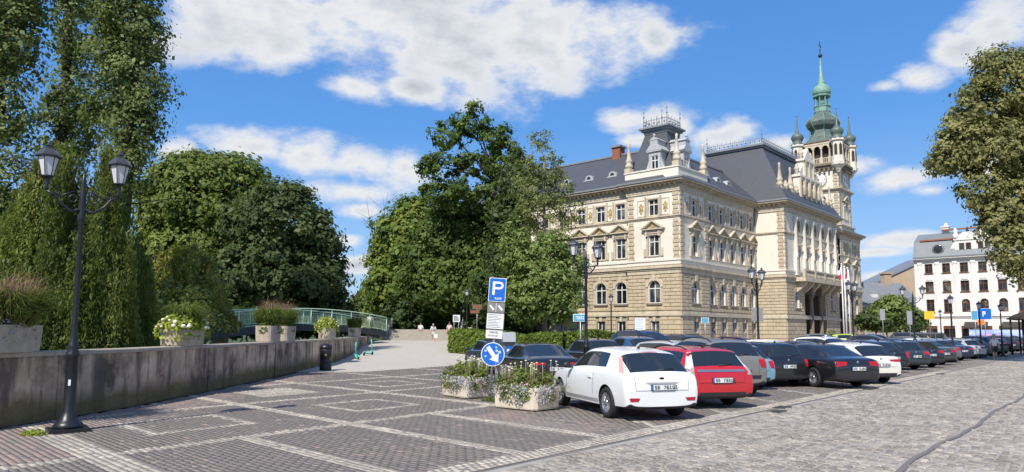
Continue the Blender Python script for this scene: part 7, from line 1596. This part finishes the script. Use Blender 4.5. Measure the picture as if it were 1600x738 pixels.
simple_sign(907, 497, 40, .75, .36, [M['taxi_blue'], M['sign_white'], M['sign_white']], 'TAXI', 'pale blue taxi sign on a white pole by the hedge', 'taxi_sign')
simple_sign(714, 498, 66, .62, .62, [M['sign_white'], M['sign_grey'], M['ink']], '', 'plain white notice board on two posts beside the stairs', 'notice_board', True)
o = simple_sign(746, 480, 68, .8, .38, [M['brown_sign'], M['sign_grey'], M['sign_white']], '', 'brown direction signs on a post by the hedge', 'direction_sign'); b = MB(); b.box(-.65, .2, -.05, -.02, -.15, .15); b.build('lower_arm', M['brown_sign'], o, loc=(0, 0, 2.85))
simple_sign(1000, 508, 62, .9, 1.2, [M['plate'], M['sign_grey'], M['taxi_blue']], '', 'white and pale blue information board before the hall', 'notice_board', True)
simple_sign(1101, 501, 60, .55, .4, [M['taxi_blue'], M['sign_white'], M['sign_white']], '', 'small pale blue sign before the right wing', 'street_sign')
simple_sign(1183, 492, 36, .5, .62, [M['sign_grey'], M['galv'], M['sign_white']], '', 'grey sign seen from behind by the second lamp', 'street_sign')
simple_sign(1537, 491, 72, 1.15, 1.05, [M['sign_blue'], M['sign_white'], M['sign_white']], 'P', 'large blue parking sign before the white tenement', 'parking_sign')
simple_sign(1522, 493, 74, .6, .9, [M['taxi_blue'], M['sign_white'], M['sign_white']], '', 'narrow pale blue sign left of the large parking sign', 'street_sign')
simple_sign(1420, 497, 70, .4, 1.3, [M['galv'], M['sign_grey'], M['ink']], '', 'tall narrow grey sign board beside the lamp before the tenement', 'street_sign')
simple_sign(1378, 492, 80, .45, 1.2, [M['galv'], M['sign_grey'], M['ink']], '', 'grey street sign seen edge-on before the bushes', 'street_sign')
M['yellow'] = simple('yellow plastic', (.75, .48, .03), .5, .1, 4); M['orange'] = simple('orange board', (.65, .22, .05), .5, .1, 4)
simple_sign(1451, 493, 90, 1.1, 1.0, [M['yellow'], M['yellow'], M['ink']], '', 'yellow shop sign before the white tenement', 'shop_sign', frame=False)
simple_sign(1531, 500, 82, .7, 1.2, [M['orange'], M['orange'], M['sign_white']], '', 'orange street board left of the large parking sign', 'shop_sign', frame=False)
def m_banner():
    t = NT('printed banner'); v = t.coord('Generated'); n = t.noise(v, 1.8, 3); c = t.ramp(n, [(.35, (.55, .62, .75)), (.48, (.30, .45, .75)), (.56, (.50, .30, .62)), (.68, (.70, .68, .72))]); return t.set(c, .5)
q = MB(); q.box(-2.6, 2.6, -.03, .03, .35, 2.3); bo = empty('printed_banner', (54.0, 79.5, 0), R(-18), 'colourful printed banner fence before the shopfronts at right', 'banner'); q.build('banner_face', m_banner(), bo)
for x in (-2.6, 0, 2.6): q = MB(); q.tube([(x, .05, 0), (x, .05, 2.4)], .04, 6); q.build('post', M['galv'], bo)
# ------------------------------------------------------------------ flags before the portal
M['flag_white'] = simple('white flag cloth', (.75, .74, .73), .8, .05, 3); M['flag_red'] = simple('red flag cloth', (.55, .03, .05), .8, .05, 3); M['flag_blue'] = simple('blue flag cloth', (.03, .07, .25), .8, .05, 3); M['flag_yellow'] = simple('yellow flag cloth', (.65, .5, .08), .8, .05, 3); M['flag_sky'] = simple('sky blue flag cloth', (.20, .42, .60), .8, .05, 3)
def flag(X, Y_, mats, label, h=11.2):
    w = HALL.location + Vector((X * math.cos(R(48)) - Y_ * math.sin(R(48)), X * math.sin(R(48)) + Y_ * math.cos(R(48)), 0)); o = empty('flagpole', w, R(20), label, 'flagpole', 'flagpoles before the portal')
    q = MB(); q.tube([(0, 0, 0), (0, 0, h)], [.11, .06], 8); q.sphere((0, 0, h + .05), .11, 8, 5); q.build('pole', M['white_paint'], o); f = MB(); nu, nv = 10, 6; vs = []
    for j in range(nv + 1):
        for i in range(nu + 1):
            s, t = i / nu, j / nv; vs.append((.08 - .8 * s * (1 - .2 * t) , .16 * math.sin(s * 9 + t * 2) * s + .05, h - .15 - t * 1.35 - s * (1.1 + .25 * math.sin(s * 5))))
    for j in range(nv):
        for i in range(nu): f.add([vs[j * 11 + i], vs[j * 11 + i + 1], vs[(j + 1) * 11 + i + 1], vs[(j + 1) * 11 + i]], [(0, 1, 2, 3)], 0 if j < nv / 2 else 1, True)
    f.build('flag', mats, o)
flag(29.6, -8.2, [M['flag_white'], M['flag_red']], 'white pole with white and red flag, leftmost of the row'); flag(31.4, -8.0, [M['flag_sky'], M['flag_yellow']], 'white pole with pale blue and yellow flag, second of the row', 10.9); flag(33.6, -7.8, [M['flag_red'], M['flag_white']], 'white pole with red and white town flag, third of the row', 10.9); flag(36.6, -7.0, [M['flag_blue'], M['flag_blue']], 'white pole with dark blue flag, rightmost of the row', 10.8)
# flower bed and shrubs at the hall
def bed(loc, rx, ry, h, leafs, label, n=1500, size=.09):
    o = empty('flower_bed', loc, 0, label, 'flower bed')
    for nm, lf_, k_ in leafs: q_, _ = mound(int(n * k_), rx, ry, h, size, 0); put(o, nm, q_, lf_)
bed((46.5, 90.5, 0), 2.6, 2.0, 1.9, [('foliage', 'hedge', .5), ('blossom', 'pink', .9)], 'pink flowering bed at the far corner of the town hall'); bed((41.3, 92.0, 0), 1.5, 1.2, 2.2, [('foliage', 'shrub', 1), ('pale_leaves', 'maple', .5)], 'shrub in a tub beside the portal steps', 1000)
bed((2.8, 57.0, .05), 3.4, 1.0, .9, [('foliage', 'hedge', 1), ('white_blossom', 'white_fl', .35)], 'white flowering border behind the hedge', 1600, .08); bed((-2.2, 66.5, .85), 2.2, .9, 1.0, [('foliage', 'shrub', 1), ('white_blossom', 'white_fl', .3)], 'white flowering border along the promenade hedge', 1200, .08)
# iron fence at the hall lawn, behind the hedge
# ------------------------------------------------------------------ people
M['skin'] = simple('skin', (.46, .27, .19), .6, .08, 6); M['cloth_white'] = simple('white cotton', (.74, .72, .70), .9, .06, 6); M['cloth_dark'] = simple('dark cotton', (.03, .03, .035), .9, .2, 6); M['cloth_grey'] = simple('grey cotton', (.22, .21, .21), .9, .1, 6); M['cloth_pink'] = simple('pale pink cotton', (.60, .46, .42), .9, .08, 6); M['hair'] = simple('brown hair', (.06, .035, .02), .8, .3, 20); M['hair_pale'] = simple('grey hair', (.35, .32, .28), .8, .2, 20); M['hiviz'] = simple('hi-viz yellow', (.62, .72, .05), .8, .05, 6); M['straw'] = simple('straw hat', (.66, .58, .44), .9, .1, 12); M['shoe'] = simple('shoes', (.5, .48, .46), .8, .1, 6)
def skin_mesh(name, verts, edges, radii, mat, parent, root=0):
    me = bpy.data.meshes.new(name); me.from_pydata(verts, edges, []); me.materials.append(mat); o = link(name, me, parent)
    md_ = o.modifiers.new('skin', 'SKIN'); md_.use_smooth_shade = True
    if not me.skin_vertices: me.attributes.new if False else None
    lay_ = me.skin_vertices[0].data if me.skin_vertices else None
    if lay_ is None:
        bm = bmesh.new(); bm.from_mesh(me); bm.verts.layers.skin.verify(); bm.to_mesh(me); bm.free(); lay_ = me.skin_vertices[0].data
    for i, r_ in enumerate(radii): lay_[i].radius = (r_, r_) if not isinstance(r_, tuple) else r_; lay_[i].use_root = (i == root)
    s = o.modifiers.new('sub', 'SUBSURF'); s.levels = 1; s.render_levels = 1; return o
def person(loc, rz, label, top, low, hairm, pose='stand', hat=None, bag=None, low_len=.45, h=1.68):
    k_ = h / 1.70; o = empty('person', loc, rz, label, 'person'); o.scale = (k_,) * 3
    st = .16 if pose == 'walk' else .03; bend = .22 if pose == 'bend' else 0.0; sit = pose == 'sit'
    pel = (0, 0, .93); 
    if sit: pel = (0, 0, .12)
    pz = pel[2]; ch = (0, .0 + bend, pz + .40 - bend * .3); nk = (0, bend * 1.35, pz + .57 - bend * .4); hd = (0, .03 + bend * 1.6, pz + .66 - bend * .45); ht = (0, .02 + bend * 1.7, pz + .77 - bend * .5)
    if sit: legs = [[(s * .09, .02, pz), (s * .11, .42, pz + .10), (s * .11, .46, pz - .28), (s * .11, .58, pz - .30)] for s in (-1, 1)]
    else: legs = [[(s * .09, 0, pz - .06), (s * .10, s * st * .7 + .02, .50), (s * .10, s * st * 1.1 - .02, .09), (s * .10, s * st * 1.1 + .13, .03)] for s in (-1, 1)]
    arms = [[(s * .17, bend, ch[2] + .09), (s * .25, -s * st * .5 + bend - .02, ch[2] - .18), (s * .25, -s * st * .6 + bend + .10, ch[2] - .42), (s * .245, -s * st * .6 + bend + .14, ch[2] - .52)] for s in (-1, 1)]
    V = [pel, (0, bend * .5, pz + .2), ch, nk, hd, ht]; E_ = [(0, 1), (1, 2), (2, 3), (3, 4), (4, 5)]; Rr = [(.155, .115), (.13, .10), (.165, .105), (.055, .055), (.085, .095), (.075, .085)]
    for lg in legs: b = len(V); V += lg; E_ += [(0, b), (b, b + 1), (b + 1, b + 2), (b + 2, b + 3)]; Rr += [.085, .058, .042, .035]
    for am in arms: b = len(V); V += am; E_ += [(2, b), (b, b + 1), (b + 1, b + 2), (b + 2, b + 3)]; Rr += [.058, .042, .032, .03]
    body = skin_mesh('body', V, E_, Rr, M['skin'], o)
    # shirt over trunk and upper arms
    V2 = [(0, 0, pz + .02), (0, bend * .5, pz + .2), ch, (0, bend * 1.2, pz + .50 - bend * .3)]; E2 = [(0, 1), (1, 2), (2, 3)]; R2 = [(.19, .15), (.165, .13), (.195, .135), (.085, .08)]
    for am in arms: b = len(V2); V2 += [am[0], am[1]]; E2 += [(2, b), (b, b + 1)]; R2 += [.078, .062]
    skin_mesh('shirt', V2, E2, R2, M[top], o)
    V3 = [(0, 0, pz + .10), pel]; E3 = [(0, 1)]; R3 = [(.165, .13), (.185, .15)]
    for lg in legs: a, c = Vector(lg[0]), Vector(lg[1]); e_ = a.lerp(c, min(1, low_len * 2)); b = len(V3); V3 += [tuple(a), tuple(e_)]; E3 += [(1, b), (b, b + 1)]; R3 += [.11, .085]
    skin_mesh('shorts', V3, E3, R3, M[low], o)
    q = MB(); q.sphere((ht[0], ht[1] - .02, ht[2] - .015), .108, 10, 7, 0, (.92, 1.02, 1.0)); q.build('hair', M[hairm], o)
    f = MB(); f.sphere((0, hd[1] + .10, hd[2] + .01), .016, 6, 4, 0, (.8, 1.2, 1.3)); f.build('nose', M['skin'], o)
    for s in (-1, 1): f = MB(); f.sphere((s * .033, hd[1] + .088, hd[2] + .04), .011, 6, 4); f.build('eye', M['ink'], o)
    for lg in legs: q = MB(); q.sphere((lg[3][0], lg[3][1] - .05, lg[3][2] + .01), .06, 8, 5, 0, (.75, 1.9, .7)); q.build('shoe', M['shoe'], o)
    if hat: q = MB(); q.lathe([(.19, .0), (.19, .015), (.11, .02), (.105, .10), (.07, .13), (.0, .135)], 14, (ht[0], ht[1], ht[2] + .02)); q.build('hat', M[hat], o)
    if bag: am = arms[0]; q = MB(); q.box(-.17, .17, -.06, .06, -.42, -.08); q.tube([(-.1, 0, -.08), (-.06, 0, .0), (.06, 0, .0), (.1, 0, -.08)], .01, 5); q.build('bag', M[bag], o, loc=am[3])
    return o
person((33.9, 50.2, 0), R(155), 'woman in white top, dark shorts and sun hat walking on the road at right', 'cloth_white', 'cloth_dark', 'hair_pale', 'walk', 'straw')
person((-7.15, 65.2, float(hz(-7.15, 65.2))), R(185), 'person in white top and pale skirt carrying a white bag before the stairs', 'cloth_white', 'cloth_white', 'hair_pale', 'bend', None, 'cloth_white', .40, 1.62)
person((-5.75, 66.0, float(hz(-5.75, 66.0))), R(170), 'person in pale top and grey shorts standing by the notice board', 'cloth_pink', 'cloth_grey', 'hair', 'stand', None, None, .45, 1.70)
person((-9.0, 70.6, 1.72), R(180), 'person in white sitting at the top of the stairs', 'cloth_white', 'cloth_grey', 'hair', 'sit')
person((37.3, 64.0, float(hz(37.3, 64))), R(100), 'person in a hi-viz yellow vest between the far parked cars', 'hiviz', 'cloth_dark', 'hair', 'stand')
bpy.context.view_layer.update()
